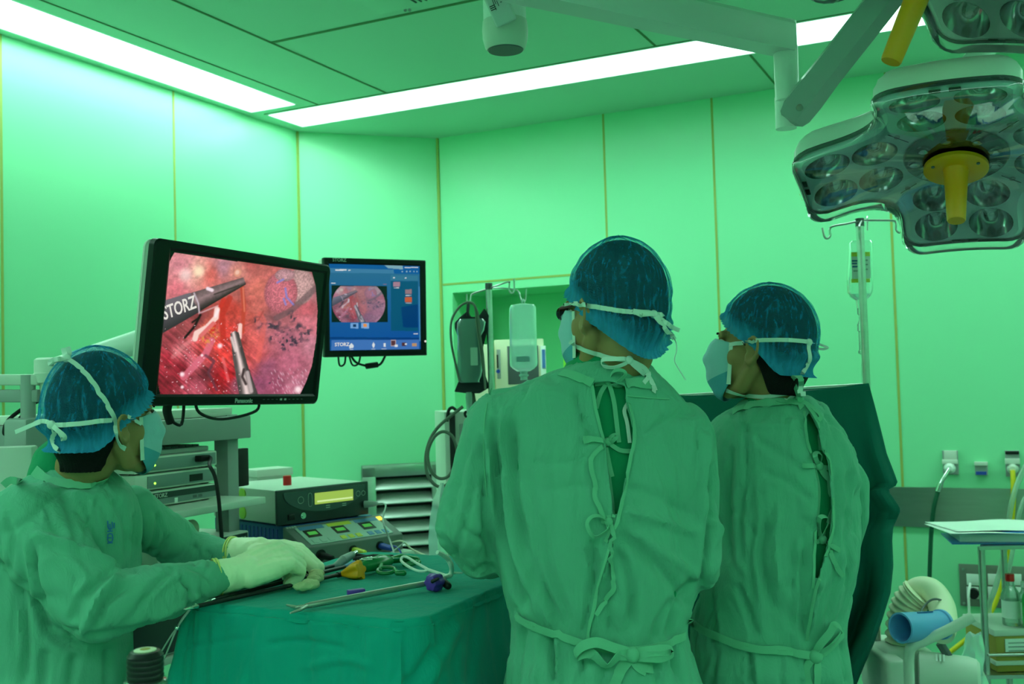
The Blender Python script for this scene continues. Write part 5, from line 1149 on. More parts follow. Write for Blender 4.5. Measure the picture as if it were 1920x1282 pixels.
def cap_material():
    m, t, b = nt('blue non-woven cap'); N, L = t.nodes, t.links; N.remove(b)
    df = N.new('ShaderNodeBsdfDiffuse'); tl = N.new('ShaderNodeBsdfTranslucent'); tr = N.new('ShaderNodeBsdfTransparent')
    for s_ in (df, tl): s_.inputs[0].default_value = (0.055, 0.38, 0.70, 1)
    tr.inputs[0].default_value = (.75, .95, 1.0, 1)
    m1 = N.new('ShaderNodeMixShader'); m1.inputs[0].default_value = .35; L.new(df.outputs[0], m1.inputs[1]); L.new(tl.outputs[0], m1.inputs[2])
    tc = N.new('ShaderNodeTexCoord'); mp = N.new('ShaderNodeMapping'); mp.inputs['Scale'].default_value = (1, 1, .4); L.new(tc.outputs['Object'], mp.inputs[0])
    n1 = N.new('ShaderNodeTexNoise'); n1.inputs['Scale'].default_value = 38; n1.inputs['Detail'].default_value = 3; n1.inputs['Distortion'].default_value = 1.0; L.new(mp.outputs[0], n1.inputs['Vector'])
    s1 = N.new('ShaderNodeMath'); s1.operation = 'SUBTRACT'; s1.inputs[1].default_value = .5; L.new(n1.outputs['Fac'], s1.inputs[0])
    ab = N.new('ShaderNodeMath'); ab.operation = 'ABSOLUTE'; L.new(s1.outputs[0], ab.inputs[0])
    r1 = N.new('ShaderNodeMapRange'); r1.inputs['From Min'].default_value = 0; r1.inputs['From Max'].default_value = .05; r1.inputs['To Min'].default_value = .13; r1.inputs['To Max'].default_value = 0; L.new(ab.outputs[0], r1.inputs['Value'])
    n2 = N.new('ShaderNodeTexNoise'); n2.inputs['Scale'].default_value = 900; n2.inputs['Detail'].default_value = 2; L.new(tc.outputs['Object'], n2.inputs['Vector'])
    r2 = N.new('ShaderNodeMapRange'); r2.inputs['From Min'].default_value = .35; r2.inputs['From Max'].default_value = .65; r2.inputs['To Min'].default_value = .16; r2.inputs['To Max'].default_value = .32; L.new(n2.outputs['Fac'], r2.inputs['Value'])
    ad = N.new('ShaderNodeMath'); ad.operation = 'ADD'; ad.use_clamp = True; L.new(r1.outputs[0], ad.inputs[0]); L.new(r2.outputs[0], ad.inputs[1])
    at = N.new('ShaderNodeAttribute'); at.attribute_name = 'gather'
    a2 = N.new('ShaderNodeMath'); a2.operation = 'ADD'; a2.use_clamp = True; L.new(ad.outputs[0], a2.inputs[0]); L.new(at.outputs['Fac'], a2.inputs[1])
    m2 = N.new('ShaderNodeMixShader'); L.new(a2.outputs[0], m2.inputs[0]); L.new(tr.outputs[0], m2.inputs[1]); L.new(m1.outputs[0], m2.inputs[2])
    L.new(m2.outputs[0], N['Material Output'].inputs[0]); return m
M['cap'] = cap_material()

def blob(mb, voxel, it=6, fac=.5):
    """one continuous surface from overlapping closed shapes; returns (n,3) points and faces"""
    me = mb.mesh('blob'); o = bpy.data.objects.new('blob', me); COL.objects.link(o)
    r = o.modifiers.new('r', 'REMESH'); r.mode = 'VOXEL'; r.voxel_size = voxel
    s = o.modifiers.new('s', 'SMOOTH'); s.factor = fac; s.iterations = it
    dg = bpy.context.evaluated_depsgraph_get(); m2 = bpy.data.meshes.new_from_object(o.evaluated_get(dg))
    n = len(m2.vertices); co = np.empty(n * 3); m2.vertices.foreach_get('co', co); f = [tuple(p.vertices) for p in m2.polygons]
    bpy.data.objects.remove(o); bpy.data.meshes.remove(me); bpy.data.meshes.remove(m2)
    return co.reshape(-1, 3), f
def normals(co, f):
    q = np.array([x if len(x) == 4 else (*x, x[-1]) for x in f]); a = np.cross(co[q[:, 2]] - co[q[:, 0]], co[q[:, 3]] - co[q[:, 1]])
    n = np.zeros_like(co)
    for k in range(4): np.add.at(n, q[:, k], a)
    return n / (np.linalg.norm(n, axis=1, keepdims=True) + 1e-12)
def n3(co, sc, seed=0):
    """smooth 3-D value noise, -1..1"""
    r = np.random.default_rng(seed); G = r.random((32, 32, 32)) * 2 - 1
    p = co * np.asarray(sc); i = np.floor(p).astype(int); f = p - i; f = f * f * (3 - 2 * f); out = 0
    for a in (0, 1):
        for b in (0, 1):
            for c in (0, 1):
                w = (f[:, 0] if a else 1 - f[:, 0]) * (f[:, 1] if b else 1 - f[:, 1]) * (f[:, 2] if c else 1 - f[:, 2])
                out = out + w * G[(i[:, 0] + a) % 32, (i[:, 1] + b) % 32, (i[:, 2] + c) % 32]
    return out
def fold_cloth(co, f, folds, seed, gen=.0035, zsc=.45, loose=.62):
    """cloth folds: a crease (negative) or ridge (positive) along each traced line on the near side, plus loose wrinkles"""
    n = normals(co, f); d = np.array(CAM) - co; d /= np.linalg.norm(d, axis=1, keepdims=True); face = np.clip((n * d).sum(1) * 3 + .3, 0, 1)
    px, py = projectn(co); dep = (co - np.array(CAM)) @ np.array(_F); disp = np.zeros(len(co))
    for pts, w, amp in folds:
        q = np.array(spline([V((*p, 0)) for p in pts], 5))[:, :2]
        D, T_ = segd(px, py, [tuple(x) for x in q]); s = (D * dep / FPX) / w; taper = np.clip(np.minimum(T_, 1 - T_) * 6, 0, 1) ** .7
        disp += amp * taper * (1 - .7 * s * s) * np.exp(-s * s) * face
    disp += gen * n3(co, (16, 16, 16 * zsc), seed) * .9 + gen * .6 * n3(co, (34, 34, 34 * zsc), seed + 1)
    rid = np.abs(n3(co, (11, 11, 5), seed + 2)); disp -= gen * 1.6 * np.exp(-(rid / .10) ** 2)
    for sc_, k_, s_ in (((20, 20, 3.2), .0042, 7), ((13, 13, 4.5), .0048, 8)):
        r_ = n3(co + .02 * np.stack([n3(co, (9, 9, 9), seed + 20), n3(co, (9, 9, 9), seed + 21), 0 * px], -1), sc_, seed + s_); disp += loose * k_ * (np.exp(-((np.abs(r_) - .10) / .07) ** 2) * .6 - np.exp(-(r_ / .07) ** 2))
    return co + n * disp[:, None]
def cut(co, f, poly):
    """opens the near side of a garment along a traced outline and draws the edge onto it"""
    px, py = projectn(co); n = normals(co, f); d = np.array(CAM) - co; near = (n * d).sum(1) > 0
    ins = inpoly(px, py, poly) & near
    keep = [q for q in f if not all(ins[i] for i in q)]
    cnt = {}
    for q in keep:
        for a, b in zip(q, q[1:] + q[:1]): k = (min(a, b), max(a, b)); cnt[k] = cnt.get(k, 0) + 1
    edge = {i for k, c in cnt.items() if c == 1 for i in k}
    co = co.copy(); R_, U_, F_ = np.array(_R), np.array(_U), np.array(_F)
    for i in edge:
        best = None
        for (x0, y0), (x1, y1) in zip(poly, poly[1:] + poly[:1]):
            dx, dy = x1 - x0, y1 - y0; t = max(0, min(1, ((px[i] - x0) * dx + (py[i] - y0) * dy) / (dx * dx + dy * dy + 1e-9))); X, Y = x0 + t * dx, y0 + t * dy; q = (X - px[i]) ** 2 + (Y - py[i]) ** 2
            if best is None or q < best[0]: best = (q, X, Y)
        if best[0] < 400:
            dep = (co[i] - np.array(CAM)) @ F_; co[i] = co[i] + (R_ * (best[1] - px[i]) - U_ * (best[2] - py[i])) * dep / FPX
    used = sorted({i for q in keep for i in q}); mp = {v: k for k, v in enumerate(used)}
    return co[used], [tuple(mp[i] for i in q) for q in keep]
def solid(co, f, name, m, parent, th=0.0, **k):
    me = bpy.data.meshes.new(name); me.from_pydata(co.tolist(), [], f)
    for x in (m if isinstance(m, (list, tuple)) else [m]): me.materials.append(x)
    o = link(me, name, parent, True, ang=70, **k)
    if th: s = o.modifiers.new('thickness', 'SOLIDIFY'); s.thickness = th; s.offset = -1
    return o
def bvh(*sets):
    vs, fs = [], []
    for co, f in sets:
        n = len(vs); vs.extend([tuple(c) for c in co]); fs.extend([tuple(i + n for i in q) for q in f])
    return BVHTree.FromPolygons(vs, fs)
def meshof(o):
    return [tuple(v.co) for v in o.data.vertices], [tuple(p.vertices) for p in o.data.polygons]
def on(tree, px, py, lift=.003, dflt=2.0):
    r = ray(px, py).normalized(); h = tree.ray_cast(CAM, r)
    if h[0] is None: return P(px, py, dflt), -r
    n = h[1] if h[1].dot(r) < 0 else -h[1]
    return h[0] + n * lift - r * lift * .5, n
def laid(mb, tree, pts, w, lift=.003, th=.0012, dflt=2.0, sm=4, dens=None):
    """a tape laid over the surface along the traced line"""
    q = [(p.x, p.y) for p in spline([V((*p, 0)) for p in pts], sm)]
    r = [on(tree, x, y, lift, dflt) for x, y in q]
    mb.ribbon([a for a, _ in r], [b for _, b in r], w, th); return mb
def rings_px(rows, n=48, ex=.85, yaw=0.0):
    out = []; c_, s_ = math.cos(yaw), math.sin(yaw)
    for y, xl, xr, d, b in rows:
        c = P((xl + xr) / 2, y, d); a = (xr - xl) / 2 / FPX * d; r = []
        for i in range(n):
            q = 2 * PI * i / n; X = a * math.copysign(abs(math.cos(q)) ** ex, math.cos(q)); Y = b * math.copysign(abs(math.sin(q)) ** ex, math.sin(q))
            r.append(c + V((X * c_ - Y * s_, X * s_ + Y * c_, 0)))
        out.append(r)
    return out
def fine(rows, k=5):
    rows = np.array(rows, float); i = np.linspace(0, len(rows) - 1, (len(rows) - 1) * k + 1); j = np.arange(len(rows))
    return [tuple(np.interp(x, j, rows[:, c]) for c in range(5)) for x in i]

# head shape in its own frame: x right, y forward, z up, origin between the ears
CZ, CY = .035, -.012
def head_parts(mb, Hm, neck_to, neck_r=.052):
    T = lambda x, y, z: Hm @ V((x, y, z)); R = Hm.to_3x3()
    mb.ball(T(0, CY, CZ), (.076, .096, .090), 20, R); mb.ball(T(0, .035, -.028), (.062, .060, .082), 18, R); mb.ball(T(0, .052, -.088), (.034, .036, .028), 14, R)
    for s in (-1, 1):
        mb.limb([(T(s * .060, .002, -.045), .018), (T(s * .046, .03, -.088), .018), (T(s * .02, .066, -.102), .017)], 12)
        mb.ball(T(s * .042, .046, -.026), (.022, .026, .034), 12, R)                      # cheekbone
        mb.limb([(T(s * .045, .079, .024), .010), (T(s * .012, .090, .022), .010)], 10)   # brow
        mb.limb([(T(s * .010, .094, -.028), .009), (T(s * .002, .108, -.026), .011)], 10) # nostril
        # ear: rim, lobe and a thin hollow back
        e = lambda dy, dz, o=0: T(s * (.084 + o + .009 * (dy < -.008)), .004 + dy, -.014 + dz)
        mb.limb([(e(.010, .012), .0048), (e(.004, .028, .003), .0050), (e(-.010, .033, .006), .0050), (e(-.020, .022, .009), .0050), (e(-.019, .002, .008), .0048), (e(-.010, -.016, .004), .0048), (e(.0, -.027, .001), .0062), (e(.008, -.022), .0055), (e(.010, -.008), .0050)], 8)
        mb.ball(e(-.006, .004, -.004), (.0065, .017, .026), 10, R)
    mb.limb([(T(0, .092, .016), .008), (T(0, .104, -.008), .010), (T(0, .114, -.027), .012)], 12)
    mb.limb([(T(-.02, .088, -.060), .008), (T(0, .096, -.057), .008), (T(.02, .088, -.060), .008)], 10); mb.limb([(T(-.016, .086, -.072), .008), (T(0, .092, -.073), .009), (T(.016, .086, -.072), .008)], 10)
    mb.limb([(T(0, -.022, -.03), neck_r + .006), (T(0, -.03, -.08), neck_r), (neck_to, neck_r + .008)], 20)
def headrad(az, z, zt):
    s = math.sqrt(max(0.0, 1 - ((z - CZ) / (zt - CZ)) ** 2)) if z > CZ else 1 - .32 * ((CZ - z) / .15) ** 2
    return V((.078 * s * math.sin(az), CY * s + .098 * s * math.cos(az) + (CY * (1 - s)), z))
def smooth01(x): x = max(0.0, min(1.0, x)); return x * x * (3 - 2 * x)
def head_cap(Hm, rim, zt, puff, name, m, parent, tuckv=.0085, flounce=.009, rip=.0016, wob=1.0, bag=None, pinch=None, seed=1, gather=True, NA=220, NT=72):
    """soft cap: rim(az) gives the height of its elastic edge; bag(az, z) extra fullness; pinch(az, z) where a tape pulls it in"""
    co = []; ga = []
    for i in range(NA):
        az = 2 * PI * i / NA; zr = rim(az); th1 = -math.asin(max(-1, min(1, (CZ - zr) / .15))) if zr < CZ else math.asin((zr - CZ) / (zt - CZ))
        for j in range(NT + 1):
            t = j / NT; th = PI / 2 + (th1 - PI / 2) * min(1, t / .96)
            z = CZ + (zt - CZ) * math.sin(th) if th > 0 else CZ + .15 * math.sin(th)
            p = headrad(az, z, zt); o = V((p.x, p.y - CY, 0)); o = o.normalized() if o.length > 1e-6 else V((0, 0, 1)); up = math.sin(max(th, 0)); o = (o * (1 - up * up) + V((0, 0, 1)) * up).normalized()
            e = puff * (1 - .4 * up) + (bag(az, z) if bag else 0); tuck = smooth01((t - .80) / .13); e = e * (1 - tuck) + tuckv * tuck
            if pinch: e -= pinch(az, z) * max(0, e - .0085)
            nz = noise.noise(V((az * 3, t * 3, seed)))
            r1 = math.sin(az * 46 + 5 * nz) * rip * (.35 + t) * (1 - .5 * up)
            r2 = wob * .0028 * noise.noise(V((math.cos(az) * 7, math.sin(az) * 7 + seed, t * 6))) + wob * .0022 * noise.noise(V((math.cos(az) * 17, math.sin(az) * 17 + seed, t * 5)))
            fl = smooth01((t - .93) / .07); e += (r1 + r2) * (1 - .5 * tuck) + fl * (flounce + .004 * math.sin(az * 60 + 6 * nz)); z2 = -fl * .010
            co.append(Hm @ (p + o * e + V((0, 0, z2))))
            g = .62 * smooth01((t - .78) / .16) + .16 * smooth01(math.sin(az * 34 + 9 * nz) * 2 - 1.0) * (.3 + t) + .25 * max(0, 1 - abs(noise.noise(V((math.cos(az) * 7, math.sin(az) * 7 + seed, t * 4)))) * 12)
            if bag: g += 6 * max(0, bag(az, z) - .004)
            ga.append(g if gather else 0)
    f = []
    for i in range(NA):
        k = (i + 1) % NA
        for j in range(NT): a, b, c, d = i * (NT + 1) + j, k * (NT + 1) + j, k * (NT + 1) + j + 1, i * (NT + 1) + j + 1; f.append((a, d, c, b))
    co = np.array([tuple(c) for c in co]); me = bpy.data.meshes.new(name); me.from_pydata(co.tolist(), [], f)
    at = me.attributes.new('gather', 'FLOAT', 'POINT'); at.data.foreach_set('value', ga); me.materials.append(m); me.validate()
    return link(me, name, parent, True, ang=180), (co, f)
def face_mask(Hm, parent, tilt=0):
    """pleated mask from the nose bridge to under the chin; returns edge corner points"""
    prof = [(.106, .016), (.125, -.008), (.132, -.030), (.127, -.055), (.117, -.085), (.102, -.112), (.078, -.126)]
    prof = [(p.x, p.y) for p in spline([V((*p, 0)) for p in prof], 4)]; n = len(prof); nu = 25; vs = []
    for j, (y, z) in enumerate(prof):
        v = j / (n - 1)
        for i in range(nu):
            s = -1 + 2 * i / (nu - 1); k = abs(s); ex, ey, ez = .058, .056, .006 - .092 * v
            x = ex * math.sin(k * PI / 2) ** 1.0 * (1 if s > 0 else -1); w = math.cos(k * PI / 2) ** .8
            yy = ey + (y - ey) * w; zz = ez + (z - ez) * w; yy += .0022 * math.sin(v * 22) * w
            vs.append(Hm @ V((x, yy, zz)))
    f = [(j * nu + i, j * nu + i + 1, (j + 1) * nu + i + 1, (j + 1) * nu + i) for j in range(n - 1) for i in range(nu - 1)]
    me = bpy.data.meshes.new('face_mask'); me.from_pydata([tuple(v) for v in vs], [], f); me.materials.append(M['mask']); me.materials.append(M['maskdeep'])
    me.polygons.foreach_set('material_index', [1 if (q // (nu - 1)) > n * .62 else 0 for q in range(len(f))])
    o = link(me, 'face_mask', parent, True, ang=180); s = o.modifiers.new('thickness', 'SOLIDIFY'); s.thickness = .0015
    for s_ in (0, nu - 1):
        mb = MB(); pts = [vs[j * nu + s_] for j in range(n)]; mb.ribbon(pts, [Hm.to_3x3() @ V(((-1 if s_ == 0 else 1), .25, 0))] * n, .011, .0016); mb.build('mask_edge', M['strap'], o)
    return o, vs, nu, n
def headM(px, py, d, yaw, pitch=0, roll=0):
    return Matrix.Translation(P(px, py, d)) @ Matrix.Rotation(math.radians(yaw), 4, 'Z') @ Matrix.Rotation(math.radians(pitch), 4, 'X') @ Matrix.Rotation(math.radians(roll), 4, 'Y')
def legs_and_shoes(mb, hipc, fwd, gap=.06):
    rt = V((fwd.y, -fwd.x, 0))
    for s in (-1, 1):
        h = hipc + rt * gap * s; mb.limb([(h, .048), (V((h.x, h.y, .50)), .055), (V((h.x, h.y, .10)), .040)], 16)
        a = V((h.x, h.y, .045)); mb.limb([(a - fwd * .03, .042), (a + fwd * .10, .042), (a + fwd * .18 - UP * .005, .036)], 14)
def eyes(Hm, parent):
    for s in (-1, 1):
        mb = MB(); c = Hm @ V((s * .031, .083, .004)); mb.ball(c, .0115, 12); o = mb.build('eye', M['eye'], parent)
        mb = MB(); mb.lathe(Hm @ V((s * .031, .0915, .004)), Hm.to_3x3() @ V((0, 1, 0)), [(0, .006), (.0028, .0055), (.0034, .002)], 16); mb.build('iris', M['black'], o)
        mb = MB(); mb.tube([Hm @ V((s * (.031 + x), .0945 - 9 * x * x, .011 - 12 * x * x)) for x in (-.012, -.006, 0, .006, .012)], .0014, 6, 3); mb.build('eyelash', M['hair'], o)
        mb = MB(); mb.tube([Hm @ V((s * (.031 + x), .0945 - 14 * x * x, .027 - 10 * x * x)) for x in (-.016, -.008, 0, .008, .016)], .0022, 6, 3); mb.build('eyebrow', M['hair'], parent)
def zz(o, k, pts): return [(o[0] + x / k, o[1] + y / k) for x, y in pts]

def hand(mb, w, fwd, palm, thumb, curl=(35, 45, 35), spread=.0, sc=1.0, thick=1.0, tcurl=.5):
    """palm, four bent fingers of unequal length and a thumb from the side of the palm; w: wrist, palm: way the palm faces, thumb: side the thumb is on"""
    f = V(fwd).normalized(); pl = V(palm); pl = (pl - f * pl.dot(f)).normalized(); th = V(thumb); th = (th - f * th.dot(f) - pl * th.dot(pl)).normalized()
    Q = lambda a, b, c: w + (f * a + th * b + pl * c) * sc
    for b in (.028, .010, -.009, -.026): mb.limb([(Q(.0, b * .62, 0), .019 * sc * thick), (Q(.045, b * .85, .0), .0175 * sc * thick), (Q(.086 - abs(b - .008) * .25, b, .0), .0125 * sc * thick)], 12)
    tips = []
    for i, (b, L) in enumerate(((.030, .96), (.010, 1.06), (-.010, 1.0), (-.028, .80))):
        p = Q(.088 - abs(b - .008) * .25, b, .0); a = 0; d0 = f + th * (spread * (1.5 - i)); pr = [(p, .0118 * sc * thick)]
        for L_, c, r in zip((.043, .027, .021), curl, (.0106, .0098, .0085)):
            a += math.radians(c + (i - 1.5) * 3); d = (d0 * math.cos(a) + pl * math.sin(a)).normalized(); p = p + d * L_ * L * sc; pr.append((p, r * sc * thick))
        mb.limb(pr, 12); tips.append(p)
    t0 = Q(.022, .026, .006); t1 = Q(.050, .046, .016 + .012 * tcurl); t2 = Q(.076, .046 - .016 * tcurl, .026 + .022 * tcurl); t3 = Q(.096, .036 - .03 * tcurl, .034 + .026 * tcurl)
    mb.limb([(t0, .017 * sc), (t1, .0135 * sc * thick), (t2, .0115 * sc * thick), (t3, .0095 * sc * thick)], 12)
    return tips

def shrink(rows, k): return [(y, xl + k * FPX / d, xr - k * FPX / d, d, max(.02, b - k)) for y, xl, xr, d, b in rows]
def bow(mb, tree, knot, loops, tails, w=.010, lift=.010, kr=.011):
    p, n = on(tree, *knot, lift * .6); mb.ball(p, (kr, kr * .8, kr), 8)
    for pts in loops:
        q = [on(tree, x, y, lift if 0 < i < len(pts) - 1 else lift * .5) for i, (x, y) in enumerate(pts)]
        q = [(a + b * (.010 * math.sin(PI * i / (len(q) - 1))), b) for i, (a, b) in enumerate(q)]
        c = sum((a for a, _ in q), V()) / len(q)
        mb.ribbon([a for a, _ in q], [(a - c).normalized() * .8 + b * .55 for a, b in q], w, .0012, 5)
    for pts in tails: laid(mb, tree, pts, w, .004)
    return mb

# ---------------------------------------------------------------- the left surgeon, seen from behind
D = 2.05
rows1 = [(672, 1085, 1190, 2.07, .058), (690, 1046, 1222, 2.07, .080), (708, 1000, 1240, 2.075, .10), (732, 935, 1262, 2.08, .115), (762, 910, 1285, 2.08, .125), (810, 902, 1302, 2.08, .135), (870, 906, 1307, 2.07, .14), (950, 916, 1307, 2.06, .145),
         (1050, 932, 1305, 2.05, .145), (1120, 946, 1303, 2.05, .14), (1165, 958, 1292, 2.05, .133), (1195, 958, 1290, 2.05, .132), (1230, 950, 1296, 2.05, .148), (1290, 941, 1317, 2.05, .152), (1500, 928, 1330, 2.05, .152), (1790, 915, 1335, 2.05, .155)]
p1 = thing('person', V((P(1120, 900, 2.05).x, 2.05, 0)), 'person in green gown with glasses, back to the camera, beside the draped table', 'person')
H1 = headM(1152, 588, 2.05, 43, -2, 3)
mb = MB(); head_parts(mb, H1, P(1142, 705, 2.08))
mb.limb([(P(1125, 800, 2.08), .09), (P(1120, 950, 2.06), .10), (P(1125, 1230, 2.05), .075)], 20); mb.limb([(P(1010, 795, 2.09), .055), (P(1220, 795, 2.09), .055)], 16)
armL = [(P(940, 805, 2.07), .044), (P(878, 990, 2.04), .032), (P(960, 1010, 2.42), .028)]; armR = [(P(1265, 820, 2.07), .044), (P(1298, 1050, 2.04), .032), (P(1190, 1070, 2.40), .030)]
mb.limb(armL, 14); mb.limb(armR, 14)
legs_and_shoes(mb, V((P(1125, 1250, 2.05).x, 2.05, .9)), V((-.25, .97, 0)).normalized())
co, f = blob(mb, .005, 4); body1 = solid(co, f, 'body', M['skin'], p1); bco1 = (co, f)
for arm, pm, tv in ((armL, (.3, .2, -1), (1, 0, 0)), (armR, (-.3, .2, -1), (-1, 0, 0))):
    mb = MB(); fw = (arm[2][0] - arm[1][0]).normalized(); mb.limb([(arm[2][0] - fw * .06, .036), (arm[2][0], .031)], 16); hand(mb, arm[2][0], fw + V((0, 0, -.2)), pm, tv, (25, 35, 30)); co, f = blob(mb, .003, 3); solid(co, f, 'glove', M['glove'], p1)
mb = MB(); mb.rings(rings_px(fine(shrink(rows1[1:], .024)))); mb.limb([(P(1130, 720, 2.075), .085), (P(1140, 690, 2.068), .070)], 20); co, f = blob(mb, .007, 6); scr1 = (co, f); solid(co, f, 'scrub_top', M['scrub'], p1)
mb = MB(); mb.rings(rings_px(fine(rows1)))
mb.limb([(P(945, 800, 2.065), .078), (P(905, 900, 2.05), .068), (P(873, 985, 2.02), .058), (P(898, 1048, 2.06), .044), (P(925, 1040, 2.2), .046), (P(960, 1010, 2.40), .040)], 20)
mb.limb([(P(1265, 825, 2.06), .080), (P(1284, 900, 2.045), .068), (P(1302, 1055, 2.02), .056), (P(1278, 1082, 2.10), .050), (P(1190, 1070, 2.36), .040)], 20)
co, f = blob(mb, .0065, 8)
o6 = (800, 660); k6 = 2.062
F = lambda pts, w, a: (zz(o6, k6, pts), w, a)
folds1 = [F([(330, 230), (335, 550), (420, 850), (530, 1090)], .013, -.013), F([(300, 200), (290, 420), (330, 700), (440, 1040)], .012, .010), F([(255, 250), (285, 560), (310, 780), (395, 1000)], .014, -.018), F([(205, 320), (225, 560), (250, 800)], .012, -.012),
    F([(160, 330), (120, 500), (80, 640)], .012, -.007), F([(190, 360), (180, 520), (110, 800)], .010, -.007), F([(450, 640), (480, 860), (560, 1070)], .014, -.008), F([(380, 700), (430, 900), (480, 1060)], .010, .007),
    F([(575, 130), (600, 250), (640, 330)], .010, -.007), F([(640, 720), (655, 900), (615, 1100)], .014, -.012), F([(738, 640), (705, 780), (655, 940), (628, 1100)], .010, .012), F([(760, 610), (900, 650), (1060, 700)], .012, .008), F([(740, 700), (860, 800), (960, 900), (1040, 1000)], .016, -.010),
    F([(800, 690), (900, 770), (1000, 830), (1080, 900)], .012, .007), F([(1105, 420), (1112, 560), (1100, 760), (1060, 980)], .015, -.018), F([(1080, 300), (1085, 480), (1070, 650)], .014, .008), F([(1100, 650), (1132, 680), (1105, 780), (1085, 900)], .009, .009), F([(1040, 880), (970, 1000), (935, 1110)], .014, -.012),
    F([(960, 950), (900, 1040), (880, 1120)], .012, -.008), F([(840, 330), (930, 260), (1040, 230)], .014, -.006), F([(450, 540), (560, 520), (690, 520)], .010, -.003), F([(380, 420), (520, 430), (640, 400)], .010, -.003), F([(760, 520), (900, 560), (1040, 640)], .014, -.005),
    F([(740, 760), (790, 900), (800, 1080)], .013, -.010), F([(680, 850), (700, 980), (720, 1100)], .010, -.006), F([(180, 860), (230, 830), (262, 840)], .009, -.008), F([(100, 560), (170, 700), (240, 720)], .012, -.008), F([(60, 620), (90, 760), (190, 870)], .011, -.006),
    F([(470, 1100), (480, 1180), (485, 1300)], .010, -.012), F([(495, 1100), (505, 1190), (515, 1300)], .008, .010), F([(380, 1060), (350, 1180), (330, 1300)], .011, -.010), F([(600, 1150), (610, 1230), (615, 1300)], .010, -.007), F([(940, 1130), (960, 1200), (990, 1300)], .009, -.010), F([(880, 1200), (900, 1300)], .010, -.008), F([(700, 1190), (680, 1300)], .012, -.008), F([(430, 1080), (425, 1200), (410, 1300)], .010, .006)]
co = fold_cloth(co, f, [(a, w * .85, k * 1.3) for a, w, k in folds1], 11, .0034)
slit1 = zz(o6, k6, [(640, 118), (700, 108), (768, 125), (772, 180), (802, 300), (792, 400), (762, 540), (738, 645), (722, 640), (716, 560), (700, 470), (690, 380), (675, 300), (655, 220), (645, 160)])
co, f = cut(co, f, slit1); gown1 = (co, f); g1 = solid(co, f, 'gown', M['gown'], p1, .003)
tree1 = bvh(gown1, scr1, bco1)
# collar band, seams, pocket stitches
mb = MB(); laid(mb, tree1, zz(o6, k6, [(520, 82), (560, 90), (600, 105), (642, 122)]), .018, .003); mb.build('collar', M['tie'], g1); mb = MB(); laid(mb, tree1, zz(o6, k6, [(768, 122), (830, 120), (880, 130)]), .020, .003); mb.build('collar', M['tie'], g1)
mb = MB(); laid(mb, tree1, zz(o6, k6, [(772, 168), (850, 178), (935, 183)]), .0022, .002, .001); laid(mb, tree1, zz(o6, k6, [(250, 140), (222, 300), (235, 560)]), .002, .002, .001); laid(mb, tree1, zz(o6, k6, [(640, 130), (655, 220), (690, 380), (716, 560), (722, 640)]), .006, .002, .001); laid(mb, tree1, zz(o6, k6, [(772, 180), (802, 300), (792, 400), (762, 540), (735, 660), (705, 780), (655, 950), (625, 1110)]), .007, .003, .0012); mb.build('seam', M['tie'], g1)
tiep = [(zz(o6, k6, [(700, 112)]), [[(700, 110), (722, 86), (750, 84), (752, 100), (720, 128), (702, 116)]], [[(650, 126), (678, 120), (700, 112)], [(700, 112), (730, 128), (768, 128)], [(698, 118), (672, 160), (655, 218)], [(704, 122), (722, 190), (730, 250), (736, 300), (742, 350)]]),
        (zz(o6, k6, [(698, 348)]), [[(698, 348), (712, 328), (728, 326), (718, 345), (700, 352)]], [[(603, 332), (650, 338), (698, 346)], [(604, 345), (650, 342), (698, 350)], [(694, 352), (655, 385), (634, 420), (636, 460), (652, 515), (648, 560), (668, 600), (682, 640), (682, 662)], [(704, 352), (745, 380), (790, 384)], [(692, 370), (706, 440), (716, 482)]]),
        (zz(o6, k6, [(706, 656)]), [[(704, 656), (672, 634), (634, 636), (618, 662), (634, 706), (664, 708), (694, 682), (706, 662)]], [[(706, 630), (708, 656)], [(712, 662), (724, 690), (716, 745), (708, 800), (716, 860), (726, 908), (708, 936), (680, 975), (655, 1012)], [(704, 664), (712, 700), (695, 735)]])]
for kn, lp, tl in tiep:
    mb = MB(); bow(mb, tree1, kn[0], [zz(o6, k6, l) for l in lp], [zz(o6, k6, l) for l in tl], .0085, .006, .0085); mb.build('tie', M['tie'], g1)
mb = MB()
for off in (-4, 4): laid(mb, tree1, zz(o6, k6, [(352, 1018 + off), (400, 1048 + off), (440, 1066 + off), (510, 1090 + off), (580, 1116 + off), (640, 1134 + off), (720, 1146 + off), (800, 1150 + off), (880, 1138 + off), (940, 1120 + off), (990, 1094 + off)]), .011, .006)
bow(mb, tree1, zz(o6, k6, [(797, 1168)])[0], [zz(o6, k6, l) for l in ([(795, 1165), (730, 1128), (660, 1106), (622, 1126), (616, 1160), (640, 1190), (690, 1186), (750, 1166), (792, 1170)], [(800, 1165), (850, 1146), (905, 1146), (926, 1164), (890, 1182), (840, 1180), (804, 1172)])], [zz(o6, k6, l) for l in ([(792, 1178), (760, 1214), (738, 1250), (720, 1290)], [(806, 1180), (830, 1210), (866, 1222)], [(800, 1184), (820, 1216), (850, 1232)])], .020, .014, .014)
mb.build('belt', M['tie'], g1)
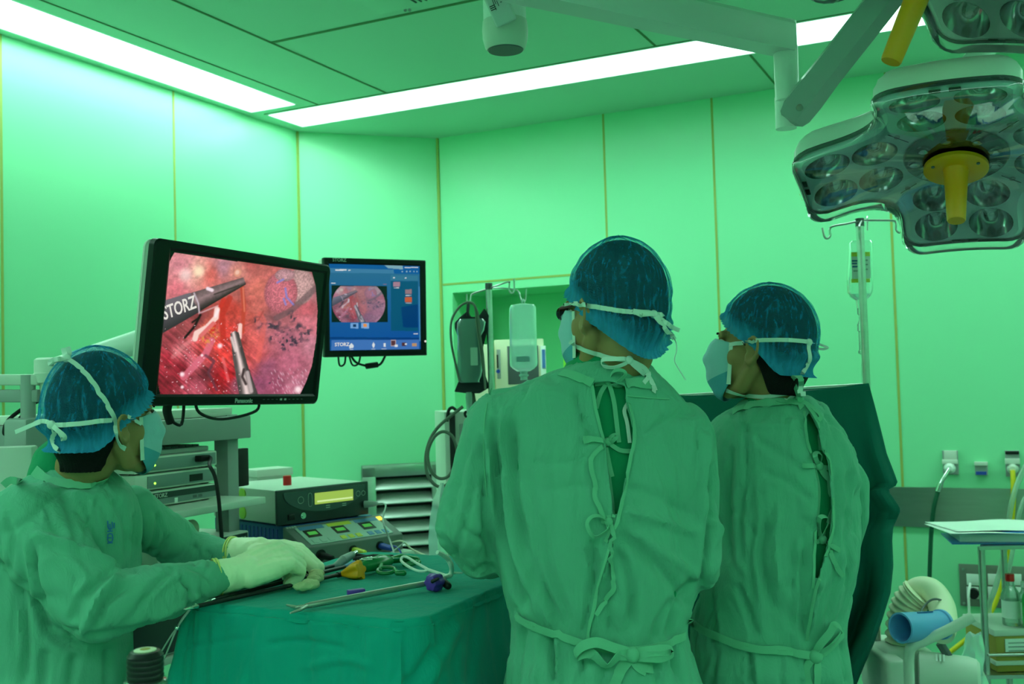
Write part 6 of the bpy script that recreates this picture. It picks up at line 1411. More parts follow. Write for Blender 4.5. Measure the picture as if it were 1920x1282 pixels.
# hair, cap, mask, glasses
rim_h = lambda az: .055 * max(0, math.cos(az)) ** 1.2 - .062 * max(0, -math.cos(az)) ** .7 - .004
rim1 = lambda az: .055 * max(0, math.cos(az)) ** 1.3 + .012 - .100 * max(0, math.cos(.9 * (az - 3.40))) ** 1.5 * (1 if abs(az - 3.4) < 1.7 else 0)
hair, _ = head_cap(H1, lambda az: rim1(az) + .014, .140, .006, 'hair', M['hair'], p1, wob=0, tuckv=.0015, flounce=0, rip=.0004, gather=False, NA=120, NT=40)
bagf = lambda az, z: (.012 if z < .0 else .0) * smooth01((-.012 - z) / .02) * smooth01((-math.cos(az - .25) + .35) / .7)
pin1 = lambda az, z: .85 * math.exp(-((z - .006 + .016 * math.cos(az)) / .011) ** 2) * smooth01((-math.cos(az) + .5) / .6)
cap1, capm1 = head_cap(H1, rim1, .144, .012, 'cap', M['cap'], p1, bag=bagf, pinch=pin1, seed=3)
mask1, mv, mnu, mn = face_mask(H1, p1)
tr1 = bvh(capm1, bco1, gown1)
o7, k7 = (1040, 520), 1389 / 260
mb = MB(); laid(mb, tr1, zz(o7, k7, [(112, 278), (190, 270), (262, 268), (330, 282), (420, 296), (520, 312), (640, 332), (760, 346), (880, 362), (990, 376), (1080, 374)]), .0088, .003, sm=5)
laid(mb, tr1, zz(o7, k7, [(150, 640), (230, 688), (330, 732), (440, 768), (540, 798), (640, 815), (740, 822)]), .0088, .003, sm=5); mb.build('mask_tape', M['strap'], mask1)
mb = MB(); bow(mb, tr1, zz(o7, k7, [(985, 378)])[0], [zz(o7, k7, [(980, 376), (920, 380), (850, 370), (792, 362), (784, 390), (812, 425), (870, 420), (930, 396), (978, 382)])], [zz(o7, k7, l) for l in ([(990, 382), (1050, 420), (1130, 470), (1200, 510), (1250, 530)], [(992, 388), (1050, 450), (1120, 530), (1180, 590), (1200, 620)])], .0085, .006, .008)
e_ = on(tr1, *zz(o7, k7, [(1190, 600)])[0], .004)[0]; mb.tube([e_] + [P(x, y, 1.98) for x, y in zz(o7, k7, [(1218, 660), (1220, 740), (1200, 830), (1245, 920), (1312, 1028)])], .0012, 6, 6); mb.build('tape_bow', M['strap'], mask1)
mb = MB(); bow(mb, tr1, zz(o7, k7, [(745, 824)])[0], [zz(o7, k7, [(740, 822), (690, 806), (620, 806), (530, 812), (532, 866), (620, 870), (700, 850), (742, 828)])], [zz(o7, k7, l) for l in ([(748, 828), (800, 880), (870, 940), (940, 1010), (980, 1080), (1000, 1140)], [(752, 824), (830, 860), (900, 910), (935, 980), (880, 1060)], [(930, 1000), (960, 1060), (985, 1110), (980, 1160)])], .0085, .005, .008); mb.build('tape_bow', M['strap'], mask1)
mb = MB(); laid(mb, tree1, zz(o6, k6, [(775, 200), (762, 228), (772, 270), (778, 310), (783, 352)]), .007, .004); mb.build('tape_end', M['strap'], mask1)
T1 = lambda x, y, z: H1 @ V((x, y, z))
gl = thing('glasses', T1(0, .11, .01), 'dark-rimmed glasses worn by the person nearest the draped table', 'glasses'); gl.pop('label'); gl.pop('category'); gl.parent = p1; gl.matrix_parent_inverse = parent_world(p1).inverted(); gl.name = 'glasses'
mb = MB()
for s in (-1, 1):
    mb.tube([T1(s * (.032 + .022 * math.cos(q)), .108 - .010 * abs(math.cos(q)) * (1 if math.cos(q) > 0 else .2), .008 + .016 * math.sin(q)) for q in np.linspace(0, 2 * PI, 25)[:-1]], .0011, 8, closed=True)
    mb.box(T1(s * .0655, .048, .016), (.0025, .100, .005), H1.to_3x3() @ Matrix.Rotation(s * .22, 3, 'Z'), .001)
mb.limb([(T1(-.010, .110, .012), .0016), (T1(.010, .110, .012), .0016)], 8); mb.build('rim', M['black'], gl)
for s in (-1, 1):
    mb = MB(); mb.rings([[T1(s * (.032 + .021 * math.cos(q)), .107 + o, .008 + .015 * math.sin(q)) for q in np.linspace(0, 2 * PI, 25)[:-1]] for o in (0, .0015)]); mb.build('lens', M['glass'], gl)
eyes(H1, p1)

# ---------------------------------------------------------------- the right surgeon
rows2 = [(742, 1408, 1515, 2.33, .055), (758, 1380, 1545, 2.33, .078), (782, 1345, 1560, 2.33, .10), (812, 1322, 1582, 2.33, .115), (870, 1318, 1600, 2.33, .128), (950, 1322, 1606, 2.32, .138), (1050, 1318, 1602, 2.31, .145), (1120, 1312, 1590, 2.31, .14),
         (1165, 1300, 1582, 2.31, .135), (1200, 1297, 1580, 2.31, .135), (1240, 1290, 1587, 2.31, .15), (1290, 1284, 1594, 2.33, .150), (1500, 1275, 1606, 2.34, .15), (1790, 1270, 1618, 2.35, .155)]
p2 = thing('person', V((P(1450, 900, 2.31).x, 2.31, 0)), 'person in green gown, head in left profile, before the dark cloth screen', 'person')
H2 = headM(1430, 652, 2.33, 62, 5, 2)
mb = MB(); head_parts(mb, H2, P(1450, 765, 2.34))
mb.limb([(P(1455, 870, 2.33), .085), (P(1455, 1000, 2.32), .095), (P(1445, 1230, 2.32), .07)], 20); mb.limb([(P(1375, 850, 2.34), .05), (P(1530, 850, 2.35), .05)], 16)
a2L = [(P(1345, 860, 2.33), .046), (P(1320, 1040, 2.32), .038), (P(1290, 1040, 2.68), .029)]; a2R = [(P(1545, 868, 2.36), .042), (P(1580, 968, 2.37), .032), (P(1500, 1040, 2.66), .029)]
mb.limb(a2L, 14); mb.limb(a2R, 14); legs_and_shoes(mb, V((P(1445, 1250, 2.31).x, 2.31, .9)), V((-.55, .83, 0)).normalized())
co, f = blob(mb, .005, 4); solid(co, f, 'body', M['skin'], p2); bco2 = (co, f)
for arm, pm, tv in ((a2L, (.3, .2, -1), (1, 0, 0)), (a2R, (-.3, .2, -1), (-1, 0, 0))):
    mb = MB(); fw = (arm[2][0] - arm[1][0]).normalized(); mb.limb([(arm[2][0] - fw * .06, .036), (arm[2][0], .031)], 16); hand(mb, arm[2][0], fw + V((0, 0, -.2)), pm, tv, (25, 35, 30)); co, f = blob(mb, .003, 3); solid(co, f, 'glove', M['glove'], p2)
mb = MB(); mb.rings(rings_px(fine(shrink(rows2[1:], .024)))); mb.limb([(P(1455, 775, 2.335), .075), (P(1455, 757, 2.335), .064)], 20); co, f = blob(mb, .007, 6); scr2 = (co, f); solid(co, f, 'scrub_top', M['scrub'], p2)
mb = MB(); mb.rings(rings_px(fine(rows2)))
mb.limb([(P(1540, 862, 2.355), .078), (P(1572, 910, 2.36), .066), (P(1583, 966, 2.36), .054), (P(1572, 1030, 2.40), .048), (P(1540, 1050, 2.5), .045), (P(1500, 1040, 2.64), .04)], 20)
mb.limb([(P(1350, 868, 2.33), .075), (P(1325, 1035, 2.31), .055), (P(1312, 1060, 2.4), .05), (P(1290, 1040, 2.66), .04)], 20)
co, f = blob(mb, .0065, 8)
o2_, k2_ = (1250, 680), 1427 / 670
F = lambda pts, w, a: (zz(o2_, k2_, pts), w, a)
folds2 = [F([(260, 330), (240, 560), (250, 800)], .014, -.010), F([(300, 480), (290, 650), (310, 820)], .012, -.007), F([(400, 600), (380, 760), (400, 900), (420, 1000)], .013, -.009), F([(340, 640), (330, 800), (350, 960)], .010, -.007), F([(450, 560), (430, 740), (450, 900)], .011, .007), F([(500, 700), (505, 900), (495, 1080)], .013, -.008),
    F([(560, 700), (545, 850), (550, 1000), (560, 1120)], .012, -.010), F([(540, 620), (590, 660), (600, 720)], .010, -.006), F([(680, 420), (690, 600), (670, 720)], .011, -.009), F([(730, 430), (740, 600), (720, 760)], .012, -.010), F([(770, 480), (770, 620), (740, 760), (720, 900)], .012, -.011), F([(700, 300), (740, 420), (775, 520)], .010, .007),
    F([(620, 860), (590, 960), (565, 1100)], .010, .011), F([(680, 780), (670, 920), (640, 1040)], .012, -.009), F([(735, 820), (725, 960), (690, 1060)], .011, -.008), F([(280, 880), (330, 1000), (360, 1100)], .012, -.008), F([(350, 300), (480, 380), (560, 440)], .014, -.005), F([(380, 440), (480, 470), (590, 560)], .012, -.005), F([(250, 240), (400, 250), (530, 240)], .012, .004),
    F([(330, 1150), (335, 1220), (340, 1300)], .009, -.010), F([(350, 1150), (362, 1300)], .008, .006), F([(560, 1180), (570, 1300)], .010, -.008), F([(700, 1110), (715, 1200), (722, 1300)], .009, -.010), F([(200, 1130), (170, 1300)], .012, -.007), F([(450, 1150), (460, 1300)], .012, -.005)]
co = fold_cloth(co, f, [(a, w * .85, k * 1.3) for a, w, k in folds2], 23, .0036)
slit2 = zz(o2_, k2_, [(552, 195), (575, 200), (606, 262), (622, 345), (648, 392), (656, 470), (662, 600), (655, 690), (625, 800), (592, 940), (585, 900), (592, 720), (606, 560), (604, 480), (575, 360), (556, 270)])
co, f = cut(co, f, slit2); gown2 = (co, f); g2 = solid(co, f, 'gown', M['gown'], p2, .003); tree2 = bvh(gown2, scr2, bco2)
mb = MB(); laid(mb, tree2, zz(o2_, k2_, [(268, 195), (330, 172), (420, 160), (500, 158), (545, 180)]), .022, .003); mb.build('collar', M['tie'], g2)
mb = MB(); laid(mb, tree2, zz(o2_, k2_, [(552, 195), (556, 270), (575, 360), (604, 480), (606, 560), (592, 720), (585, 900)]), .006, .002, .001); laid(mb, tree2, zz(o2_, k2_, [(606, 262), (622, 345), (648, 392), (662, 600), (655, 690), (625, 800), (592, 940), (560, 1110)]), .007, .003, .0012); mb.build('seam', M['tie'], g2)
for kn, lp, tl in (((528, 150), [[(528, 150), (500, 100), (486, 62), (530, 55), (538, 90), (532, 140)]], [[(440, 150), (480, 160), (526, 152)], [(530, 152), (570, 175), (610, 215), (600, 232)], [(560, 170), (600, 240), (608, 310), (612, 350)]]),
        ((605, 412), [[(604, 410), (580, 385), (582, 362), (604, 368), (612, 400)]], [[(542, 408), (575, 412), (604, 412)], [(608, 416), (640, 420), (650, 418)], [(606, 418), (625, 450), (655, 478)], [(612, 420), (640, 455), (648, 520), (662, 560), (640, 640)]]),
        ((618, 705), [[(614, 700), (598, 660), (598, 620), (622, 614), (630, 640), (620, 670), (622, 698)]], [[(592, 716), (618, 706)], [(622, 706), (660, 730), (688, 748)], [(624, 712), (650, 750), (670, 800), (704, 850)]])):
    mb = MB(); bow(mb, tree2, zz(o2_, k2_, [kn])[0], [zz(o2_, k2_, l) for l in lp], [zz(o2_, k2_, l) for l in tl], .010, .006, .010); mb.build('tie', M['tie'], g2)
mb = MB()
for off in (-5, 6): laid(mb, tree2, zz(o2_, k2_, [(95, 1030 + off), (150, 1066 + off), (220, 1096 + off), (300, 1126 + off), (380, 1142 + off), (450, 1144 + off), (520, 1156 + off), (590, 1168 + off), (640, 1140 + off), (696, 1080 + off)]), .011, .006)
bow(mb, tree2, zz(o2_, k2_, [(588, 1172)])[0], [zz(o2_, k2_, [(586, 1168), (600, 1120), (630, 1060), (650, 1042), (664, 1056), (640, 1110), (606, 1150), (594, 1170)])], [zz(o2_, k2_, l) for l in ([(590, 1180), (600, 1210), (596, 1290)], [(580, 1180), (560, 1230), (570, 1290)])], .016, .012, .015); mb.build('belt', M['tie'], g2)
hair2r = lambda az: .066 * max(0, math.cos(az)) ** 1.5 - .080 * smooth01((-math.cos(az) + .15) / .5) - .012
head_cap(H2, lambda az: (.066 * max(0, math.cos(az)) ** 1.4 + .018) * (1 if math.cos(az) > 0 else 1) - .028 * smooth01((-math.cos(az) + .6) / .4) - .082 * smooth01((-math.cos(az) + .15) / .5), .136, .006, 'hair', M['hair'], p2, wob=0, tuckv=.0015, flounce=0, rip=.0004, gather=False, NA=120, NT=40)
rim2 = lambda az: .066 * max(0, math.cos(az)) ** 1.4 + .008 - .058 * smooth01((-math.cos(az) + .2) / .7)
pin2 = lambda az, z: .5 * math.exp(-((z - .004) / .010) ** 2) * smooth01((-math.cos(az) + .2) / .5)
cap2, capm2 = head_cap(H2, rim2, .139, .011, 'cap', M['cap'], p2, bag=lambda az, z: .010 * smooth01((.0 - z) / .02) * smooth01((-math.cos(az) - .2) / .5), pinch=pin2, seed=8)
mask2, _, _, _ = face_mask(H2, p2)
tr2 = bvh(capm2, bco2, gown2); o8, k8 = (1320, 520), 1282 / 260
mb = MB(); laid(mb, tr2, zz(o8, k8, [(120, 668), (200, 640), (300, 612), (420, 596), (520, 580), (680, 576), (820, 580), (960, 592)]), .0088, .003); laid(mb, tr2, zz(o8, k8, [(215, 1044), (240, 1050), (340, 1078), (460, 1096), (580, 1098), (700, 1078), (760, 1070)]), .0088, .003); mb.build('mask_tape', M['strap'], mask2)
mb = MB(); bow(mb, tr2, zz(o8, k8, [(968, 598)])[0], [], [zz(o8, k8, l) for l in ([(964, 600), (958, 660), (972, 740), (960, 790), (930, 840), (905, 920), (896, 1000), (890, 1060)],)], .0088, .004, .008)
q = on(tr2, *zz(o8, k8, [(980, 600)])[0], .004)[0]; mb.ribbon([q] + [P(x, y, 2.30) for x, y in zz(o8, k8, [(1040, 612), (1100, 630), (1140, 648), (1100, 664), (1040, 650), (990, 612)])], (0, -.6, .8), .008, .001, 4); mb.ribbon([q] + [P(x, y, 2.29) for x, y in zz(o8, k8, [(1010, 650), (1050, 710), (1030, 720), (995, 690)])], (0, -1, .2), .006, .001, 4); mb.build('tape_bow', M['strap'], mask2)
mb = MB(); laid(mb, tr2, zz(o8, k8, [(750, 1140), (800, 1100), (850, 1080), (940, 1075)]), .009, .004); laid(mb, tr2, zz(o8, k8, [(880, 1070), (870, 1020), (850, 990)]), .006, .004); mb.build('tape_end', M['strap'], mask2)
eyes(H2, p2)

# ---------------------------------------------------------------- the nurse at the table
rows3 = [(868, 92, 188, 2.27, .055), (882, 74, 204, 2.265, .075), (902, 34, 224, 2.26, .10), (930, -8, 246, 2.25, .118), (980, -38, 258, 2.25, .135), (1060, -48, 258, 2.25, .14), (1140, -52, 250, 2.25, .14), (1200, -54, 242, 2.25, .14), (1290, -60, 238, 2.25, .16), (1500, -75, 250, 2.25, .18), (1790, -85, 262, 2.25, .2)]
p3 = thing('person', V((P(105, 900, 2.25).x, 2.25, 0)), 'person in green gown and cream gloves at the left, handling the instruments', 'person')
H3 = headM(194, 788, 2.22, -44, 3, 4)
mb = MB(); head_parts(mb, H3, P(142, 892, 2.265))
mb.limb([(P(110, 1000, 2.25), .09), (P(105, 1230, 2.25), .07)], 20); mb.limb([(P(50, 960, 2.2), .06), (P(200, 950, 2.33), .06)], 16)
rW, lW = P(462, 1071, 2.235), P(486, 1034, 2.45)
a3R = [(P(60, 985, 2.12), .042), (P(185, 1146, 2.05), .032), (P(375, 1092, 2.185), .020)]; a3L = [(P(250, 965, 2.40), .040), (P(345, 1034, 2.50), .030), (P(410, 1038, 2.475), .018)]
mb.limb(a3R, 14); mb.limb(a3L, 14); legs_and_shoes(mb, V((P(100, 1250, 2.25).x, 2.25, .9)), V((.8, -.2, 0)).normalized())
co, f = blob(mb, .005, 4); solid(co, f, 'body', M['skin'], p3); bco3 = (co, f)
mb = MB(); mb.rings(rings_px(fine(shrink(rows3[1:], .024)))); mb.limb([(P(120, 895, 2.27), .075), (P(122, 872, 2.275), .066)], 20); mb.limb([(P(100, 866, 2.27), .045), (P(105, 900, 2.25), .06)], 20); co, f = blob(mb, .007, 6); scr3 = (co, f); solid(co, f, 'scrub_top', M['scrub'], p3)
mb = MB(); mb.rings(rings_px(fine(rows3)))
mb.limb([(P(55, 985, 2.13), .088), (P(110, 1060, 2.09), .080), (P(185, 1142, 2.05), .066), (P(250, 1122, 2.09), .060), (P(320, 1105, 2.14), .056), (P(385, 1090, 2.19), .046), (P(405, 1086, 2.205), .036), (P(440, 1080, 2.22), .032)], 20)
mb.limb([(P(245, 965, 2.40), .068), (P(300, 1000, 2.46), .058), (P(345, 1030, 2.50), .056), (P(400, 1040, 2.48), .044), (P(430, 1038, 2.468), .036), (P(455, 1036, 2.46), .030)], 20)
co, f = blob(mb, .0065, 8)
F = lambda pts, w, a: (pts, w, a)
folds3 = [F([(62, 998), (120, 1020), (180, 1045), (228, 1074)], .011, .012), F([(60, 1012), (62, 1080), (75, 1140), (100, 1190), (160, 1215)], .012, -.014), F([(230, 1078), (190, 1110), (165, 1160), (148, 1200)], .013, .014), F([(205, 1075), (150, 1120), (130, 1170)], .012, -.009), F([(245, 1095), (200, 1130), (185, 1175)], .011, -.010),
    F([(330, 1062), (300, 1090), (260, 1140)], .010, -.007), F([(350, 1060), (385, 1075), (400, 1095)], .008, -.006), F([(340, 1080), (360, 1110), (350, 1140)], .009, -.007), F([(280, 1165), (330, 1140), (380, 1115)], .009, .006), F([(90, 1170), (170, 1195), (260, 1180), (320, 1160)], .012, -.008), F([(255, 960), (258, 1020), (252, 1075)], .012, -.013), F([(300, 960), (290, 1010), (262, 1062)], .010, -.007), F([(320, 1000), (300, 1040), (270, 1066)], .009, -.008),
    F([(150, 925), (175, 985), (190, 1050)], .011, -.006), F([(120, 930), (140, 1000), (150, 1040)], .010, -.005), F([(215, 935), (235, 985), (235, 1050)], .010, -.006), F([(85, 940), (100, 985), (130, 1010)], .010, -.006), F([(30, 1000), (40, 1100), (50, 1200), (40, 1290)], .014, -.012), F([(10, 960), (20, 1010), (15, 1080)], .012, -.007), F([(85, 1215), (80, 1290)], .014, -.01), F([(140, 1225), (130, 1290)], .014, -.01), F([(200, 1215), (205, 1290)], .014, -.008),
    F([(385, 1030), (395, 1045), (392, 1060)], .007, -.007), F([(415, 1022), (425, 1035), (420, 1050)], .006, -.006), F([(360, 1018), (372, 1040), (362, 1060)], .008, -.006), F([(110, 1040), (160, 1080), (140, 1120)], .012, .006), F([(70, 905), (130, 925), (200, 925)], .012, .005)]
co = fold_cloth(co, f, [(a, w * .85, k * 1.25) for a, w, k in folds3], 37, .0036); gown3 = (co, f); g3 = solid(co, f, 'gown', M['gown'], p3, .003); tree3 = bvh(gown3, scr3, bco3)
mb = MB(); laid(mb, tree3, [(66, 882), (90, 900), (130, 908), (170, 908), (196, 900)], .022, .003); mb.build('collar', M['tie'], g3)
mb = MB(); laid(mb, tree3, [(40, 905), (20, 900), (6, 910)], .014, .004); mb.build('tie', M['tie'], g3)
M['emblem'] = mat('blue embroidered mark', (.03, .16, .50), .7, var=.05)
mb = MB()
for pts in ([(202, 976), (202, 990), (210, 990), (210, 978)], [(206, 982), (206, 996)], [(200, 996), (211, 995)], [(201, 1001), (201, 1014), (210, 1014), (210, 1001), (202, 1001)], [(202, 1008), (209, 1008)], [(200, 1018), (211, 1017)], [(213, 980), (213, 990)]): laid(mb, tree3, pts, .0022, .0018, .0008)
mb.build('emblem', M['emblem'], g3)
head_cap(H3, lambda az: .052 * max(0, math.cos(az)) ** 1.3 + .018 - .028 * smooth01((-math.cos(az) + .5) / .4) - .078 * smooth01((-math.cos(az) + .15) / .5), .145, .007, 'hair', M['hair'], p3, wob=0, tuckv=.0015, flounce=0, rip=.0004, gather=False, NA=120, NT=40)
rim3 = lambda az: .052 * max(0, math.cos(az)) ** 1.3 + .007 - .050 * smooth01((-math.cos(az) + .25) / .7)
pin3 = lambda az, z: .6 * math.exp(-((z + .030) / .010) ** 2) * smooth01((-math.cos(az) + .2) / .5)
cap3, capm3 = head_cap(H3, rim3, .148, .018, 'cap', M['cap'], p3, bag=lambda az, z: .010 * smooth01((.03 - z) / .03) * smooth01((-math.cos(az) + .0) / .5), pinch=pin3, flounce=.012, seed=15)
mask3, _, _, _ = face_mask(H3, p3)
tr3 = bvh(capm3, bco3, gown3, meshof(mask3)); o9, k9 = (0, 640), 1479 / 300
mb = MB(); laid(mb, tr3, zz(o9, k9, [(640, 175), (700, 215), (770, 275), (850, 370), (920, 475), (980, 570), (1030, 660), (1065, 760), (1090, 880), (1125, 960), (1150, 990)]), .0095, .003); laid(mb, tr3, zz(o9, k9, [(470, 775), (580, 772), (700, 765), (820, 752), (930, 735), (1030, 722)]), .0095, .003)
laid(mb, tr3, zz(o9, k9, [(1180, 690), (1240, 730), (1300, 770)]), .008, .003); mb.build('mask_tape', M['strap'], mask3)
mb = MB(); bow(mb, tr3, zz(o9, k9, [(625, 165)])[0], [zz(o9, k9, [(615, 165), (560, 160), (500, 170), (462, 190), (480, 215), (540, 200), (600, 180)])], [], .009, .006, .009)
q = on(tr3, *zz(o9, k9, [(625, 165)])[0], .004)[0]; mb.ribbon([q] + [P(x, y, 2.16) for x, y in zz(o9, k9, [(600, 110), (590, 60)])], (0, -1, 0), .012, .001, 4); mb.ribbon([q] + [P(x, y, 2.16) for x, y in zz(o9, k9, [(640, 110), (625, 50)])], (.2, -1, 0), .010, .001, 4); mb.build('tape_bow', M['strap'], mask3)
mb = MB(); bow(mb, tr3, zz(o9, k9, [(488, 772)])[0], [zz(o9, k9, [(490, 772), (540, 790), (600, 830), (604, 860), (570, 862), (520, 810)])], [zz(o9, k9, l) for l in ([(485, 768), (430, 742), (370, 742), (330, 760)], [(490, 780), (505, 830), (490, 900), (520, 980), (560, 1066)])], .009, .005, .009)
q = on(tr3, *zz(o9, k9, [(380, 745)])[0], .004, 2.1)[0]; mb.ribbon([q] + [P(x, y, 2.12) for x, y in zz(o9, k9, [(300, 770), (220, 805), (140, 838)])], (0, -1, .3), .009, .001, 4); mb.build('tape_bow', M['strap'], mask3)
eyes(H3, p3)
# gloved hands
def glove(w, elbow_dir, cuff_len, fwd, palm, thumb, curl, cuff_r, tcurl, par, name='glove', thick=1.12):
    mb = MB(); c0 = w + elbow_dir * cuff_len; mb.lathe(c0, w - c0, [(0, cuff_r), (cuff_len * .5, cuff_r * .95), (cuff_len, .034)], 28); mb.ball(w, .034, 12)
    hand(mb, w, fwd, palm, thumb, curl, .07, 1.12, thick, tcurl); co, f = blob(mb, .0024, 2)
    co = co + normals(co, f) * (.0012 * n3(co, (60, 60, 60), 5) + .0008 * n3(co, (140, 140, 60), 6))[:, None]
    o = solid(co, f, name, M['glove'], par); mb = MB(); x = elbow_dir.orthogonal().normalized(); y = elbow_dir.cross(x)
    for k, r in ((0, cuff_r + .001), (.006, cuff_r + .0006)): mb.tube([c0 - elbow_dir * k + (x * math.cos(q) + y * math.sin(q)) * r for q in np.linspace(0, 2 * PI, 41)[:-1]], .0022, 8, closed=True)
    mb.build('glove_cuff', M['gloverim'], o); return o
rF = (P(544, 1037, 2.30) - rW).normalized(); rE = (P(404, 1083, 2.205) - rW)
glove(rW, rE.normalized(), rE.length, rF, (.1, .75, -.75), (0, .6, .8), (46, 58, 45), .0385, .9, p3, thick=1.2)
lF = (P(568, 1036, 2.46) - lW).normalized(); lE = (P(434, 1036, 2.47) - lW)
glove(lW, lE.normalized(), lE.length, lF, (.1, .1, -1), (0, -1, .1), (38, 48, 35), .036, .6, p3, thick=1.25)

# ------------------------------------------------------------------ draped instrument table
TZ = 1.065
TU0, TU1, TV0, TV1 = -1.615, -1.030, 1.678, 2.365
tbl = thing('instrument_table', W((TU0 + TU1) / 2, (TV0 + TV1) / 2, 0), 'steel instrument table standing under the teal drape', 'table')
uvbox(TU0 + .045, TU1 - .045, TV0 + .045, TV1 - .045, TZ - .03, TZ - .006, 'top', M['steel'], tbl)
for u in (TU0 + .05, TU1 - .05):
    for v in (TV0 + .05, TV1 - .05):
        mb = MB(); mb.cyl(W(u, v, .07), W(u, v, TZ - .03), .014); l = mb.build('leg', M['steel'], tbl); mb = MB(); mb.cyl(W(u - .013, v, .036), W(u + .013, v, .036), .036); mb.build('wheel', M['rubber'], l)
uvbox(TU0 + .05, TU1 - .05, TV0 + .05, TV1 - .05, .28, .295, 'lower_shelf', M['steel'], tbl)
M['teal'] = fabric('teal table drape', (0.004, 0.33, 0.27), wr=.35, weave=700)
def drape_mesh():
    cu, cv, a, b, rad = (TU0 + TU1) / 2, (TV0 + TV1) / 2, (TU1 - TU0) / 2, (TV1 - TV0) / 2, .07
    out = []   # perimeter with outward normals
    for sx, sy, a0 in ((1, 1, 0), (-1, 1, 90), (-1, -1, 180), (1, -1, 270)):
        for i in range(17):
            q = math.radians(a0 + 90 * i / 16); out.append((sx * (a - rad) + rad * math.cos(q), sy * (b - rad) + rad * math.sin(q), math.cos(q), math.sin(q)))
        nx = {(1, 1): (-a + rad, b, 0, 1), (-1, 1): (-a, -b + rad, -1, 0), (-1, -1): (a - rad, -b, 0, -1), (1, -1): (a, b - rad, 1, 0)}[(sx, sy)]
        x0, y0 = out[-1][:2]
        for i in range(1, 26): t = i / 26; out.append((x0 + (nx[0] - x0) * t, y0 + (nx[1] - y0) * t, nx[2], nx[3]))
    n = len(out); vs = []; nl = 0
    for k in (0.02, .15, .3, .45, .6, .75, .88, .96):
        for x, y, nx, ny in out: vs.append(W(cu + x * k, cv + y * k, TZ)); 
        nl += 1
    R_ = .016
    for q in np.linspace(.0, PI / 2, 6):
        for x, y, nx, ny in out: vs.append(W(cu + x + nx * (math.sin(q) - 1) * R_ * .6, cv + y + ny * (math.sin(q) - 1) * R_ * .6, TZ - R_ * (1 - math.cos(q))))
        nl += 1
    s = np.cumsum([0] + [math.hypot(out[i][0] - out[i - 1][0], out[i][1] - out[i - 1][1]) for i in range(1, n)])
    for h in np.linspace(.03, .62, 60):
        for i, (x, y, nx, ny) in enumerate(out):
            corner = math.exp(-((abs(x) - a) ** 2 + (abs(y) - b) ** 2) / .02)
            g = h / .62; side_ = .3 if nx > .5 else 1.0; o = (.03 if nx > .5 else .19 if nx < -.5 else .085) * h + side_ * .05 * g * corner + side_ * (.016 * math.sin(s[i] * 17 + 1.3) + .010 * math.sin(s[i] * 31 + 2 * g)) * g ** 1.2 * (1 + corner)
            vs.append(W(cu + x + nx * o, cv + y + ny * o, TZ - R_ - h + .03))
        nl += 1
    f = [(j * n + i, j * n + (i + 1) % n, (j + 1) * n + (i + 1) % n, (j + 1) * n + i) for j in range(nl - 1) for i in range(n)]
    vs = np.array([tuple(v) for v in vs]); f.append(tuple(range(n))[::-1]); return vs, f, n
dv, df, dn_ = drape_mesh()
m_ = bpy.data.meshes.new('t'); m_.from_pydata(dv.tolist(), [], df); bm_ = bmesh.new(); bm_.from_mesh(m_); bmesh.ops.recalc_face_normals(bm_, faces=bm_.faces); bm_.to_mesh(m_); bm_.free()
o = bpy.data.objects.new('t', m_); COL.objects.link(o); ss = o.modifiers.new('s', 'SUBSURF'); ss.levels = 1; ss.render_levels = 1; ss.subdivision_type = 'SIMPLE'
m2 = bpy.data.meshes.new_from_object(o.evaluated_get(bpy.context.evaluated_depsgraph_get())); bpy.data.objects.remove(o); bpy.data.meshes.remove(m_)
dv = np.empty(len(m2.vertices) * 3); m2.vertices.foreach_get('co', dv); dv = dv.reshape(-1, 3); df = [tuple(p.vertices) for p in m2.polygons]; bpy.data.meshes.remove(m2)
df = [q if len(q) <= 4 else q for q in df if len(q) in (3, 4)]
def fold_down(co, f, folds, gen):
    c2 = fold_cloth(co, f, folds, 51, gen, loose=.35); top = co[:, 2] > TZ - .004; c2[top] = co[top] + (c2[top] - co[top]) * .25; return c2
dv = fold_down(dv, df, [([(470, 1165), (466, 1290)], .006, -.005), ([(405, 1150), (398, 1290)], .012, .008), ([(640, 1170), (632, 1290)], .006, -.004), ([(500, 1210), (560, 1202), (650, 1215)], .008, -.006), ([(820, 1210), (790, 1250), (760, 1290)], .012, -.010), ([(860, 1160), (830, 1230), (800, 1290)], .016, .010), ([(560, 1255), (640, 1235), (700, 1250)], .010, .006),
                        ([(900, 1120), (890, 1200), (880, 1290)], .014, -.008), ([(350, 1150), (330, 1220), (312, 1290)], .010, .006), ([(340, 1215), (400, 1205), (470, 1195)], .008, -.004), ([(700, 1190), (690, 1290)], .012, .005)], .0030)
drape = solid(dv, df, 'table_drape', M['teal'], None, .002, label='teal cloth drape over the instrument table, hanging down all sides', cat='drape')

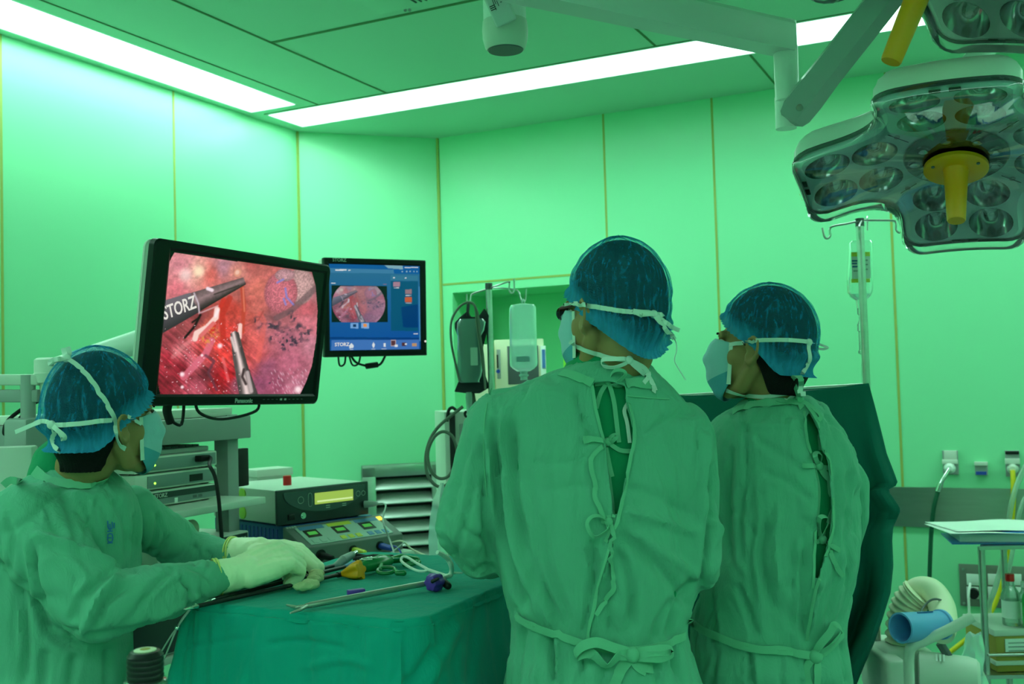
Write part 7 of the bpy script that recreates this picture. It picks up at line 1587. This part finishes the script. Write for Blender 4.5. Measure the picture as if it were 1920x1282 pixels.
# ------------------------------------------------------------------ instruments on the drape
GRP = 'laparoscopic instruments on the draped table'
Z0 = TZ + .004
Zp = lambda x, y, r=.005: PZ(x, y, Z0 + r)
M['shaft'] = mat('black coated shaft', (0.010, 0.011, 0.011), 0.35, var=.1, spec=.4)
M['hgrey'] = mat('grey instrument handle', (0.24, 0.30, 0.30), 0.4, var=.05)
M['hgreen'] = mat('green instrument plastic', (0.005, 0.20, 0.055), 0.22, var=.05, spec=.6)
M['purple'] = mat('purple plastic', (0.13, 0.04, 0.42), 0.35, var=.05)
def grasper(name, tip, neck, end, label, jaw=True):
    t = thing(name, Zp(*neck), label, 'surgical instrument', GRP)
    a, b, c = Zp(*tip), Zp(*neck), Zp(*end); mb = MB(); mb.cyl(b, c, .0046, n=14); mb.build('shaft', M['shaft'], t)
    mb = MB(); d = (a - b).normalized(); mb.cyl(b, b + d * .012, .0042, .0036, 14); s = d.cross(UP).normalized()
    L_ = (a - b).length
    for k in (-1, 1): mb.limb([(b + d * .010, .0026), (b + d * L_ * .55 + s * .004 * k, .0024), (a + s * .0022 * k, .0014)], 8)
    mb.build('jaw', M['chrome'], t); return t, b, c, (c - b).normalized()
t, b, c, d = grasper('grasping_forceps', (354, 1123), (399, 1115), (627, 1060), 'black-shafted instrument with a grey handle, farthest of the three under the glove')
e = PZ(660, 1040, Z0 + .02); mb = MB(); mb.limb([(c, .006), (c + d * .012, .0095), ((c + e) / 2, .012), (e, .009)], 14); mb.build('handle', M['hgrey'], t)
mb = MB(); mb.limb([(e, .006), (e + (e - c).normalized() * .018, .005)], 10); mb.build('connector', M['chrome'], t); mb = MB(); mb.limb([(e + V((.012, .004, -.005)), .008), (e + V((.04, .01, -.012)), .008), (e + V((.055, .03, -.014)), .006)], 10); mb.build('plug', M['rubber'], t)
t, b, c, d = grasper('grasping_forceps', (386, 1128), (402, 1123), (648, 1062), 'middle black-shafted instrument with a green trigger handle and a ring')
mb = MB(); mb.limb([(c, .006), (c + d * .03, .010)], 12); mb.build('rotation_knob', M['panelblue'], t)
h0, h1 = Zp(676, 1064, .016), Zp(716, 1053, .018); ax = (h1 - h0).normalized(); fr = frame(ax, z=UP)
mb = MB(); mb.rings([[p + fr @ V((0, w_ * math.cos(q), k_ * math.sin(q))) for q in np.linspace(0, 2 * PI, 21)[:-1]] for p, w_, k_ in ((h0, .008, .008), (h0 + ax * .012, .016, .014), (h1, .022, .018), (h1 + ax * .02, .020, .014), (h1 + ax * .028, .010, .008))]); mb.build('handle', M['hgreen'], t)
for k in (0, .02): MB().box(h0 + ax * (.020 + k) + UP * .0165 - _F * .004, (.003, .030, .002), fr @ Matrix.Rotation(.5, 3, 'Z')).build('stripe', M['white'], t, False)
rc = Zp(724, 1069, .010); mb = MB(); mb.tube([rc + V((.020 * math.cos(q), .020 * math.sin(q) * .9, .004 * math.sin(q * 1.0))) for q in np.linspace(0, 2 * PI, 33)[:-1]], .0046, 10, closed=True); rp = Zp(757, 1074, .010); mb.limb([(rc + V((.020, 0, 0)), .0055), (rp - V((.015, 0, 0)), .0055), (rp, .0065)], 10); mb.limb([(rc + V((-.016, .008, 0)), .006), (h1, .008)], 10); mb.build('ring_handle', M['hgreen'], t)
t, b, c, d = grasper('grasping_forceps', (347, 1142), (371, 1136), (640, 1076), 'black-shafted instrument with a yellow knob, nearest of the three')
mb = MB(); e = Zp(677, 1068, .017); ax = (e - c).normalized(); fr = frame(ax, z=UP); L_ = (e - c).length
mb.rings([[c + ax * (L_ * s_) + fr @ V((0, r_ * (1 + k_ * math.cos(5 * q)) * math.cos(q), r_ * (1 + k_ * math.cos(5 * q)) * math.sin(q))) for q in np.linspace(0, 2 * PI, 61)[:-1]] for s_, r_, k_ in ((.05, .007, 0), (.15, .009, .02), (.5, .0165, .12), (.85, .0205, .18), (1.0, .019, .2), (1.02, .012, .1))]); mb.build('knob', M['yellow'], t, ang=30); mb = MB(); mb.cyl(c - d * .012, c + d * .01, .0065, n=14); mb.build('collar', M['black'], t)
t = thing('needle_holder', Zp(740, 1056), 'second green ring-handled instrument lying behind the first', 'surgical instrument', GRP)
g0, g1 = Zp(722, 1052, .009), Zp(782, 1050, .009); mb = MB(); mb.limb([(g0, .007), ((g0 + g1) / 2 + UP * .006, .011), (g1, .008)], 12); mb.build('grip', M['hgreen'], t); mb = MB(); rc = Zp(772, 1056, .008); mb.tube([rc + V((.019 * math.cos(q), .017 * math.sin(q), .003 * math.cos(q))) for q in np.linspace(0, 2 * PI, 33)[:-1]], .004, 10, closed=True); mb.build('ring', M['hgreen'], t)
# steel clip applier
t = thing('clip_applier', Zp(690, 1120), 'long steel instrument with scissor handles and a purple knob, nearest on the drape', 'surgical instrument', GRP)
j0, j1 = Zp(572, 1136, .006), Zp(801, 1093, .012); ax = (j1 - j0).normalized(); sd_ = ax.cross(UP).normalized()
M['tool'] = mat('satin instrument steel', (0.46, 0.47, 0.44), 0.35, 0.75, var=.06)
mb = MB(); mb.cyl(j0 + ax * .012, j1, .0062, n=18); mb.cyl(j0, j0 + ax * .014, .0045, .0062, 18); mb.build('shaft', M['tool'], t)
for (mx, my), (ex_, ey_) in (((556, 1138), (538, 1134)), ((563, 1143), (545, 1149))):
    mb = MB(); mb.limb([(j0 + ax * .006, .0035), (Zp(mx, my, .005), .0032), (Zp(ex_, ey_, .004), .0020)], 10); mb.build('jaw', M['tool'], t)
kc = Zp(812, 1092, .016); k2 = Zp(828, 1088, .016); kx = (k2 - kc).normalized(); fr = frame(kx, z=UP)
mb = MB(); mb.rings([[kc + kx * s_ + fr @ V((0, r_ * (1 + .10 * math.cos(6 * q)) * math.cos(q), r_ * (1 + .10 * math.cos(6 * q)) * math.sin(q))) for q in np.linspace(0, 2 * PI, 49)[:-1]] for s_, r_ in ((-.012, .010), (-.010, .015), (.0, .019), (.014, .018), (.020, .015), (.022, .008))]); mb.build('knob', M['purple'], t, ang=30)
mb = MB(); mb.limb([(k2, .009), (Zp(840, 1098, .008), .008)], 12); mb.limb([(kc - _F * .016 + UP * .006, .004), (kc - _F * .018 + UP * .012 + V((.012, 0, 0)), .003)], 8); mb.build('latch', M['black'], t)
pv = Zp(843, 1079, .020)
hd = lambda x, y, z: PZ(x, y, Z0 + z)
mb = MB(); loop = [hd(800, 1074, .028), hd(776, 1056, .035), hd(763, 1044, .038), hd(754, 1045, .036), hd(755, 1054, .032), hd(766, 1064, .026), hd(784, 1071, .022), hd(797, 1069, .022), hd(801, 1065, .024), hd(790, 1058, .030)]
mb.tube([hd(752, 1049, .036), hd(755, 1044, .038), hd(764, 1045, .038), hd(782, 1056, .034), hd(800, 1066, .028), hd(801, 1069, .026), hd(792, 1071, .024), hd(780, 1069, .024), hd(764, 1061, .028), hd(754, 1053, .034)], .0032, 10, 5, closed=True); mb.limb([(hd(800, 1067, .028), .0036), (hd(835, 1079, .020), .004), (pv, .005)], 10); mb.build('finger_loop', M['white'], t)
mb = MB(); mb.tube([pv, hd(847, 1070, .03), hd(846, 1060, .045), hd(840, 1048, .060), hd(830, 1040, .072), hd(820, 1035, .080)], lambda q: .0045 + .0012 * math.sin(q * PI), 12, 5); mb.build('lever', M['white'], t)
mb = MB(); mb.limb([(hd(829, 1083, .02), .003), (pv, .006), (hd(848, 1074, .024), .005)], 10); mb.limb([(hd(848, 1074, .024), .003), (hd(866, 1074, .024), .0018)], 8); mb.build('pivot', M['white'], t)
t = thing('clip_cartridge', Zp(667, 1110), 'small purple plastic cartridge behind the steel shaft', 'surgical supply')
a_, b_ = Zp(652, 1112, .006), Zp(683, 1108, .006); mb = MB(); mb.box((a_ + b_) / 2, ((b_ - a_).length, .016, .013), frame(b_ - a_, z=UP), .002); mb.build('case', M['purple'], t); mb = MB(); mb.box((a_ + b_) / 2 - UP * .006 - _F * .007, ((b_ - a_).length * .9, .006, .004), frame(b_ - a_, z=UP), .001); mb.build('latch', M['dgrey'], t)
# crumpled gauze under the glove
t = thing('gauze_pad', Zp(575, 1095), 'crumpled cream gauze lying under the gloved hands', 'gauze')
mb = MB()
for x, y, r in ((562, 1098, .016), (575, 1094, .017), (588, 1086, .017), (594, 1076, .016), (582, 1096, .018), (570, 1097, .016), (591, 1081, .017)): c_ = Zp(x, y, r * .75); mb.ball(c_, (r * 1.05, r * .95, r * .62), 12)
co, f = blob(mb, .0026, 4); co = co + normals(co, f) * (.004 * n3(co, (70, 70, 70), 3) + .002 * n3(co, (170, 170, 170), 4))[:, None]; solid(co, f, 'gauze', mat('cream gauze', (.62, .62, .36), .9, var=.15, scale=60, bump=.6, bscale=600), t)
# cables and a dark instrument at the far edge of the table
t = thing('dark_instrument', Zp(700, 1046), 'dark wire-handled instruments heaped at the far edge of the drape', 'surgical instrument')
mb = MB(); mb.limb([(Zp(668, 1050, .01), .009), (Zp(700, 1046, .01), .010), (Zp(735, 1044, .008), .006)], 10); mb.limb([(Zp(690, 1048, .012), .006), (Zp(770, 1046, .01), .004)], 8); mb.build('handle', M['rubber'], t)
mb = MB(); mb.tube([hd(678, 1048, .02), hd(692, 1045, .026), hd(706, 1046, .022), hd(730, 1050, .012)], .0022, 8, 5); mb.tube([hd(710, 1046, .02), hd(750, 1046, .02), hd(780, 1044, .014), hd(777, 1050, .010), hd(750, 1052, .008)], .002, 8, 5); mb.tube([hd(676, 1050, .02), hd(680, 1047, .026), hd(684, 1050, .018)], .0022, 8, 4); mb.build('wire_loop', M['chrome'], t)
# instrument hanging over the left edge of the drape
t = thing('long_forceps', P(345, 1150, 2.12), 'thin long-nosed forceps hanging over the left edge of the drape', 'surgical instrument')
dl = 2.10
for pts in ([(357, 1141), (345, 1157), (332, 1177), (320, 1206), (305, 1242)], [(357, 1141), (343, 1159), (331, 1178), (320, 1193), (301, 1224)]):
    mb = MB(); mb.tube([P(x, y, dl) for x, y in pts], lambda q: .0030 - .0014 * q, 8, 5); mb.build('arm', M['tool'], t)
mb = MB(); mb.ball(P(332, 1177, dl - .003), .005, 10); mb.limb([(P(357, 1141, dl), .003), (Zp(366, 1133, .004), .003)], 8); mb.build('pivot', M['chrome'], t)

# ------------------------------------------------------------------ bottle in the near corner
DB = 1.2
bt = P(272, 1220, DB); side = thing('side_stand', V((bt.x, bt.y, 0)), 'small steel stand under the bottle in the bottom left corner', 'stand'); zt_ = bt.z - .155
mb = MB(); mb.box(V((bt.x, bt.y - .02, zt_ - .008)), (.30, .22, .012), None, .003); mb.build('tray', M['steel'], side)
mb = MB(); mb.cyl(V((bt.x, bt.y, .05)), V((bt.x, bt.y, zt_ - .012)), .014); mb.build('pole', M['steel'], side); mb = MB(); mb.lathe(V((bt.x, bt.y, 0)), UP, [(0, .16), (.02, .155), (.05, .03)], 32); mb.build('base', M['grey'], side)
t = thing('bottle', V((bt.x, bt.y, zt_)), 'glass bottle with a black ribbed cap and cream stopper, cut off by the bottom edge', 'bottle')
mb = MB(); mb.lathe(V((bt.x, bt.y, zt_)), UP, [(0, .030), (.004, .033), (.085, .033), (.100, .028), (.112, .0235), (.116, .0245), (.122, .0235), (.124, .018)], 36); mb.build('glass', clear('bottle glass', (.80, .95, .86), .4, .02, milk=.06), t)
mb = MB(); mb.lathe(V((bt.x, bt.y, zt_)), UP, [(.004, .030), (.08, .030), (.081, .001)], 28); mb.build('liquid', clear('bottle liquid', (.6, .8, .65), .2, .02, milk=.1), t)
mb = MB(); pr = [(.118, .0195), (.119, .0205)]
for i in range(5): pr += [(.122 + i * .006, .0205), (.1235 + i * .006, .0198), (.1260 + i * .006, .0205)]
pr += [(.151, .0195), (.155, .0165), (.1555, .012)]; mb.lathe(V((bt.x, bt.y, zt_)), UP, pr, 40); mb.build('cap', M['black'], t, ang=30)
mb = MB(); mb.lathe(V((bt.x, bt.y, zt_ + .1548)), UP, [(0, .0125), (.0018, .0125), (.0022, .011)], 30); st = mb.build('stopper', M['cream'], t); mb = MB(); mb.lathe(V((bt.x, bt.y, zt_ + .1568)), UP, [(0, .006), (.0008, .0055)], 20); mb.build('stopper_centre', M['gold'], st)
